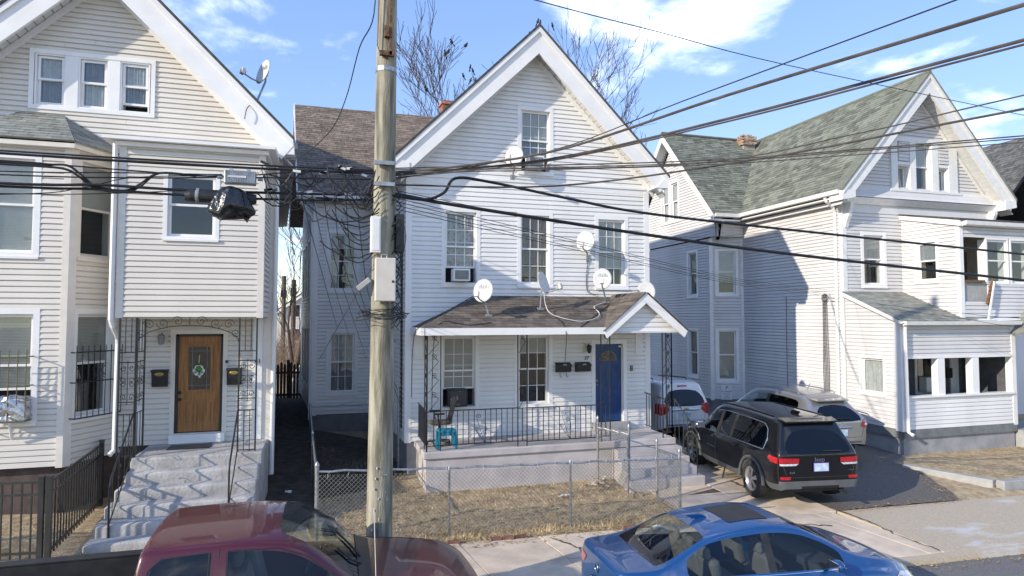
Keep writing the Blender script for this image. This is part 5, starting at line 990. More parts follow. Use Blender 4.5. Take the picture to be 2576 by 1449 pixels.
cable(ext([(-1.1, -6.9, 5.52), (-.6, -6.8, 5.5), (-.32, -6.75, 5.62), (-.16, -6.75, 5.83), (.32, -6.75, 5.81), (1.5, -6.75, 5.64), (2.89, -6.75, 5.47), (6.31, -6.75, 5.28), (10.65, -6.75, 5.07)], 8), .022, 'thick black cable that hooks up from the pole then falls to the right')
for k, (lab, z2) in enumerate((('top of four thin service wires reaching the grey house wall', 4.75), ('second of four thin service wires reaching the grey house wall', 4.68), ('third of four thin service wires reaching the grey house wall', 4.62), ('lowest of four thin service wires reaching the grey house wall', 4.56))):
    cable([(-.98, -6.8, 5.5 - .05 * k), (2.9, -4.8, 5.18 - .06 * k + .02 * (k % 2)), (8, -1.8, 4.85 - .05 * k), (13.3, .95, z2)], .005, lab, group='service wires to the grey house')
cable([(-.98, -6.8, 5.6), (2.2, -5.2, 5.5), (6, -3.2, 5.65), (12.3, .0, 6.6)], .005, 'faint thin wire passing between the second floor windows of the white house')
for k, lab in enumerate(('thin sagging wire leaving the grey house wall toward the far right, uppermost', 'thin sagging wire leaving the grey house wall toward the far right, lower')):
    cable([(13.33, .85, 4.5 - .1 * k), (14.2, -2.2, 4.05 - .12 * k), (16.5, -3.2, 3.9 - .25 * k), (20, -3.4, 4.6)], .006, lab)
Lp = [('upper of the two top black strand cables left of the pole', [(-9, -6.75, 5.84), (-5.51, -6.75, 5.82), (-3.33, -6.75, 5.83), (-1.25, -6.75, 5.87), (-1.05, -6.8, 5.9)], .012),
      ('lower of the two top black strand cables left of the pole', [(-9, -6.75, 5.81), (-5.51, -6.75, 5.79), (-3.33, -6.75, 5.79), (-1.25, -6.75, 5.83), (-1.05, -6.8, 5.86)], .017),
      ('black cable dipping into the cable amplifier from the far left', [(-9, -6.78, 5.72), (-5.5, -6.78, 5.7), (-4.99, -6.78, 5.69), (-4.16, -6.78, 5.67), (-3.14, -6.78, 5.66), (-1.25, -6.78, 5.74)], .009),
      ('thick black trunk cable running into the splice case', [(-9, -6.75, 5.46), (-5.5, -6.75, 5.44), (-4.49, -6.75, 5.48), (-3.55, -6.75, 5.47), (-2.24, -6.75, 5.5), (-1.25, -6.75, 5.54)], .018),
      ('black trunk cable hanging directly under the splice strand', [(-9, -6.72, 5.4), (-5.5, -6.72, 5.41), (-4.49, -6.72, 5.43), (-3.54, -6.72, 5.41), (-2.23, -6.72, 5.42), (-1.25, -6.72, 5.48)], .016),
      ('thin wire rising from the middle left to the pole', [(-9, -6.75, 5.5), (-5.5, -6.75, 5.54), (-4.29, -6.75, 5.58), (-3.14, -6.75, 5.66), (-2.19, -6.75, 5.79), (-1.25, -6.75, 5.86)], .009),
      ('thin wire climbing across the bay window to the amplifier', [(-9, -6.7, 5.1), (-5.49, -6.7, 5.32), (-4.7, -6.7, 5.44), (-4.16, -6.7, 5.6), (-3.14, -6.7, 5.69)], .006),
      ('straight thin wire between the strands over the bay', [(-9, -6.8, 5.5), (-5.5, -6.8, 5.57), (-4.29, -6.8, 5.63), (-3.14, -6.8, 5.68)], .008),
      ('low thin wire over the bay lifting to the right', [(-9, -6.7, 5.25), (-5.5, -6.7, 5.33), (-4.3, -6.7, 5.4), (-3.4, -6.7, 5.5)], .006)]
for lab, p, r in Lp: cable(p, r, lab)
for k in (0, 1): cable([(-5.6, -6.72, 5.7 - .03 * k), (-5.11, -6.72, 5.69 - .02 * k), (-4.85, -6.72, 5.7 - .05 * k), (-4.7, -6.72, 5.6 - .04 * k), (-4.54, -6.72, 5.47 - .03 * k), (-4.24, -6.72, 5.43 - .02 * k), (-4.07, -6.72, 5.52 - .03 * k), (-3.86, -6.72, 5.67), (-3.45, -6.72, 5.66)], .014, ('upper' if k == 0 else 'lower') + ' of the paired slack cables drooping in front of the bay', n=8)
# splice case, amplifier and bag hung on the strand
SC = thing('splice_case', 'black cylindrical cable splice case hanging on the strand before the cream window', 'splice case', (-3.15, -6.75, 5.33))
MB().tube([(-3.56, -6.75, 5.4), (-3.5, -6.75, 5.4), (-2.8, -6.75, 5.395), (-2.74, -6.75, 5.395)], [.06, .075, .075, .055], 14).build('case', m_black, SC, smooth=False)
for x in (-3.42, -2.88): MB().lathe([(.08, -.02), (.083, 0), (.08, .02)], 14, (x, -6.75, 5.4), Matrix.Rotation(math.pi / 2, 3, 'Y')).build('band', m_dishd, SC); MB().box(x - .015, -6.77, 5.46, x + .015, -6.73, 5.5).build('hanger', m_galv, SC)
AM = thing('cable_amplifier', 'ribbed grey metal cable amplifier hanging on the strand', 'amplifier', (-2.93, -6.8, 5.56)); MB().box(-3.11, -6.88, 5.56, -2.74, -6.76, 5.73).build('housing', m_galv, AM, bevel=.015)
for i in range(18): MB().box(-3.09 + i * .0195, -6.893, 5.575, -3.082 + i * .0195, -6.878, 5.718).build('rib', m_galv, AM)
for x in (-3.03, -2.83): MB().box(x - .02, -6.85, 5.73, x + .02, -6.8, 5.76).build('hanger', m_galv, AM)
for s, x in ((-1, -3.13), (1, -2.72)): MB().tube([(x, -6.82, 5.64), (x + s * .06, -6.82, 5.64)], .02, 8).build('connector', m_galv, AM)
m_ = mat('amplifier_label', (.6, .61, .63), .5); MB().box(-3.06, -6.897, 5.635, -2.85, -6.894, 5.66).build('label_plate', m_, AM)
bm = bmesh.new(); bmesh.ops.create_uvsphere(bm, u_segments=36, v_segments=24, radius=1)
for v in bm.verts:
    a = math.atan2(v.co.y, v.co.x); t = (1 - v.co.z) / 2; rr_ = (.35 + .75 * t ** .7) * (1 if t < .93 else .75); fold = 1 + .16 * math.sin(a * 7 + 3 * t) + .07 * math.sin(a * 13 + t * 9)
    lob = .5 + .5 * math.sin(2 * a + .6); hgt = 5.53 - (.30 + .13 * lob + .03 * math.sin(5 * a)) * t ** (1.0 + .35 * lob); pin = 1 if t < .8 else 1 - (t - .8) * (2.2 - 1.2 * lob)
    v.co = Vector((-3.03 + .19 * rr_ * fold * pin * math.cos(a) * min(1, 5 * t + .25) + .1 * t * math.cos(a) ** 2 * (1 if math.cos(a) > 0 else -.6), -6.86 + .1 * rr_ * fold * pin * math.sin(a) * min(1, 5 * t + .3), hgt))
me = bpy.data.meshes.new('cable_bag'); bm.to_mesh(me); bm.free(); me.materials.append(m_bag); me.polygons.foreach_set('use_smooth', [True] * len(me.polygons)); tag(link('plastic_bag', me), 'crumpled black plastic bag tied below the cable amplifier', 'bag')
# drops
cable([(-1.29, -6.9, 9), (-1.29, -6.69, 8.04), (-1.45, -6.11, 7.79), (-1.6, -5.0, 7.4), (-1.83, -3.58, 7.25), (-2.36, -1.85, 7.2), (-2.85, -.98, 7.3)], .009, 'black drop wire swinging from the pole top to the eave of the cream house')
for k, (x1, y1, z1) in enumerate(((-1.5, 4.95, 3.6), (-1.1, 4.95, 3.2), (-.6, 4.95, 2.6), (-.05, 1.0, 2.0), (-.05, .4, 1.7), (-.3, 4.95, 4.2))):
    cable([(-2.2 + .14 * k, -6.75, 5.5), (-2.0 + .17 * k, -4.0, 4.9 - .12 * k), (x1, y1, z1)], .006, ('first', 'second', 'third', 'fourth', 'fifth', 'sixth')[k] + ' from the left of the thin drops fanning down behind the pole', group='drops fanning down behind the pole')
cable([(-2.0, 4.9, 2.6), (-1.6, -1.5, 3.7), (-1.0, -6.7, 5.1)], .007, 'pale grey wire slanting up from the wing wall to the pole', m_cableg)
cable([(-.9, -6.8, 5.2), (-.75, -6.0, 5.05), (-.78, -5.4, 4.6), (-.95, -6.6, 4.2)], .006, 'slack black loop hanging right of the pole')
for k in range(5): cable([(-.04 - .012 * k, .25 + .07 * k, 6.4 - .15 * k), (-.06, .3 + .08 * k, 5), (-.05 - .01 * (k % 2), .27 + .08 * k, 3.2), (-.05, .26 + .09 * k, 1.2)], .013, 'black riser cable clipped to the side wall behind the pole, number %s from the corner' % ('one', 'two', 'three', 'four', 'five')[k], group='risers on the white side wall')
for k in range(5): cable([(13.34, 1.05 + .04 * k, 4.6), (13.33, 1.02 + .05 * k + .02 * math.sin(k), 3.4), (13.34, 1.0 + .06 * k, 2.2), (13.34, 1.03 + .04 * k, .9)], .008, ('first', 'second', 'third', 'fourth', 'last')[k] + ' cable from the downspout in the bundle on the grey side wall', group='bundle on the grey wall')
MB_ = MB(); 
for k in range(6): MB_.tube([(13.32, 1.1 + .14 * math.cos(j * .7 + k), 4.5 + .12 * math.sin(j * .7 + k)) for j in range(10)], .008, 4)
o = MB_.build('cable_coil', m_cable); stuff(o); tag(o, 'small coil of black cable where the wires meet the grey wall', 'cable coil')
cable([(13.36, 2.9, 4.6), (13.36, 2.92, 2.5), (13.36, 2.88, .9)], .008, 'single dark wire hanging down the middle of the grey side wall', m_cableg)
# ------------------------------------------------------------------ satellite dishes
def dish(base, face, label, mast, rz_m=0, letters=True, scale=1, wall=False):
    t_ = thing('satellite_dish', label, 'satellite dish', base, group='satellite dishes'); f = Vector(face).normalized(); side = f.cross(Vector((0, 0, 1))).normalized(); upv = side.cross(f).normalized(); c = Vector(mast)
    a_, b_ = .235 * scale, .285 * scale; n = 28; vs_ = [c]; 
    sh = lambda u, v: c + side * u + upv * v + f * (.32 / scale * (u * u + v * v))
    rings = 6; V = [sh(0, 0)]; Fc = []
    for i in range(1, rings + 1):
        for j in range(n): an = 2 * math.pi * j / n; V.append(sh(a_ * i / rings * math.cos(an), b_ * i / rings * math.sin(an)))
    for j in range(n): Fc.append((0, 1 + j, 1 + (j + 1) % n))
    for i in range(rings - 1):
        for j in range(n): Fc.append((1 + i * n + j, 1 + (i + 1) * n + j, 1 + (i + 1) * n + (j + 1) % n, 1 + i * n + (j + 1) % n))
    k = len(V); back = [p - f * .014 for p in V]; Fb = [tuple(k + q for q in reversed(fc)) for fc in Fc]; rim = [(1 + (rings - 1) * n + j, k + 1 + (rings - 1) * n + j, k + 1 + (rings - 1) * n + (j + 1) % n, 1 + (rings - 1) * n + (j + 1) % n) for j in range(n)]
    rf = MB().add(V + back, Fc + Fb + rim).build('reflector', m_dish, t_, smooth=True)
    if letters:
        me = curve_text('dish', .15 * scale, .0015, .2)
        for v in me.vertices: q = v.co; d = sh(q.x - .02, q.y + .1 * scale); v.co = d + f * (.004 + q.z)
        me.materials.clear(); me.materials.append(m_dishd); link('lettering', me, rf)
    bot = sh(0, -b_ * .9) - f * .02; end = c + f * .42 * scale - upv * .26 * scale; MB().tube([bot, bot.lerp(end, .5) - upv * .02, end], .016, 6).build('arm', m_dishd, t_)
    hd = MB().obox(end + upv * .03, (.1, .08, .13), Matrix((side, f, upv)).transposed()).build('receiver_head', m_boxcream, t_, bevel=.012); MB().obox(end + upv * .03 - f * .045, (.06, .03, .06), Matrix((side, f, upv)).transposed()).build('feed_horn', m_dishd, hd)
    bk = c - f * .05; MB().obox(bk, (.1, .07, .14), Matrix((side, f, upv)).transposed()).build('clamp', m_dishd, t_)
    B = Vector(base); kn = Vector((bk.x, bk.y, bk.z - .18)); MB().tube([B, B.lerp(kn, .6), kn, bk], .021, 8).build('mast', m_galv, t_)
    if wall: MB().box(B.x - .06, B.y - .01, B.z - .09, B.x + .06, B.y + .012, B.z + .09).build('foot_plate', m_galv, t_)
    else: MB().obox(B, (.16, .13, .02), Matrix.Rotation(.43, 3, 'X')).build('foot_plate', m_galv, t_)
    return t_
dish((1.76, -1.15, 3.93), (-.5, -.8, .3), 'satellite dish at the left end of the porch roof', (1.62, -1.2, 4.5))
dish((3.12, -.85, 4.09), (.62, -.72, .3), 'satellite dish turned right at the middle of the porch roof', (3.18, -.9, 4.72), letters=False)
dish((5.05, -.45, 4.27), (-.42, -.85, .32), 'satellite dish near the pediment on the right of the porch roof', (4.88, -.6, 4.86))
dish((6.3, -.3, 4.1), (-.35, -.85, .3), 'satellite dish half hidden behind the porch pediment', (6.25, -.35, 4.56), letters=False)
dish((4.74, -.03, 5.42), (-.55, -.8, .25), 'satellite dish bracketed on the wall beside the right upper window', (4.55, -.3, 5.84), letters=False, wall=True)
dish((2.66, -.03, 7.42), (-.55, -.8, .25), 'satellite dish on the gable beside the attic window', (2.62, -.35, 7.9), letters=False, wall=True)
dish((-3.32, -1.2, 8.4), (-.8, -.55, .25), 'satellite dish standing on the right slope of the cream roof', (-3.2, -1.0, 9.15))
for p, m, lab in (([(3.2, -.88, 4.62), (3.22, -.95, 4.2), (3.3, -1.25, 3.95), (3.9, -1.45, 3.8), (4.4, -1.3, 3.88), (4.6, -1.0, 4.0), (4.6, -.7, 4.16), (4.98, -.5, 4.27)], m_paper, 'white cable lying across the porch roof between two dishes'), ([(4.72, -.05, 5.4), (4.68, -.04, 4.9), (4.72, -.05, 4.55), (5.0, -.1, 4.48)], m_cable, 'black cable hanging from the wall dish to the porch roof'), ([(.12, -.2, 2.0), (.1, -.6, 3.3), (.13, -1.5, 3.7), (.8, -.75, 4.0), (1.7, -.1, 4.45)], m_cable, 'black cable looping over the left end of the porch roof'), ([(.35, -1.76, 1.9), (.38, -1.78, 3.3), (.6, -1.5, 3.78), (1.2, -1.6, 3.72), (1.75, -1.5, 3.78)], m_cable, 'thin black cable hanging past the left porch column'), ([(3.3, -1.2, 3.95), (3.42, -1.55, 3.76), (3.42, -1.8, 3.5), (3.42, -1.7, 2.8)], m_cable, 'dark wire dropping over the porch gutter'), ([(-3.3, -1.25, 8.42), (-3.45, -1.5, 8.2), (-3.5, -1.52, 7.95)], m_cable, 'short black lead below the dish on the cream roof')):
    cable(p, .009, lab, m, name='dish_cable', n=5)
# ------------------------------------------------------------------ small things on the white house
def ac(x0, x1, z0, z1, label, body, grille, y0=-.28):
    t_ = thing('air_conditioner', label, 'air conditioner', ((x0 + x1) / 2, -.1, z0), group='window air conditioners'); b = MB().box(x0, y0, z0, x1, .04, z1).build('case', body, t_, bevel=.012)
    MB().box(x0 + .04, y0 - .006, z0 + .04, x1 - .04, y0 + .004, z1 - .04).build('grille', grille, t_)
    for i in range(9): z = z0 + .06 + i * (z1 - z0 - .1) / 9; MB().box(x0 + .05, y0 - .012, z, x1 - .05, y0 - .004, z + .008).build('louvre', grille, t_)
ac(3.02, 3.44, 7.66, 7.99, 'dark-faced air conditioner in the attic window', m_lilactrim, m_dishd); ac(1.1, 1.52, 4.77, 5.07, 'white air conditioner in the left upper window', m_trim, m_dishd); ac(1.0, 1.46, 1.74, 2.16, 'black air conditioner in the left porch window', m_black, mat('worn_grille', (.07, .065, .06), .7, col2=(.3, .27, .24), scale=9, lo=.55, hi=.6))
for x0, lab in ((3.81, 'black mailbox with two hooks beside the middle window'), (4.35, 'black mailbox beside the blue door')):
    t_ = thing('mailbox', lab, 'mailbox', (x0 + .2, -.05, 2.45), group='mailboxes of the white house'); MB().prism([(x0, -.03, 2.48), (x0, -.16, 2.5), (x0, -.17, 2.66), (x0, -.03, 2.72)], (.39, 0, 0)).build('box', m_black, t_); MB().prism([(x0 - .01, -.02, 2.735), (x0 - .01, -.185, 2.67), (x0 - .01, -.19, 2.63), (x0 - .01, -.175, 2.65), (x0 - .01, -.02, 2.715)], (.41, 0, 0)).build('lid', m_black, t_); MB().box(x0 + .16, -.183, 2.66, x0 + .25, -.176, 2.69).build('name_card', m_paper, t_)
    if x0 < 4:
        for hx in (.1, .28): MB().tube([(x0 + hx, -.1, 2.49), (x0 + hx, -.1, 2.38), (x0 + hx + .02, -.1, 2.35), (x0 + hx + .04, -.1, 2.37), (x0 + hx + .04, -.1, 2.4)], .007, 5).build('hook', m_black, t_)
def lantern(x, y, z, label, m_l=m_black):
    t_ = thing('wall_lantern', label, 'lantern', (x, y, z)); MB().box(x - .09, y - .02, z - .12, x + .09, y + .02, z + .12).build('mount', m_boxcream, t_, bevel=.01); MB().tube([(x, y - .02, z + .02), (x, y - .1, z + .1), (x, y - .15, z + .06)], .012, 6).build('arm', m_l, t_)
    MB().lathe([(.03, .1), (.075, .06), (.07, .05), (.05, -.09), (.02, -.12)], 8, (x, y - .15, z - .02)).build('lamp_shade', m_l, t_)
lantern(4.68, -.05, 3.1, 'black lantern on the wall left of the blue door'); lantern(-5.0, -1.06, 3.48, 'dark lantern on a white plate left of the oak door', m_dishd)
o = text('house_number', '37', .13, (4.66, -.045, 2.83), (1, 0, 0), (0, 0, 1), m_ink, None, extrude=.006, shear=.25); tag(o, 'house number 37 in black italic digits beside the blue door', 'house number')
o = text('house_number', '41', .13, (-3.2, -1.095, 2.97), (1, 0, 0), (0, 0, 1), m_ink, None, extrude=.006); tag(o, 'house number 41 on the pilaster right of the oak door', 'house number')
t_ = thing('door_intercom', 'black intercom plate right of the blue door', 'intercom', (5.95, -.04, 2.54)); MB().box(5.92, -.05, 2.47, 5.99, -.03, 2.61).build('plate', m_black, t_); MB().ball((5.955, -.055, 2.57), .014).build('button', m_paper, t_); MB().ball((5.955, -.055, 2.51), .014).build('button', m_paper, t_)
# turquoise stool and office chair on the porch
t_ = thing('plastic_stool', 'turquoise plastic stool on the porch in front of the office chair', 'stool', (.78, -1.15, .955)); MB().box(.58, -1.33, 1.33, .98, -.97, 1.38).build('seat', m_turq, t_, bevel=.015)
for sx, sy in ((0, 0), (1, 0), (0, 1), (1, 1)): x = .58 + .4 * sx; y = -1.33 + .36 * sy; dx = .03 * (1 if sx else -1); MB().add([(x + q * (-1 if sx else 1), y + r_, 1.34) for q, r_ in ((0, 0), (.07, 0), (.07, .05 * (-1 if sy else 1)), (0, .05 * (-1 if sy else 1)))] + [(x + dx + q * (-1 if sx else 1), y + r_ + dx * 0, .955) for q, r_ in ((0, 0), (.05, 0), (.05, .04 * (-1 if sy else 1)), (0, .04 * (-1 if sy else 1)))], [(0, 1, 2, 3), (4, 5, 6, 7), (0, 1, 5, 4), (1, 2, 6, 5), (2, 3, 7, 6), (3, 0, 4, 7)]).build('leg', m_turq, t_)
MB().box(.62, -1.33, 1.26, .94, -1.31, 1.33).build('apron', m_turq, t_)
t_ = thing('office_chair', 'worn black office chair turned sideways on the porch', 'chair', (.72, -.72, .955)); MB().obox((.7, -.72, 1.47), (.46, .44, .08), Matrix.Rotation(.1, 3, 'Z')).build('seat', mat('worn_fabric', (.12, .10, .085), .9), t_, bevel=.03)
bm = bmesh.new(); bmesh.ops.create_grid(bm, x_segments=6, y_segments=8, size=.5)
for v in bm.verts: u, q = v.co.x, v.co.y; v.co = Vector((.95 + .05 * q + .16 * (q + .5) * .6 - .05 * (1 - 4 * u * u), -.72 + u * .42 * (1 - .3 * q), 1.78 + q * .56))
me = bpy.data.meshes.new('backrest'); bmesh.ops.solidify(bm, geom=bm.faces[:], thickness=.05); bm.to_mesh(me); bm.free(); me.materials.append(m_black); link('backrest', me, t_)
MB().tube([(.72, -.72, 1.42), (.9, -.72, 1.42), (.97, -.72, 1.55)], .02, 6).build('back_bracket', m_black, t_); MB().tube([(.7, -.72, 1.42), (.7, -.72, 1.05)], .03, 8).build('column', m_black, t_)
for i in range(5): a = i * 1.256 + .4; ex, ey = .7 + .28 * math.cos(a), -.72 + .28 * math.sin(a); l_ = MB().tube([(.7, -.72, 1.07), (ex, ey, 1.03)], [.03, .018], 6).build('base_arm', m_black, t_); MB().ball((ex, ey, .985), .03).build('castor', m_black, l_)
for y in (-1.0, -.46): MB().tube([(.66, y, 1.45), (.62, y - .02 * (1 if y < -.7 else -1), 1.6), (.62, y, 1.68)], .02, 6).build('arm_post', m_black, t_); MB().obox((.64, y, 1.7), (.26, .08, .04)).build('armrest', m_black, t_, bevel=.015)
# litter by the gate
t_ = thing('litter_heap', 'little heap of dry leaves and torn paper by the gate post', 'litter', (4.1, -1.95, .1)); r_ = random.Random(6)
for i in range(26): MB().obox((4.1 + r_.gauss(0, .16), -1.95 + r_.gauss(0, .1), .13 + r_.uniform(0, .1)), (r_.uniform(.05, .13), r_.uniform(.04, .09), .004), Matrix.Rotation(r_.uniform(0, 3), 3, 'Z') @ Matrix.Rotation(r_.uniform(-.7, .7), 3, 'X')).build('scrap', (m_paper, m_leaf, m_boxcream)[i % 3], t_)
for x, y, sx, sy, lab in ((3.05, -2.55, .28, .1, 'crumpled white paper lying in the middle of the yard'), (4.05, -4.75, .16, .11, 'white paper scrap on the pavement by the blue car'), (-2.55, -1.2, .13, .1, 'white plastic cup in the dark side passage'), (.1, -4.75, .08, .06, 'small white scrap on the pavement by the pole')):
    bm = bmesh.new(); bmesh.ops.create_grid(bm, x_segments=5, y_segments=4, size=.5)
    for v in bm.verts: v.co = Vector((x + v.co.x * sx, y + v.co.y * sy, gz(x, y) + .02 + r_.uniform(0, .045)))
    me = bpy.data.meshes.new('paper'); bm.to_mesh(me); bm.free(); me.materials.append(m_paper); tag(link('paper_scrap', me), lab, 'litter')
# ------------------------------------------------------------------ small things on the cream house
for x0, lab in ((-5.17, 'black mailbox with brass oval left of the oak door'), (-3.79, 'black mailbox with brass oval right of the oak door')):
    t_ = thing('mailbox', lab, 'mailbox', (x0 + .14, -1.06, 2.5), group='mailboxes of the cream house'); MB().prism([(x0, -1.04, 2.5), (x0, -1.12, 2.5), (x0, -1.17, 2.8), (x0, -1.04, 2.8)], (.28, 0, 0)).build('box', m_black, t_); MB().box(x0 - .01, -1.19, 2.8, x0 + .29, -1.03, 2.845).build('lid', m_black, t_, bevel=.01); MB().lathe([(.001, .008), (.07, .006), (.085, 0)], 16, (x0 + .14, -1.168, 2.755), Matrix.Diagonal((1, 1, .5)) @ Matrix.Rotation(math.pi / 2, 3, 'X')).build('brass_oval', m_brass, t_)
t_ = thing('video_doorbell', 'small black and silver doorbell right of the oak door', 'doorbell', (-3.8, -1.05, 2.95)); MB().box(-3.835, -1.06, 2.88, -3.775, -1.03, 3.01).build('plate', m_dish, t_); MB().box(-3.83, -1.065, 2.95, -3.78, -1.055, 3.005).build('lens_panel', m_black, t_)
t_ = thing('shamrock_decoration', 'white and green paper shamrock hanging on the oak door glass', 'decoration', (-4.34, -.99, 2.8))
def clover(cx, cz, s, y, m, nm):
    mb = MB()
    for a in (90, 210, 330):
        for o_ in (-26, 26): mb.lathe([(.001, .003), (s * .34, .003), (s * .36, 0)], 14, (cx + s * .42 * math.cos(R(a + o_)), y, cz + s * .42 * math.sin(R(a + o_))), Matrix.Rotation(math.pi / 2, 3, 'X'))
    mb.lathe([(.001, .0035), (s * .4, .003)], 12, (cx, y, cz), Matrix.Rotation(math.pi / 2, 3, 'X')); mb.prism([(cx - .01, y, cz), (cx + .015, y, cz), (cx + .04, y, cz - s * .95), (cx - .0, y, cz - s * .98)], (0, -.003, 0)); return mb.build(nm, m, t_)
clover(-4.34, 2.8, .15, -.985, m_paper, 'white_shamrock'); clover(-4.34, 2.83, .09, -.991, m_shamrock, 'green_shamrock'); MB().tube([(-4.34, -.985, 2.95), (-4.33, -.985, 3.12)], .008, 5).build('hanger', m_boxcream, t_)
# no parking sign on the grey house
t_ = thing('parking_sign', 'white NO PARKING sign on the corner wall of the grey house', 'sign', (12.75, 5.4, 1.05)); q = FRd
mb = MB(); q.box(mb, .34, .74, .035, .05, .78, 1.32); mb.build('panel', m_trim, t_); ux = q.u; nz_ = (0, 0, 1)
for s_, sz, z, m in (('P', .16, 1.22, m_ink), ('NO PARKING', .066, 1.09, m_inkb), ('UNAUTHORIZED', .03, 1.03, m_inkb), ('VEHICLES WILL BE', .03, .99, m_inkb), ('TOWED', .03, .92, m_inkb), ("AT VEHICLE", .03, .88, m_inkb), ("OWNER'S EXPENSE", .03, .84, m_inkb)): text('lettering', s_, sz, q.P(.54, .053, z), ux, nz_, m, t_)
# ------------------------------------------------------------------ vehicles
def paint(name, col, metal=.35, rough=.32): return mat(name, col, rough, metal=metal, var=.04, scale=3, coat=1, spec=.5)
m_blue = paint('blue_paint', (.002, .058, .2), .2); m_maroon = paint('maroon_paint', (.075, .004, .009), 0); m_jet = paint('black_paint', (.003, .003, .004), 0, .4); m_silver = paint('silver_paint', (.38, .37, .355), .75, .36); m_wpaint = paint('white_paint', (.68, .68, .69), 0)
m_clad = mat('grey_cladding', (.085, .09, .095), .55, var=.1); m_cabin = mat('cabin_dark', (.03, .03, .032), .8); m_seat = mat('seat_grey', (.11, .11, .11), .8, var=.15)
g_clear = glass('car_glass', (.72, .77, .76), 1.6); g_dark = glass('tinted_glass', (.09, .095, .105), 1.65); g_back = glass('rear_glass', (.68, .72, .7), 1.65)
m_maroon.node_tree.nodes['Principled BSDF'].inputs['Coat Weight'].default_value = .6
for m__ in (m_jet,): m__.node_tree.nodes['Principled BSDF'].inputs['Specular IOR Level'].default_value = .2
m_alloy = mat('alloy', (.5, .5, .5), .3, metal=.85, var=.08)
def car_shell(root, st, cap_r, cap_f, side_glass, ws, rw, pillars, mats, lower=None, level=2, crease=.75):
    """subdivided body: stations of ten half-ring points; faces tagged paint / side glass / screens / pillar and split into parts"""
    bm = bmesh.new(); cr = bm.edges.layers.float.new('crease_edge'); ringsL, ringsR = [], []
    for s in st:
        x, zb, w_, zB, wB, zG, wG, zT, wT, lean = s; H = zB - zb
        p = [(w_ * .93, zb), (w_ * .99, zb + .16 * H + .01), (w_, zb + .5 * H), (w_ * .985, zb + .84 * H), (wB, zB), (wG, zG), (wG * .975, zG + (zT - zG) * .5), (wT, zT - .012), (wT * .5, zT + .012), (0, zT + .018)]
        q = [(x + (lean * (b - zB) / max(zT - zB, .05) if j > 4 else 0), a, b) for j, (a, b) in enumerate(p)]
        L = [bm.verts.new(v) for v in q]; Rr = [bm.verts.new((v[0], -v[1], v[2])) for v in q[:-1]] + [L[-1]]; ringsL.append(L); ringsR.append(Rr)
    def face(vs_, mi):
        u = []
        for v in vs_:
            if v not in u: u.append(v)
        if len(u) > 2: f = bm.faces.new(u); f.material_index = mi
    for i in range(len(st) - 1):
        xm = (st[i][0] + st[i + 1][0]) / 2
        for j in range(9):
            mi = 0
            if j == 4 and side_glass[0] < xm < side_glass[1]: mi = 3 if any(a < xm < b for a, b in pillars) else 1
            if j >= 7 and ws[0] < xm < ws[1]: mi = 2
            if rw and j >= 7 and rw[0] < xm < rw[1]: mi = 2
            if lower is not None and j == 0: mi = 4
            face([ringsL[i][j], ringsL[i][j + 1], ringsL[i + 1][j + 1], ringsL[i + 1][j]], mi); face([ringsR[i + 1][j], ringsR[i + 1][j + 1], ringsR[i][j + 1], ringsR[i][j]], mi)
    for idx, cap, sg in ((0, cap_r, 1), (len(st) - 1, cap_f, -1)):
        L, Rr = ringsL[idx], ringsR[idx]
        for j in range(9): vs_ = [L[j], Rr[j], Rr[j + 1], L[j + 1]]; face(vs_ if sg > 0 else vs_[::-1], cap.get(j, 0))
    for e in bm.edges:
        ms = {f.material_index for f in e.link_faces}
        if len(ms) > 1: e[cr] = .97 if (2 in ms and cap_r) else crease
    for L in (ringsL, ringsR):
        for i in range(len(st) - 1):
            e = bm.edges.get((L[i][4], L[i + 1][4])); 
            if e and e[cr] == 0: e[cr] = .35
    bmesh.ops.recalc_face_normals(bm, faces=bm.faces[:])
    me = bpy.data.meshes.new('cage'); bm.to_mesh(me); bm.free(); o = bpy.data.objects.new('cage', me); C.objects.link(o); md = o.modifiers.new('s', 'SUBSURF'); md.levels = md.render_levels = level
    dg_ = bpy.context.evaluated_depsgraph_get(); ev = bpy.data.meshes.new_from_object(o.evaluated_get(dg_)); bpy.data.objects.remove(o)
    bm = bmesh.new(); bm.from_mesh(ev); bm.faces.ensure_lookup_table(); bvh = BVHTree.FromBMesh(bm)
    def sub(faces, name, m):
        ids = {}; V = []; F_ = []
        for f in faces:
            r_ = []
            for v in f.verts:
                if v.index not in ids: ids[v.index] = len(V); V.append(tuple(v.co))
                r_.append(ids[v.index])
            F_.append(tuple(r_))
        return MB().add(V, F_).build(name, m, root, local=True, smooth=True)
    body = None
    for mi, nm in ((0, 'body'), (3, 'pillar_trim'), (4, 'lower_cladding')):
        fs = [f for f in bm.faces if f.material_index == mi]
        if mi == 3 and fs:
            done = set()
            for f0 in fs:
                if f0 in done: continue
                isl = [f0]; done.add(f0)
                for f in isl:
                    for e in f.edges:
                        for g_ in e.link_faces:
                            if g_.material_index == 3 and g_ not in done: done.add(g_); isl.append(g_)
                sub(isl, nm, mats[mi])
        elif fs:
            o = sub(fs, nm, mats[mi]); body = body or o
    for mi in (1, 2):
        done = set()
        for f0 in bm.faces:
            if f0.material_index != mi or f0 in done: continue
            isl = [f0]; done.add(f0)
            for f in isl:
                for e in f.edges:
                    for g_ in e.link_faces:
                        if g_.material_index == mi and g_ not in done: done.add(g_); isl.append(g_)
            cx = sum(f.calc_center_median().x for f in isl) / len(isl); g_m = mats[mi]
            if callable(g_m): g_m = g_m(cx)
            sub(isl, 'side_window' if mi == 1 else ('windscreen' if cx > 0 else 'rear_window'), g_m)
    bm.free(); return body, bvh
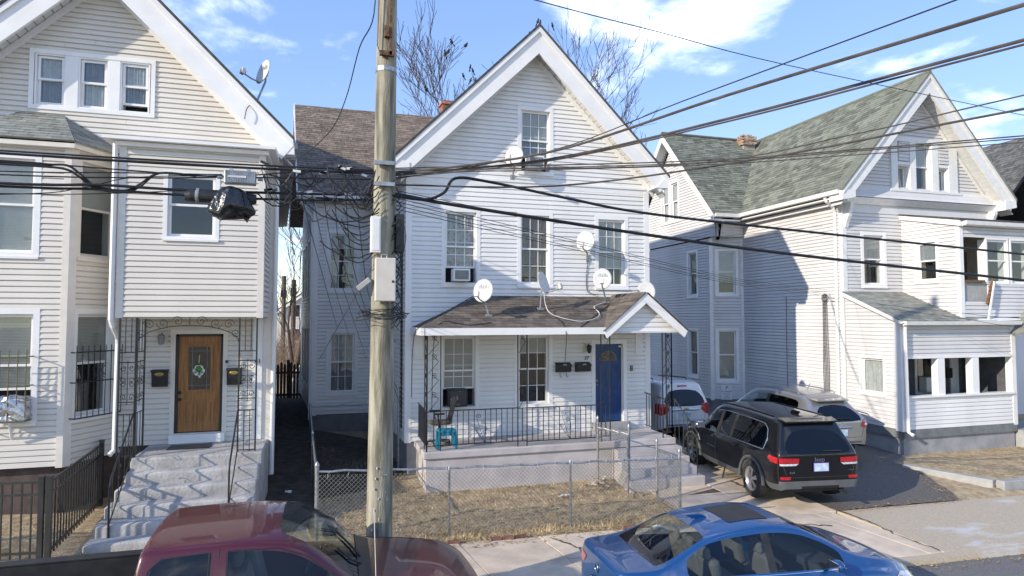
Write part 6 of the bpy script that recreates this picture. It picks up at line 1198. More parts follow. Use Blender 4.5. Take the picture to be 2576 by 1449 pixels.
def cast(bvh, view, a, b, sgn=1):
    if view == 'side': o, d = Vector((a, 3 * sgn, b)), Vector((0, -sgn, 0))
    elif view == 'rear': o, d = Vector((-6, a, b)), Vector((1, 0, 0))
    elif view == 'front': o, d = Vector((6, a, b)), Vector((-1, 0, 0))
    else: o, d = Vector((a, b, 4)), Vector((0, 0, -1))
    h = bvh.ray_cast(o, d); return (h[0], h[1] if h[1] and h[1].dot(d) < 0 else (-h[1] if h[1] else None)) if h[0] else (None, None)
def patch(bvh, poly, view, name, m, parent, sgn=1, off=.006, step=.05):
    bm = bmesh.new(); bm.faces.new([bm.verts.new((p[0], p[1], 0)) for p in poly])
    for ax in (0, 1):
        lo, hi = min(p[ax] for p in poly), max(p[ax] for p in poly); k = max(1, int((hi - lo) / step))
        for i in range(1, k): bmesh.ops.bisect_plane(bm, geom=bm.verts[:] + bm.edges[:] + bm.faces[:], plane_co=[(lo + (hi - lo) * i / k) if a == ax else 0 for a in (0, 1, 2)], plane_no=[1 if a == ax else 0 for a in (0, 1, 2)])
    bad = []; last = None
    for v in bm.verts:
        p, n_ = cast(bvh, view, v.co.x, v.co.y, sgn)
        if p is None: bad.append(v); continue
        if view in ('side', 'rear') and abs(n_.y if view == 'side' else n_.x) < .3: bad.append(v); continue
        v.co = p + n_ * off
    if bad: bmesh.ops.delete(bm, geom=bad, context='VERTS')
    me = bpy.data.meshes.new(name); bm.to_mesh(me); bm.free(); me.materials.append(m); me.polygons.foreach_set('use_smooth', [True] * len(me.polygons)); return link(name, me, parent, True)
def seam(bvh, pts, view, name, m, parent, sgn=1, r=.004, off=.0, sub=5):
    P = []
    for i in range(len(pts) - 1):
        for k in range(sub): t = k / sub; P.append((pts[i][0] + (pts[i + 1][0] - pts[i][0]) * t, pts[i][1] + (pts[i + 1][1] - pts[i][1]) * t))
    P.append(pts[-1]); Q = []
    for a, b in P:
        p, n_ = cast(bvh, view, a, b, sgn)
        if p is not None: Q.append(p + n_ * off)
    if len(Q) > 1: return MB().tube(Q, r, 5).build(name, m, parent, local=True)
def letters(bvh, txt, size, view, a, b, m, parent, sgn=1, off=.006, shear=0, extrude=.003):
    p, n_ = cast(bvh, view, a, b, sgn)
    if p is None: return
    ux = Vector((-sgn, 0, 0)) if view == 'side' else (Vector((0, -1, 0)) if view == 'rear' else Vector((0, 1, 0))); uz = n_.cross(ux).normalized(); ux = uz.cross(n_).normalized()
    return text('badge', txt, size, p + n_ * off, ux, uz, m, parent, local=True, extrude=extrude, shear=shear)
def plate(bvh, view, a, b, txt, m, frame, parent, w_=.31, h=.155, mi=m_inkb, off=.02):
    p, n_ = cast(bvh, view, a, b); ux = Vector((0, -1, 0)) if view == 'rear' else Vector((0, 1, 0)); n_ = Vector((n_.x, 0, n_.z)).normalized(); uz = n_.cross(ux).normalized(); rot = Matrix((ux, uz, n_)).transposed(); c = p + n_ * off
    o = MB().obox(c, (w_ + .03, h + .03, .014), rot).build('plate_frame', frame, parent, local=True); MB().obox(c + n_ * .009, (w_, h, .008), rot).build('number_plate', m, o, local=True)
    if txt: text('plate_number', txt, h * .55, c + n_ * .015, ux, uz, mi, o, local=True, extrude=.001)
def wheel(root, x, y, r, wd, sgn, spokes=5, m_r=m_alloy, rimr=.68, split=True):
    w_ = MB().lathe([(r * rimr, -wd / 2), (r * .9, -wd / 2), (r * .985, -wd * .38), (r, -wd * .2), (r, wd * .2), (r * .985, wd * .38), (r * .9, wd / 2), (r * rimr, wd / 2), (r * (rimr - .05), 0)], 40, (x, y, r), Matrix.Rotation(math.pi / 2, 3, 'X'), close=True).build('wheel', m_tyre, root, local=True, smooth=True)
    R0 = r * rimr; yo = y + sgn * wd * .36
    MB().lathe([(R0 * 1.03, -wd * .48), (R0 * .97, -wd * .4), (R0 * .9, wd * .45), (R0 * 1.0, wd * .45)] if sgn > 0 else [(R0 * 1.03, wd * .48), (R0 * .97, wd * .4), (R0 * .9, -wd * .45), (R0 * 1.0, -wd * .45)], 36, (x, y, r), Matrix.Rotation(-math.pi / 2, 3, 'X')).build('rim', m_r, w_, local=True, smooth=True)
    MB().lathe([(.002, 0), (R0 * .9, 0)], 24, (x, y - sgn * wd * .1, r), Matrix.Rotation(math.pi / 2, 3, 'X')).build('brake_disc', m_cabin, w_, local=True)
    for k in range(spokes):
        a = 2 * math.pi * k / spokes + .3
        for d in ((-.16, .16) if split else (0,)):
            c, s_ = math.cos(a + d), math.sin(a + d); c0, s0 = math.cos(a + d * .4), math.sin(a + d * .4); tw = R0 * (.085 if split else .15)
            P = lambda rr_, cc, ss, t, dy: (x + rr_ * cc - t * ss, yo + dy * sgn, r + rr_ * ss + t * cc)
            v = [P(R0 * .15, c0, s0, -tw * .9, .012), P(R0 * .15, c0, s0, tw * .9, .012), P(R0 * .97, c, s_, tw, -.01), P(R0 * .97, c, s_, -tw, -.01), P(R0 * .15, c0, s0, -tw * .9, -.03), P(R0 * .15, c0, s0, tw * .9, -.03), P(R0 * .97, c, s_, tw, -.045), P(R0 * .97, c, s_, -tw, -.045)]
            MB().add(v, [(0, 1, 2, 3), (7, 6, 5, 4), (0, 4, 5, 1), (1, 5, 6, 2), (2, 6, 7, 3), (3, 7, 4, 0)]).build('spoke', m_r, w_, local=True)
    MB().lathe([(.002, .02), (R0 * .16, .016), (R0 * .2, -.02)], 16, (x, yo, r), Matrix.Rotation(-math.pi / 2 * sgn, 3, 'X')).build('hub_cap', m_r, w_, local=True)
def cabin(root, x_r, x_f, wd, zb, seats, m_s=m_seat, h=.62, steer=None, dash=None, m_w=m_black):
    MB().box(x_r, -wd, zb - .1, x_f, wd, zb).build('cabin_floor', m_cabin, root, local=True)
    for sx, two in seats:
        for sy in ((-.36, .36) if two else (-.4, .0, .4)):
            s = MB().box(sx - .05, sy - .23, zb, sx + .42, sy + .23, zb + .16).build('seat', m_s, root, local=True, bevel=.05)
            MB().obox((sx - .1, sy, zb + .16 + h * .42), (.14, .46 if two else .4, h * .9), Matrix.Rotation(-.22, 3, 'Y')).build('seat_back', m_s, s, local=True, bevel=.05); MB().obox((sx - .2, sy, zb + .16 + h), (.09, .24, .17), Matrix.Rotation(-.15, 3, 'Y')).build('headrest', m_s, s, local=True, bevel=.04)
    if dash: MB().box(dash, -wd * .95, zb, dash + .5, wd * .95, zb + .32).build('dashboard', m_cabin, root, local=True, bevel=.04)
    if steer: MB().lathe([(.17 + .018 * math.cos(a), .018 * math.sin(a)) for a in [i * math.pi / 4 for i in range(8)]], 24, steer, Matrix.Rotation(-1.15, 3, 'Y'), close=True).build('steering_wheel', m_w, root, local=True, smooth=True)
def mirror_(root, x, y, z, sgn, m, big=1):
    MB().ball((x, y + sgn * .1 * big, z), (.07 * big, .11 * big, .075 * big), 10).build('mirror', m, root, local=True, smooth=True); MB().tube([(x + .02, y - sgn * .06, z - .04), (x, y + sgn * .05, z - .02)], .025, 6).build('mirror_stalk', m_black, root, local=True); MB().obox((x - .066 * big, y + sgn * .1 * big, z), (.01, .17 * big, .11 * big)).build('mirror_glass', m_chrome, root, local=True)
def arch(xw, ra, base, tab, zc):
    """sill height inside a wheel arch"""
    return lambda x: zc + math.sqrt(max(0, ra * ra - (x - xw) ** 2)) if abs(x - xw) < ra else base
def under(root, x0, x1, w_, z0, z1): MB().box(x0, -w_, z0, x1, w_, z1).build('chassis', m_cabin, root, local=True)

# ---- blue saloon
def sedan():
    t_ = thing('blue_saloon_car', 'blue four-door saloon parked at the kerb in front of the driveway', 'car', (3.6, -7.95, -.085), R(-3)); t_.scale = (.94, .96, .945); a1, a2 = -1.36, 1.34; ra = .375; zc = .3
    zs = lambda x: max(.2, zc + math.sqrt(max(0, ra * ra - (x - a1) ** 2)) if abs(x - a1) < ra else .2, zc + math.sqrt(max(0, ra * ra - (x - a2) ** 2)) if abs(x - a2) < ra else .2)
    T_ = [(-2.28, .34, .70, .90, .64, .97, .60, 1.00, .52, 0), (-2.2, .28, .80, .95, .72, 1.02, .66, 1.055, .55, 0), (-2.0, .22, .85, .955, .77, 1.02, .70, 1.05, .58, 0), (-1.74, .2, .88, .95, .80, 1.03, .72, 1.06, .6, 0), (-1.62, 0, .885, .95, .805, 1.05, .71, 1.085, .6, 0), (-1.36, 0, .89, .945, .81, 1.14, .67, 1.19, .585, 0), (-1.08, 0, .895, .94, .815, 1.26, .625, 1.315, .56, 0), (-.98, .2, .9, .935, .815, 1.29, .615, 1.35, .555, 0), (-.72, .2, .9, .925, .815, 1.335, .605, 1.405, .55, 0), (-.2, .2, .9, .91, .815, 1.36, .605, 1.445, .55, 0), (-.1, .2, .9, .905, .815, 1.36, .605, 1.448, .55, 0), (.3, .2, .9, .895, .815, 1.335, .61, 1.425, .555, 0), (.62, .2, .9, .885, .81, 1.22, .64, 1.30, .58, 0), (.96, .2, .9, .875, .8, 1.06, .70, 1.13, .62, 0), (1.07, 0, .9, .87, .8, 1.0, .72, 1.06, .63, 0), (1.34, 0, .9, .85, .79, .935, .73, .97, .63, 0), (1.6, 0, .89, .82, .77, .89, .71, .925, .6, 0), (1.73, .2, .88, .80, .76, .865, .69, .9, .58, 0), (2.0, .22, .84, .72, .70, .78, .64, .81, .5, 0), (2.2, .26, .74, .62, .62, .68, .55, .70, .42, 0), (2.28, .32, .62, .55, .52, .6, .46, .62, .36, 0)]
    st = [(r_[0], zs(r_[0]) if r_[1] == 0 else r_[1]) + r_[2:] for r_ in T_]
    body, bvh = car_shell(t_, st, {}, {}, (-1.4, 1.0), (.29, 1.08), (-1.75, -.97), [(-.2, -.1), (.96, 1.1)], {0: m_blue, 1: g_clear, 2: g_back, 3: m_black, 4: m_blue})
    for sx in (a1, a2):
        for s in (1, -1): wheel(t_, sx, s * .79, .32, .21, s)
    under(t_, -2.1, 2.1, .62, .18, .5); cabin(t_, -1.5, 1.1, .72, .5, ((.1, True), (-.72, False)), steer=(.55, .36, .88), dash=.7, h=.44)
    for s in (1, -1):
        mirror_(t_, .7, s * .85, .98, s, m_blue); mirror_cap = None
        seam(bvh, [(-1.42, .945), (-1.2, .93), (-.6, .905), (0, .885), (.6, .872), (.95, .868)], 'side', 'chrome_belt', m_chrome, t_, s, r=.009, off=.004)
        seam(bvh, [(-.15, .86), (-.12, .6), (-.15, .24)], 'side', 'door_seam', m_cabin, t_, s); seam(bvh, [(.92, .85), (.86, .6), (.8, .24)], 'side', 'door_seam', m_cabin, t_, s); seam(bvh, [(-1.38, .95), (-1.2, .8), (-1.0, .66)], 'side', 'door_seam', m_cabin, t_, s)
        for x in (-.95, .12): h = seam(bvh, [(x - .11, .78), (x, .785), (x + .11, .78)], 'side', 'door_handle', m_chrome, t_, s, r=.014, off=.02)
        patch(bvh, [(-2.26, .78), (-2.2, .90), (-1.85, .86), (-1.72, .79), (-1.95, .74)], 'side', 'tail_light', m_redlens, t_, s)
        patch(bvh, [(-.55 * s, .74), (-.66 * s, .74), (-.7 * s, .9), (-.42 * s, .87)][::s], 'rear', 'tail_light_inner', m_redlens, t_)
        patch(bvh, [(1.72, .6), (1.62, .68), (1.85, .74), (2.1, .68), (2.24, .58), (2.0, .56)], 'side', 'headlight', m_clearlens, t_, s); patch(bvh, [(1.62, .66), (1.72, .61), (1.86, .6), (1.84, .7), (1.74, .71)], 'side', 'indicator', m_amber, t_, s, off=.01)
    seam(bvh, [(-1.72, -.58), (-1.78, 0), (-1.72, .58)], 'top', 'boot_seam', m_cabin, t_, r=.005); seam(bvh, [(1.2, -.6), (1.16, 0), (1.2, .6)], 'top', 'bonnet_seam', m_cabin, t_, r=.005); patch(bvh, [(-.5, -.34), (.1, -.34), (.1, .34), (-.5, .34)], 'top', 'dark_roof_panel', m_cabin, t_)  # last patch: dark rectangle laid over the middle of the roof
    p, n_ = cast(bvh, 'top', -.72, 0); MB().prism([p + Vector((-.14, 0, -.01)), p + Vector((.1, -.035, -.01)), p + Vector((.1, .035, -.01))], (-.1, 0, .06)).build('aerial_fin', m_blue, t_, local=True)
    plate(bvh, 'rear', 0, .62, 'KKP·1302', m_platew, m_black, t_)
    p, n_ = cast(bvh, 'rear', 0, .86); rot = n_.to_track_quat('Z', 'Y').to_matrix(); MB().lathe([(.055 + .008 * math.cos(a), .008 * math.sin(a)) for a in [i * math.pi / 3 for i in range(6)]], 24, p + n_ * .008, rot @ Matrix.Diagonal((1.0, .7, 1)) if False else rot, close=True).build('emblem', m_chrome, t_, local=True, smooth=True); letters(bvh, 'H', .075, 'rear', 0, .86, m_chrome, t_, shear=.4, off=.008)
    return t_
sedan()
# ---- black four by four
def jeep():
    t_ = thing('black_suv', 'black four-wheel-drive wagon parked nose-in on the driveway by the steps', 'car', (8.02, -2.4, .075), R(82)); a1, a2 = -1.45, 1.465; ra = .47; zc = .37
    zs = lambda x: zc + math.sqrt(max(0, ra * ra - (x - (a1 if x < 0 else a2)) ** 2)) if abs(x - (a1 if x < 0 else a2)) < ra else .3
    T_ = [(-2.4, .40, .80, 1.06, .80, 1.56, .60, 1.70, .50, .34), (-2.36, .36, .88, 1.08, .86, 1.58, .64, 1.715, .54, .34), (-2.22, .36, .93, 1.09, .885, 1.58, .67, 1.725, .56, .26), (-1.92, .33, .95, 1.10, .9, 1.58, .685, 1.74, .57, .1), (-1.8, 0, .955, 1.10, .905, 1.58, .69, 1.745, .575, .05), (-1.45, 0, .96, 1.095, .905, 1.585, .69, 1.755, .58, 0), (-1.1, 0, .96, 1.09, .905, 1.59, .69, 1.76, .58, 0), (-.98, .3, .955, 1.085, .905, 1.59, .69, 1.76, .58, 0), (-.5, .3, .95, 1.08, .905, 1.60, .69, 1.765, .585, 0), (-.4, .3, .95, 1.08, .905, 1.60, .69, 1.765, .585, 0), (.14, .3, .95, 1.07, .905, 1.595, .69, 1.765, .585, 0), (.26, .3, .95, 1.07, .905, 1.59, .69, 1.76, .585, 0), (.55, .3, .95, 1.065, .9, 1.55, .7, 1.72, .59, 0), (.85, .3, .95, 1.06, .895, 1.36, .75, 1.5, .62, 0), (1.01, .3, .955, 1.055, .89, 1.22, .79, 1.32, .66, 0), (1.14, 0, .96, 1.05, .89, 1.14, .8, 1.2, .68, 0), (1.465, 0, .96, 1.03, .88, 1.1, .8, 1.13, .68, 0), (1.79, 0, .955, 1.0, .87, 1.07, .79, 1.10, .66, 0), (1.92, .33, .95, .98, .86, 1.05, .78, 1.08, .64, 0), (2.2, .36, .92, .92, .82, .99, .74, 1.02, .58, 0), (2.36, .42, .82, .84, .74, .9, .66, .93, .5, 0), (2.4, .48, .72, .78, .66, .84, .58, .86, .45, 0)]
    st = [(r_[0], zs(r_[0]) if r_[1] == 0 else r_[1]) + r_[2:] for r_ in T_]
    body, bvh = car_shell(t_, st, {4: 2}, {}, (-1.85, 1.0), (.54, 1.1), None, [(-.5, -.4), (-1.12, -.96) if False else (9, 9), (.14, .26)], {0: m_jet, 1: lambda cx: g_clear if cx > .2 else g_dark, 2: lambda cx: g_clear if cx > 0 else g_dark, 3: m_black, 4: m_clad}, lower=1)
    for sx in (a1, a2):
        for s in (1, -1):
            wheel(t_, sx, s * .845, .39, .25, s, rimr=.66); MB().tube([(sx + (ra + .012) * math.cos(a), s * (.955 + .004), zc + (ra + .012) * math.sin(a)) for a in [math.pi * i / 18 for i in range(19)]], .034, 6).build('arch_trim', m_clad, t_, local=True)
    under(t_, -2.2, 2.2, .66, .28, .62); cabin(t_, -1.9, 1.1, .76, .62, ((.3, True), (-.75, False)), steer=(.62, .4, 1.1), dash=.85, h=.72, m_w=mat('pink_cover', (.55, .35, .38), .8, col2=(.65, .62, .6), scale=30))
    for s in (1, -1):
        mirror_(t_, .82, s * .93, 1.16, s, m_chrome if s > 0 else m_jet, 1.15)
        seam(bvh, [(-1.86, 1.09), (-1.0, 1.085), (0, 1.075), (.95, 1.06)], 'side', 'chrome_belt', m_chrome, t_, s, r=.007, off=.003); seam(bvh, [(-1.86, 1.1), (-1.87, 1.3), (-1.78, 1.48), (-1.6, 1.575), (-.9, 1.6), (0, 1.605), (.5, 1.57), (.8, 1.4), (1.0, 1.22)], 'side', 'window_trim', m_chrome, t_, s, r=.006, off=.002)
        for xx in ([(-1.02, 1.58), (-1.04, 1.3), (-1.1, 1.1), (-1.02, .95), (-.95, .75)], [(.2, 1.0), (.22, .7), (.2, .36)], [(1.05, 1.0), (1.1, .8), (1.02, .36)]): seam(bvh, xx, 'side', 'door_seam', m_cabin, t_, s, r=.005)
        for x in (-.72, .36): MB().tube([cast(bvh, 'side', x + d, .97, s)[0] + Vector((0, s * .025, 0)) for d in (-.1, 0, .1)], .016, 6).build('door_handle', m_jet, t_, local=True)
        patch(bvh, [(-2.46, .88), (-2.5, 1.0), (-2.1, 1.03), (-2.06, .97), (-2.15, .91)], 'side', 'tail_light', m_redlens, t_, s, off=.01)
        y0, y1 = (.45, .9); patch(bvh, [(s * y0, .905), (s * y1, .905), (s * y1, 1.01), (s * y0, 1.0)][::s], 'rear', 'tail_light', m_redlens, t_, off=.012); patch(bvh, [(s * .52, .855), (s * .9, .855), (s * .9, .895), (s * .46, .895)][::s], 'rear', 'reversing_light', m_clearlens, t_, off=.012); patch(bvh, [(s * .64, .58), (s * .84, .58), (s * .84, .64), (s * .62, .64)][::s], 'rear', 'reflector', m_redlens, t_, off=.008)
    patch(bvh, [(-.86, .40), (.86, .40), (.86, .55), (-.86, .55)], 'rear', 'rear_bumper_cladding', m_clad, t_, off=.01); seam(bvh, [(-.84, 1.03), (-.7, .62), (.7, .62), (.84, 1.03)], 'rear', 'tailgate_seam', m_cabin, t_, r=.006)
    p, n_ = cast(bvh, 'rear', 0, 1.66); MB().prism([p + Vector((.16, -.62, .045)), p + Vector((-.1, -.58, .0)), p + Vector((-.1, .58, .0)), p + Vector((.16, .62, .045))], (0, 0, .03)).build('spoiler', m_jet, t_, local=True)
    q = [cast(bvh, 'rear', y, 1.13)[0] + Vector((-.02, 0, 0)) for y in (-.1, -.3, -.48)]; MB().tube(q, .012, 5).build('wiper', m_black, t_, local=True)
    letters(bvh, 'Jeep', .13, 'rear', 0, .965, m_chrome, t_); letters(bvh, '4x4', .075, 'rear', .6, .72, m_chrome, t_); letters(bvh, 'LAREDO', .03, 'rear', -.7, .74, m_chrome, t_); letters(bvh, 'GRAND CHEROKEE', .05, 'side', .45, .72, m_chrome, t_, 1)
    plate(bvh, 'rear', -.02, .82, '', m_plateb, mat('purple_frame', (.07, .02, .2), .4), t_)
    p, n_ = cast(bvh, 'top', -1.55, 0); MB().prism([p + Vector((-.16, 0, -.01)), p + Vector((.1, -.04, -.01)), p + Vector((.1, .04, -.01))], (-.08, 0, .075)).build('aerial_fin', m_jet, t_, local=True)
    for s in (1, -1):
        q = [cast(bvh, 'top', x, s * .56)[0] + Vector((0, 0, .012)) for x in (-1.7, -1.2, -.6, 0, .4)]; MB().tube(q, .016, 6).build('roof_rail', m_jet, t_, local=True)
    MB().tube([(-2.3, -.5, .33), (-2.5, -.5, .31)], .035, 8).build('exhaust_tip', m_black, t_, local=True); return t_
jeep()
# ---- silver and white wagons
def wagon(name, label, loc, rz, pm, kind):
    t_ = thing(name, label, 'car', loc, rz); a1, a2 = -1.4, 1.4; ra = .41; zc = .33
    zs = lambda x: zc + math.sqrt(max(0, ra * ra - (x - (a1 if x < 0 else a2)) ** 2)) if abs(x - (a1 if x < 0 else a2)) < ra else .26
    k = 0 if kind == 'round' else .1
    T_ = [(-2.38, .44, .70, 1.0, .74, 1.42 + k, .52 + k, 1.56 + k, .4 + k, .5 - 2.6 * k), (-2.32, .36, .84, 1.04, .82, 1.44 + k, .57 + k, 1.575 + k, .45 + k, .5 - 2.6 * k), (-2.1, .3, .91, 1.06, .86, 1.45 + k, .61 + k, 1.6 + k, .5 + k, .32 - 1.8 * k), (-1.82, .26, .925, 1.05, .87, 1.47 + k, .64 + k, 1.63 + k, .53 + k, .14 - k), (-1.7, 0, .93, 1.04, .87, 1.48 + k * .9, .65 + k, 1.64 + k * .8, .54 + k, .06), (-1.4, 0, .935, 1.03, .87, 1.5 + k * .8, .66 + k * .5, 1.66 + k * .7, .55 + k * .5, 0), (-1.1, 0, .935, 1.02, .87, 1.52 + k * .6, .66 + k * .3, 1.68 + k * .5, .56 + k * .3, 0), (-.98, .26, .93, 1.015, .87, 1.53 + k * .5, .66, 1.69 + k * .3, .56, 0), (-.42, .26, .93, 1.0, .87, 1.54, .66, 1.7, .56, 0), (-.32, .26, .93, .995, .87, 1.54, .66, 1.7, .56, 0), (.2, .26, .93, .98, .87, 1.52, .66, 1.69, .565, 0), (.5, .26, .93, .97, .865, 1.42, .69, 1.6, .58, 0), (.98, .26, .93, .96, .86, 1.16, .77, 1.28, .64, 0), (1.1, 0, .93, .95, .855, 1.08, .78, 1.16, .65, 0), (1.4, 0, .93, .93, .84, 1.01, .77, 1.05, .64, 0), (1.7, 0, .92, .9, .82, .97, .74, 1.01, .6, 0), (1.82, .28, .91, .88, .81, .95, .72, .99, .58, 0), (2.15, .32, .85, .8, .74, .87, .66, .9, .5, 0), (2.35, .38, .7, .7, .62, .77, .54, .8, .42, 0)]
    st = [(r_[0], zs(r_[0]) if r_[1] == 0 else r_[1]) + r_[2:] for r_ in T_]
    body, bvh = car_shell(t_, st, {4: 2}, {}, (-1.75, 1.0), (.49, 1.12), None, [(-.42, -.32), (9, 9)], {0: pm, 1: lambda cx: g_clear if cx > .2 else g_dark, 2: lambda cx: g_clear if cx > 0 else g_dark, 3: m_black, 4: m_clad})
    for sx in (a1, a2):
        for s in (1, -1): wheel(t_, sx, s * .80, .36, .23, s)
    under(t_, -2.1, 2.1, .64, .24, .55); cabin(t_, -1.8, 1.0, .72, .56, ((.2, True), (-.8, False)), dash=.8)
    for s in (1, -1):
        mirror_(t_, .75, s * .9, 1.06, s, pm)
        for xx in ([(-.37, .95), (-.35, .6), (-.36, .3)], [(.95, .92), (.95, .6), (.9, .3)], [(-1.2, 1.02), (-1.1, .85), (-1.0, .7)]): seam(bvh, xx, 'side', 'door_seam', m_cabin, t_, s)
        for x in (-.6, .3): MB().tube([cast(bvh, 'side', x + d, .86, s)[0] + Vector((0, s * .02, 0)) for d in (-.1, 0, .1)], .014, 6).build('door_handle', pm, t_, local=True)
        if kind == 'round': patch(bvh, [(s * .6, .86), (s * .92, .8), (s * .9, .98), (s * .8, 1.06), (s * .66, 1.02)][::s], 'rear', 'tail_light', m_redlens, t_, off=.012); patch(bvh, [(-2.4, .84), (-2.4, 1.02), (-2.05, 1.06), (-2.0, .98), (-2.12, .84)], 'side', 'tail_light', m_redlens, t_, s, off=.01); p, n_ = cast(bvh, 'rear', s * .76, .92); MB().ball(p + n_ * .012, .04).build('tail_lamp_bulb', m_clearlens, t_, local=True)
        else: patch(bvh, [(s * .52, .92), (s * .66, .8), (s * .9, .74), (s * .92, 1.08), (s * .7, 1.1), (s * .55, 1.06)][::s], 'rear', 'tail_light', m_redlens, t_, off=.012); patch(bvh, [(-2.4, .78), (-2.4, 1.08), (-2.12, 1.1), (-2.12, .8)], 'side', 'tail_light', m_redlens, t_, s, off=.01)
        q = [cast(bvh, 'top', x, s * (.55 if kind == 'round' else .58)) for x in (-1.5, -1.45, -.9, -.2, .2, .25)]; q = [a + Vector((0, 0, .0 if i in (0, 5) else .05)) for i, (a, b) in enumerate(q)]; MB().tube(q, .018, 6).build('roof_rail', m_alloy if kind == 'round' else m_black, t_, local=True)
    if kind == 'round': p, n_ = cast(bvh, 'rear', 0, 1.5); MB().prism([p + Vector((.2, -.56, .05)), p + Vector((-.14, -.5, 0)), p + Vector((-.14, .5, 0)), p + Vector((.2, .56, .05))], (0, 0, .025)).build('spoiler', pm, t_, local=True); MB().tube([cast(bvh, 'rear', y, .86)[0] + Vector((-.015, 0, 0)) for y in (-.3, 0, .3)], .02, 6).build('tailgate_chrome', m_chrome, t_, local=True); p, n_ = cast(bvh, 'rear', 0, .96); MB().lathe([(.045 + .008 * math.cos(a), .008 * math.sin(a)) for a in [i * math.pi / 3 for i in range(6)]], 20, p + n_ * .006, n_.to_track_quat('Z', 'Y').to_matrix(), close=True).build('emblem', m_chrome, t_, local=True); plate(bvh, 'rear', 0, .73, '', m_plateb, m_chrome, t_)
    else:
        MB().tube([cast(bvh, 'rear', y, .92)[0] + Vector((-.02, 0, 0)) for y in (-.45, -.2, .2, .45)], .03, 6).build('tailgate_chrome', m_chrome, t_, local=True); plate(bvh, 'rear', 0, .78, 'BF·77920', m_plateb, m_trim, t_); patch(bvh, [(-.16, 1.56), (.16, 1.56), (.16, 1.6), (-.16, 1.6)], 'rear', 'brake_light', m_redlens, t_, off=.03)
        p, n_ = cast(bvh, 'rear', 0, .93); MB().prism([p + Vector((-.05, a, b)) for a, b in ((-.09, -.015), (-.03, -.015), (-.03, -.035), (.03, -.035), (.03, -.015), (.09, -.015), (.09, .015), (.03, .015), (.03, .035), (-.03, .035), (-.03, .015), (-.09, .015))], (-.012, 0, 0)).build('emblem', m_brass, t_, local=True)
    seam(bvh, [(-.74, 1.0), (-.62, .6), (.62, .6), (.74, 1.0)], 'rear', 'tailgate_seam', m_cabin, t_, r=.005); MB().tube([cast(bvh, 'rear', y, 1.08)[0] + Vector((-.02, 0, 0)) for y in (.1, -.1, -.32)], .011, 5).build('wiper', m_black, t_, local=True)
    p, n_ = cast(bvh, 'top', -1.1, 0); MB().tube([p, p + Vector((-.14, 0, .2))], .006, 5).build('aerial', m_black, t_, local=True); patch(bvh, [(-.6, .46), (.6, .46), (.6, .5), (-.6, .5)], 'rear', 'bumper_step', m_clad, t_, off=.02)
    return t_
wagon('silver_suv', 'silver crossover parked against the grey house wall', (11.05, .4, .19), R(87), m_silver, 'round')
wagon('white_suv', 'white crossover parked deep in the driveway behind the porch column', (8.35, 3.6, .26), R(90), m_wpaint, 'square')
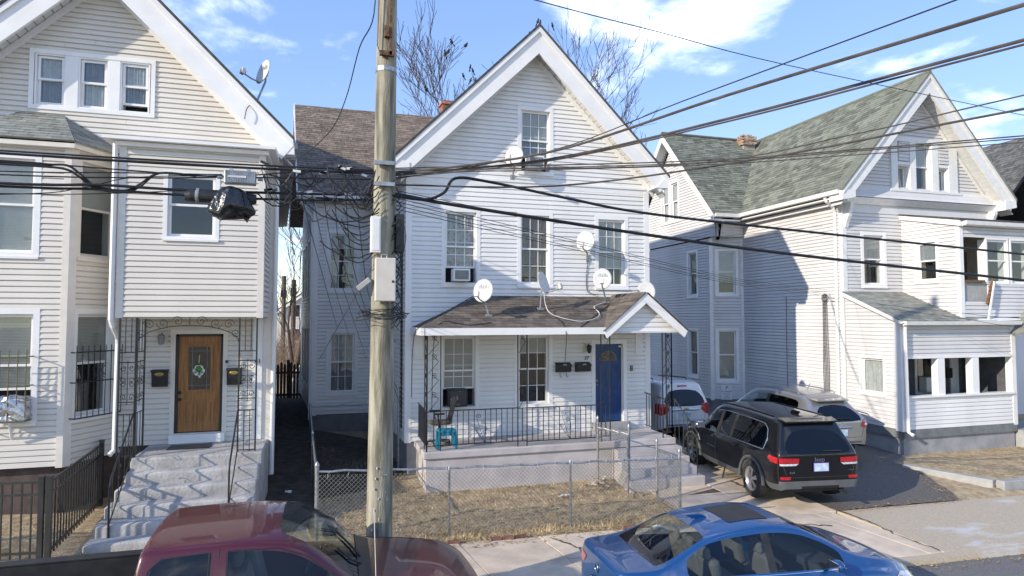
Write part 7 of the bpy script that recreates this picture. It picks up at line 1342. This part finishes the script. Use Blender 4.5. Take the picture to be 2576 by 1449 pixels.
# ---- maroon pickup
def truck():
    t_ = thing('maroon_pickup', 'maroon crew-cab pickup parked at the kerb beside the pole', 'truck', (-2.98, -8.07, -.085), R(-.5)); t_.scale = (1, .99, .965); a2, a1 = 1.95, -1.75; ra = .46; zc = .4
    zs = lambda x: zc + math.sqrt(max(0, ra * ra - (x - a2) ** 2)) if abs(x - a2) < ra else .42
    T_ = [(-.62, .44, .96, 1.3, .94, 1.82, .74, 1.92, .56, .12), (-.57, .42, .985, 1.31, .955, 1.84, .76, 1.94, .59, .1), (-.42, .42, 1.0, 1.31, .96, 1.85, .765, 1.95, .605, 0), (-.15, .42, 1.0, 1.31, .96, 1.86, .765, 1.958, .605, 0), (.12, .42, 1.0, 1.3, .96, 1.865, .765, 1.96, .605, 0), (.24, .42, 1.0, 1.3, .96, 1.865, .765, 1.96, .605, 0), (.7, .42, 1.0, 1.29, .96, 1.845, .765, 1.945, .61, 0), (.95, .42, 1.0, 1.285, .955, 1.75, .78, 1.865, .63, 0), (1.25, .42, 1.0, 1.28, .95, 1.52, .83, 1.62, .69, 0), (1.45, .42, 1.0, 1.27, .94, 1.34, .88, 1.42, .78, 0), (1.52, 0, 1.0, 1.26, .94, 1.3, .88, 1.36, .78, 0), (1.95, 0, 1.0, 1.2, .93, 1.27, .86, 1.33, .76, 0), (2.38, 0, .99, 1.14, .91, 1.22, .83, 1.28, .7, 0), (2.5, .42, .98, 1.1, .9, 1.19, .81, 1.25, .68, 0), (2.72, .44, .93, 1.0, .84, 1.1, .76, 1.16, .6, 0), (2.82, .5, .84, .9, .76, 1.0, .68, 1.04, .5, 0)]
    st = [(r_[0], zs(r_[0]) if r_[1] == 0 else r_[1]) + r_[2:] for r_ in T_]
    body, bvh = car_shell(t_, st, {}, {}, (-.44, 1.46), (.69, 1.5), None, [(.12, .24)], {0: m_maroon, 1: lambda cx: g_dark if cx < .2 else g_clear, 2: g_clear, 3: m_maroon, 4: m_maroon})
    for sx in (a1, a2):
        for s in (1, -1): wheel(t_, sx, s * .85, .4, .27, s, rimr=.58)
    under(t_, -3, 2.7, .68, .38, .75); cabin(t_, -.5, 1.4, .8, .78, ((.5, True), (-.22, False)), h=.72, steer=(1.0, .4, 1.28), dash=1.15)
    # load bed with black liner
    for s in (1, -1):
        MB().box(-3.05, s * .96 - .05, .5, -.68, s * .96 + .05, 1.33).build('bed_side', m_maroon, t_, local=True, bevel=.02); MB().box(-3.05, s * .96 - .065, 1.33, -.68, s * .96 + .065, 1.365).build('bed_rail', m_black, t_, local=True, bevel=.01)
    MB().box(-3.08, -1.0, .5, -3.0, 1.0, 1.33).build('tailgate', m_maroon, t_, local=True, bevel=.02); MB().box(-3.0, -.91, .7, -.68, .91, .74).build('bed_floor', m_black, t_, local=True); MB().box(-.74, -.91, .74, -.68, .91, 1.3).build('bed_front', m_black, t_, local=True)
    for s in (1, -1): MB().box(-3.0, s * .9 - .012, .74, -.74, s * .9 + .004, 1.33).build('bed_liner', m_black, t_, local=True)
    for s in (1, -1):
        MB().ball((1.18, s * 1.12, 1.38), (.1, .15, .14), 12).build('mirror', m_black, t_, local=True, smooth=True); MB().tube([(1.24, s * .94, 1.3), (1.2, s * 1.04, 1.33)], .035, 6).build('mirror_stalk', m_black, t_, local=True)
        for xx in ([(.18, 1.28), (.2, .9), (.18, .46)], [(-.5, 1.75), (-.49, 1.3), (-.48, .46)], [(1.42, 1.26), (1.44, .9), (1.4, .46)]): seam(bvh, xx, 'side', 'door_seam', m_cabin, t_, s, r=.005)
        seam(bvh, [(.18, 1.88), (.18, 1.84), (.18, 1.8)], 'side', 'door_seam', m_cabin, t_, s, r=.005)
        for x in (-.2, .45): MB().tube([cast(bvh, 'side', x + d, 1.16, s)[0] + Vector((0, s * .03, 0)) for d in (-.1, 0, .1)], .018, 6).build('door_handle', m_maroon, t_, local=True)
        patch(bvh, [(2.5, .8), (2.5, 1.02), (2.76, .96), (2.76, .8)], 'side', 'headlight', m_clearlens, t_, s)
        seam(bvh, [(-.42, 1.33), (-.41, 1.75), (-.3, 1.84), (.1, 1.862)], 'side', 'window_trim', m_black, t_, s, r=.007, off=.002); seam(bvh, [(.26, 1.32), (.26, 1.862), (.7, 1.842), (.95, 1.75), (1.25, 1.52), (1.42, 1.36)], 'side', 'window_trim', m_black, t_, s, r=.007, off=.002); seam(bvh, [(.1, 1.32), (.1, 1.862)], 'side', 'window_trim', m_black, t_, s, r=.007, off=.002)
        q = [cast(bvh, 'top', a, b)[0] for a, b in ((1.5, s * .1 - .15), (1.4, s * .1 + .12 * s - .15), (1.25, s * .25 - .1))]
        MB().tube([q_ + Vector((0, 0, .025)) for q_ in q], .012, 5).build('wiper', m_black, t_, local=True)
    patch(bvh, [(1.46, -.78), (1.6, -.72), (1.62, .72), (1.46, .78)], 'top', 'cowl_panel', m_black, t_); seam(bvh, [(1.58, -.8), (2.3, -.74), (2.7, -.62)], 'top', 'bonnet_seam', m_cabin, t_, r=.005); seam(bvh, [(1.58, .8), (2.3, .74), (2.7, .62)], 'top', 'bonnet_seam', m_cabin, t_, r=.005)
    p, n_ = cast(bvh, 'top', 1.62, -.84); MB().tube([p, p + Vector((-.03, 0, .85))], .004, 5).build('aerial', m_paper, t_, local=True); return t_
truck()
# ------------------------------------------------------------------ bare trees, birds, the yards beyond
def bare_tree(label, base, h, spread, seed, lean=(0, 0), depth=6, r0=.22, group='bare winter trees', kids=(2, 4), twig=1, fork=.28):
    rg_ = random.Random(seed); t_ = thing('bare_tree', label, 'tree', base, group=group); trunk, crown = MB(), MB(); tips = []
    def go(p, d, L, r, k):
        n = 4 if k < 3 else 3; pts = [p]; q = p.copy(); dd = d.copy()
        for i in range(n):
            dd = (dd + Vector((rg_.gauss(0, .12), rg_.gauss(0, .12), rg_.gauss(.03, .07)))).normalized(); q = q + dd * (L / n); pts.append(q.copy())
        rs = [max(.013, r * (1 - .45 * i / n)) for i in range(n + 1)]; (trunk if k < 1 else crown).tube(pts, rs, 7 if k < 2 else (4 if k < 4 else 3), caps=False)
        if k >= depth: tips.append(q.copy()); return
        for j in range(rg_.randint(*kids)):
            i = n if j == 0 else rg_.randint(max(1, n - 3), n); o = pts[i]; a = rg_.uniform(0, 6.28); tilt = rg_.uniform(.2, .75) * (spread if j else .55)
            ax = dd.orthogonal().normalized(); ax.rotate(Matrix.Rotation(a, 3, dd)); nd = dd.copy(); nd.rotate(Matrix.Rotation(tilt, 3, ax)); nd = (nd + Vector((0, 0, .12))).normalized()
            go(o, nd, L * rg_.uniform(.58, .84), rs[i] * (.8 if j == 0 else rg_.uniform(.45, .65)), k + 1)
    go(Vector(base) - Vector((0, 0, .2)), Vector((lean[0], lean[1], 1)).normalized(), h * fork, r0, 0)
    trunk.build('trunk', m_bark, t_, smooth=True); stuff(crown.build('crown', m_twig, t_)); return tips
tA = bare_tree('bare tree with dark birds rising behind the left slope of the white gable', (5.8, 22, .4), 20.6, .95, 21, r0=.22, kids=(3, 4), fork=.33)
tB = bare_tree('taller bare tree standing behind the white gable peak', (12.4, 22, .4), 22, .95, 6, r0=.28, kids=(3, 3), fork=.33)
tC = bare_tree('broad bare tree filling the gap between the white and grey houses', (16.6, 22, .4), 19.5, 1.15, 9, r0=.26, kids=(3, 3), fork=.33)
tD = bare_tree('slender forked bare tree in the gap behind the dark picket fence', (-3.2, 15.5, .4), 15, .6, 31, r0=.2, depth=5, kids=(2, 3), fork=.24)
tE = bare_tree('thin bare sapling beside the wall in the narrow gap', (-2.7, 19, .4), 9, .6, 14, r0=.1, depth=4, kids=(2, 3), fork=.3)
bird = None
m_bird = mat('bird_black', (.012, .012, .014), .6)
spots = [(6.81, 21.78), (5.25, 20.83), (6.24, 21.13), (6.53, 21.17), (8.02, 21.23), (7.49, 20.52), (4.94, 19.54), (4.61, 18.67), (6.69, 18.48), (8.59, 20.3), (9.96, 23.34), (9.8, 22.76), (9.94, 22.52), (12.04, 22.91), (3.38, 16.06)]
allt = tA + tB + tC
used = set()
for i, (x, z) in enumerate(spots):
    k = min((j for j in range(len(allt)) if j not in used), key=lambda j: (allt[j].x - x) ** 2 + (allt[j].z - z) ** 2); used.add(k); p = allt[k]
    if bird is None:
        bird = thing('perched_bird', 'small dark bird perched on a twig of the bare trees behind the white house', 'bird', p, 0, group='birds in the bare trees')
        MB().ball((0, 0, .12), (.075, .13, .1), 10, Matrix.Rotation(-.7, 3, 'X')).build('body', m_bird, bird, local=True, smooth=True); MB().ball((0, -.09, .25), .055, 8).build('head', m_bird, bird, local=True, smooth=True); MB().add([(-.02, -.13, .255), (.02, -.13, .255), (0, -.13, .235), (0, -.19, .24)], [(0, 1, 3), (1, 2, 3), (2, 0, 3)]).build('beak', m_dishd, bird, local=True); MB().add([(-.03, .08, .05), (.03, .08, .05), (.045, .26, -.08), (-.045, .26, -.08), (-.03, .09, .035), (.03, .09, .035), (.045, .26, -.095), (-.045, .26, -.095)], [(0, 1, 2, 3), (7, 6, 5, 4), (0, 4, 5, 1), (1, 5, 6, 2), (2, 6, 7, 3), (3, 7, 4, 0)]).build('tail', m_bird, bird, local=True)
    else: copy_tree(bird, None, p, random.Random(i).uniform(-1.5, 1.5))
# dark picket fence across the gap, covered car, far houses, poles, brush
t_ = thing('dark_board_fence', 'dark weathered picket fence closing the passage between the houses', 'fence', (-3.4, 12, .3))
for i in range(16): x = -4.3 + i * .125; hh = 2.05 + .05 * math.sin(i * 2.3); MB().prism([(x, 12, .3), (x + .1, 12, .3), (x + .1, 12, hh - .08), (x + .05, 12, hh), (x, 12, hh - .08)], (0, .025, 0)).build('picket', m_bark, t_)
for z in (.7, 1.6): MB().box(-4.4, 12.03, z, -2.3, 12.09, z + .09).build('rail', m_bark, t_)
for x in (-3.3, -2.45): MB().box(x, 12.03, .2, x + .12, 12.14, 2.15).build('post', m_bark, t_)
bm = bmesh.new(); bmesh.ops.create_uvsphere(bm, u_segments=28, v_segments=16, radius=1); r_ = random.Random(3)
for v in bm.verts: v.co = Vector((-2.55 + .75 * v.co.x, 14.5 + 2 * v.co.y, .3 + 1.6 * max(v.co.z, -.1) ** 1 * (1 + .04 * math.sin(v.co.x * 9) + .05 * math.sin(v.co.y * 14 + v.co.x * 6)))) + Vector((0, 0, r_.uniform(-.03, .03)))
me = bpy.data.meshes.new('tarp'); bm.to_mesh(me); bm.free(); me.materials.append(mat('pale_tarp', (.6, .52, .42), .7, bump=.5, bscale=6)); me.polygons.foreach_set('use_smooth', [True] * len(me.polygons)); tag(link('covered_heap', me), 'heap under a pale tarpaulin beyond the dark fence', 'tarpaulin')
t_ = thing('lumber_stack', 'stack of old boards lying against the house wall in the passage', 'lumber', (-2.35, 11, .3))
for i in range(7): MB().obox((-2.35 + .03 * i, 10.6 - .1 * i, .36 + .09 * i), (.5, 1.6, .06), Matrix.Rotation(.1 * (i % 3) - .1, 3, 'Z')).build('board', m_found if i % 2 else m_bark, t_)
def far_house(label, x, y, w_, h, rh, m, mr, z0=0):
    t_ = thing('far_house', label, 'house', (x, y, z0), group='houses beyond the passage'); MB().prism([(x - w_ / 2, y, z0), (x + w_ / 2, y, z0), (x + w_ / 2, y, z0 + h), (x, y, z0 + h + rh), (x - w_ / 2, y, z0 + h)], (0, 9, 0)).build('wall', m, t_)
    for s in (-1, 1): MB().prism([(x + s * (w_ / 2 + .3), y - .4, z0 + h - .35), (x, y - .4, z0 + h + rh), (x, y - .4, z0 + h + rh + .25), (x + s * (w_ / 2 + .5), y - .4, z0 + h - .3)], (0, 9.8, 0)).build('roof', mr, t_); MB().prism([(x + s * (w_ / 2 + .3), y - .45, z0 + h - .6), (x, y - .45, z0 + h + rh - .3), (x, y - .45, z0 + h + rh), (x + s * (w_ / 2 + .3), y - .45, z0 + h - .3)], (0, .05, 0)).build('rake_board', m_trim, t_)
    for dx in (-.25, .25):
        for zz in (1.2, 3.8, h + .1):
            if zz > h and dx > 0: continue
            u = x + (dx * w_ if zz < h else 0); f = MB().box(u - .6, y - .06, z0 + zz, u + .6, y - .01, z0 + zz + 1.5).build('window', m_trim, t_); MB().box(u - .48, y - .075, z0 + zz + .12, u + .48, y - .06, z0 + zz + 1.38).build('pane', m_room, f)
far_house('distant white gabled house seen through the passage', -3.0, 58, 7.5, 4.6, 2.6, m_boxcream, m_darkroof); far_house('distant brown house left of the white one in the passage', -12.0, 64, 8, 5, 3, mat('tan_wall', (.4, .33, .25), .8), m_darkroof); far_house('distant pale house right of the white one beyond the passage', 7, 66, 8, 5, 3, m_lilac, m_darkroof)
for x, y, lab in ((-4.7, 34, 'far brown utility pole at the left of the passage'), (-3.85, 30, 'nearer brown utility pole in the middle of the passage')):
    t_ = thing('distant_pole', lab, 'pole', (x, y, 0)); MB().tube([(x, y, 0), (x, y, 6.4 if y < 32 else 6.9)], .16, 8).build('shaft', m_bark, t_); MB().obox((x, y - .15, 5.6), (.4, .2, .5)).build('transformer', m_black, t_)
mb = MB(); r_ = random.Random(77)
for i in range(5200):
    x = r_.uniform(-6.5, .5) if i < 3000 else r_.uniform(-40, 60); y = r_.uniform(17, 27) if i < 3000 else r_.uniform(70, 90); s = 1 if i < 3000 else 3.2; z = r_.uniform(0, 2.6) * s * r_.random() ** .4; L = r_.uniform(.5, 1.5) * s; a = r_.uniform(0, 6.28); ti = r_.uniform(0, 1.1); d = Vector((math.cos(a) * math.sin(ti), math.sin(a) * math.sin(ti), math.cos(ti))) * L; p = Vector((x, y, .3 + z)); w_ = .009 * s * (1.4 if i < 3000 else 2.2)
    mb.add([p + Vector((-w_, 0, 0)), p + Vector((w_, 0, 0)), p + d, p + Vector((0, w_, 0))], [(0, 1, 2), (1, 3, 2), (3, 0, 2)])
o = mb.build('brushwood', mat('brush', (.24, .17, .12), .95, var=.35)); stuff(o); tag(o, 'brown tangle of leafless brush and far trees beyond the passage', 'brush')
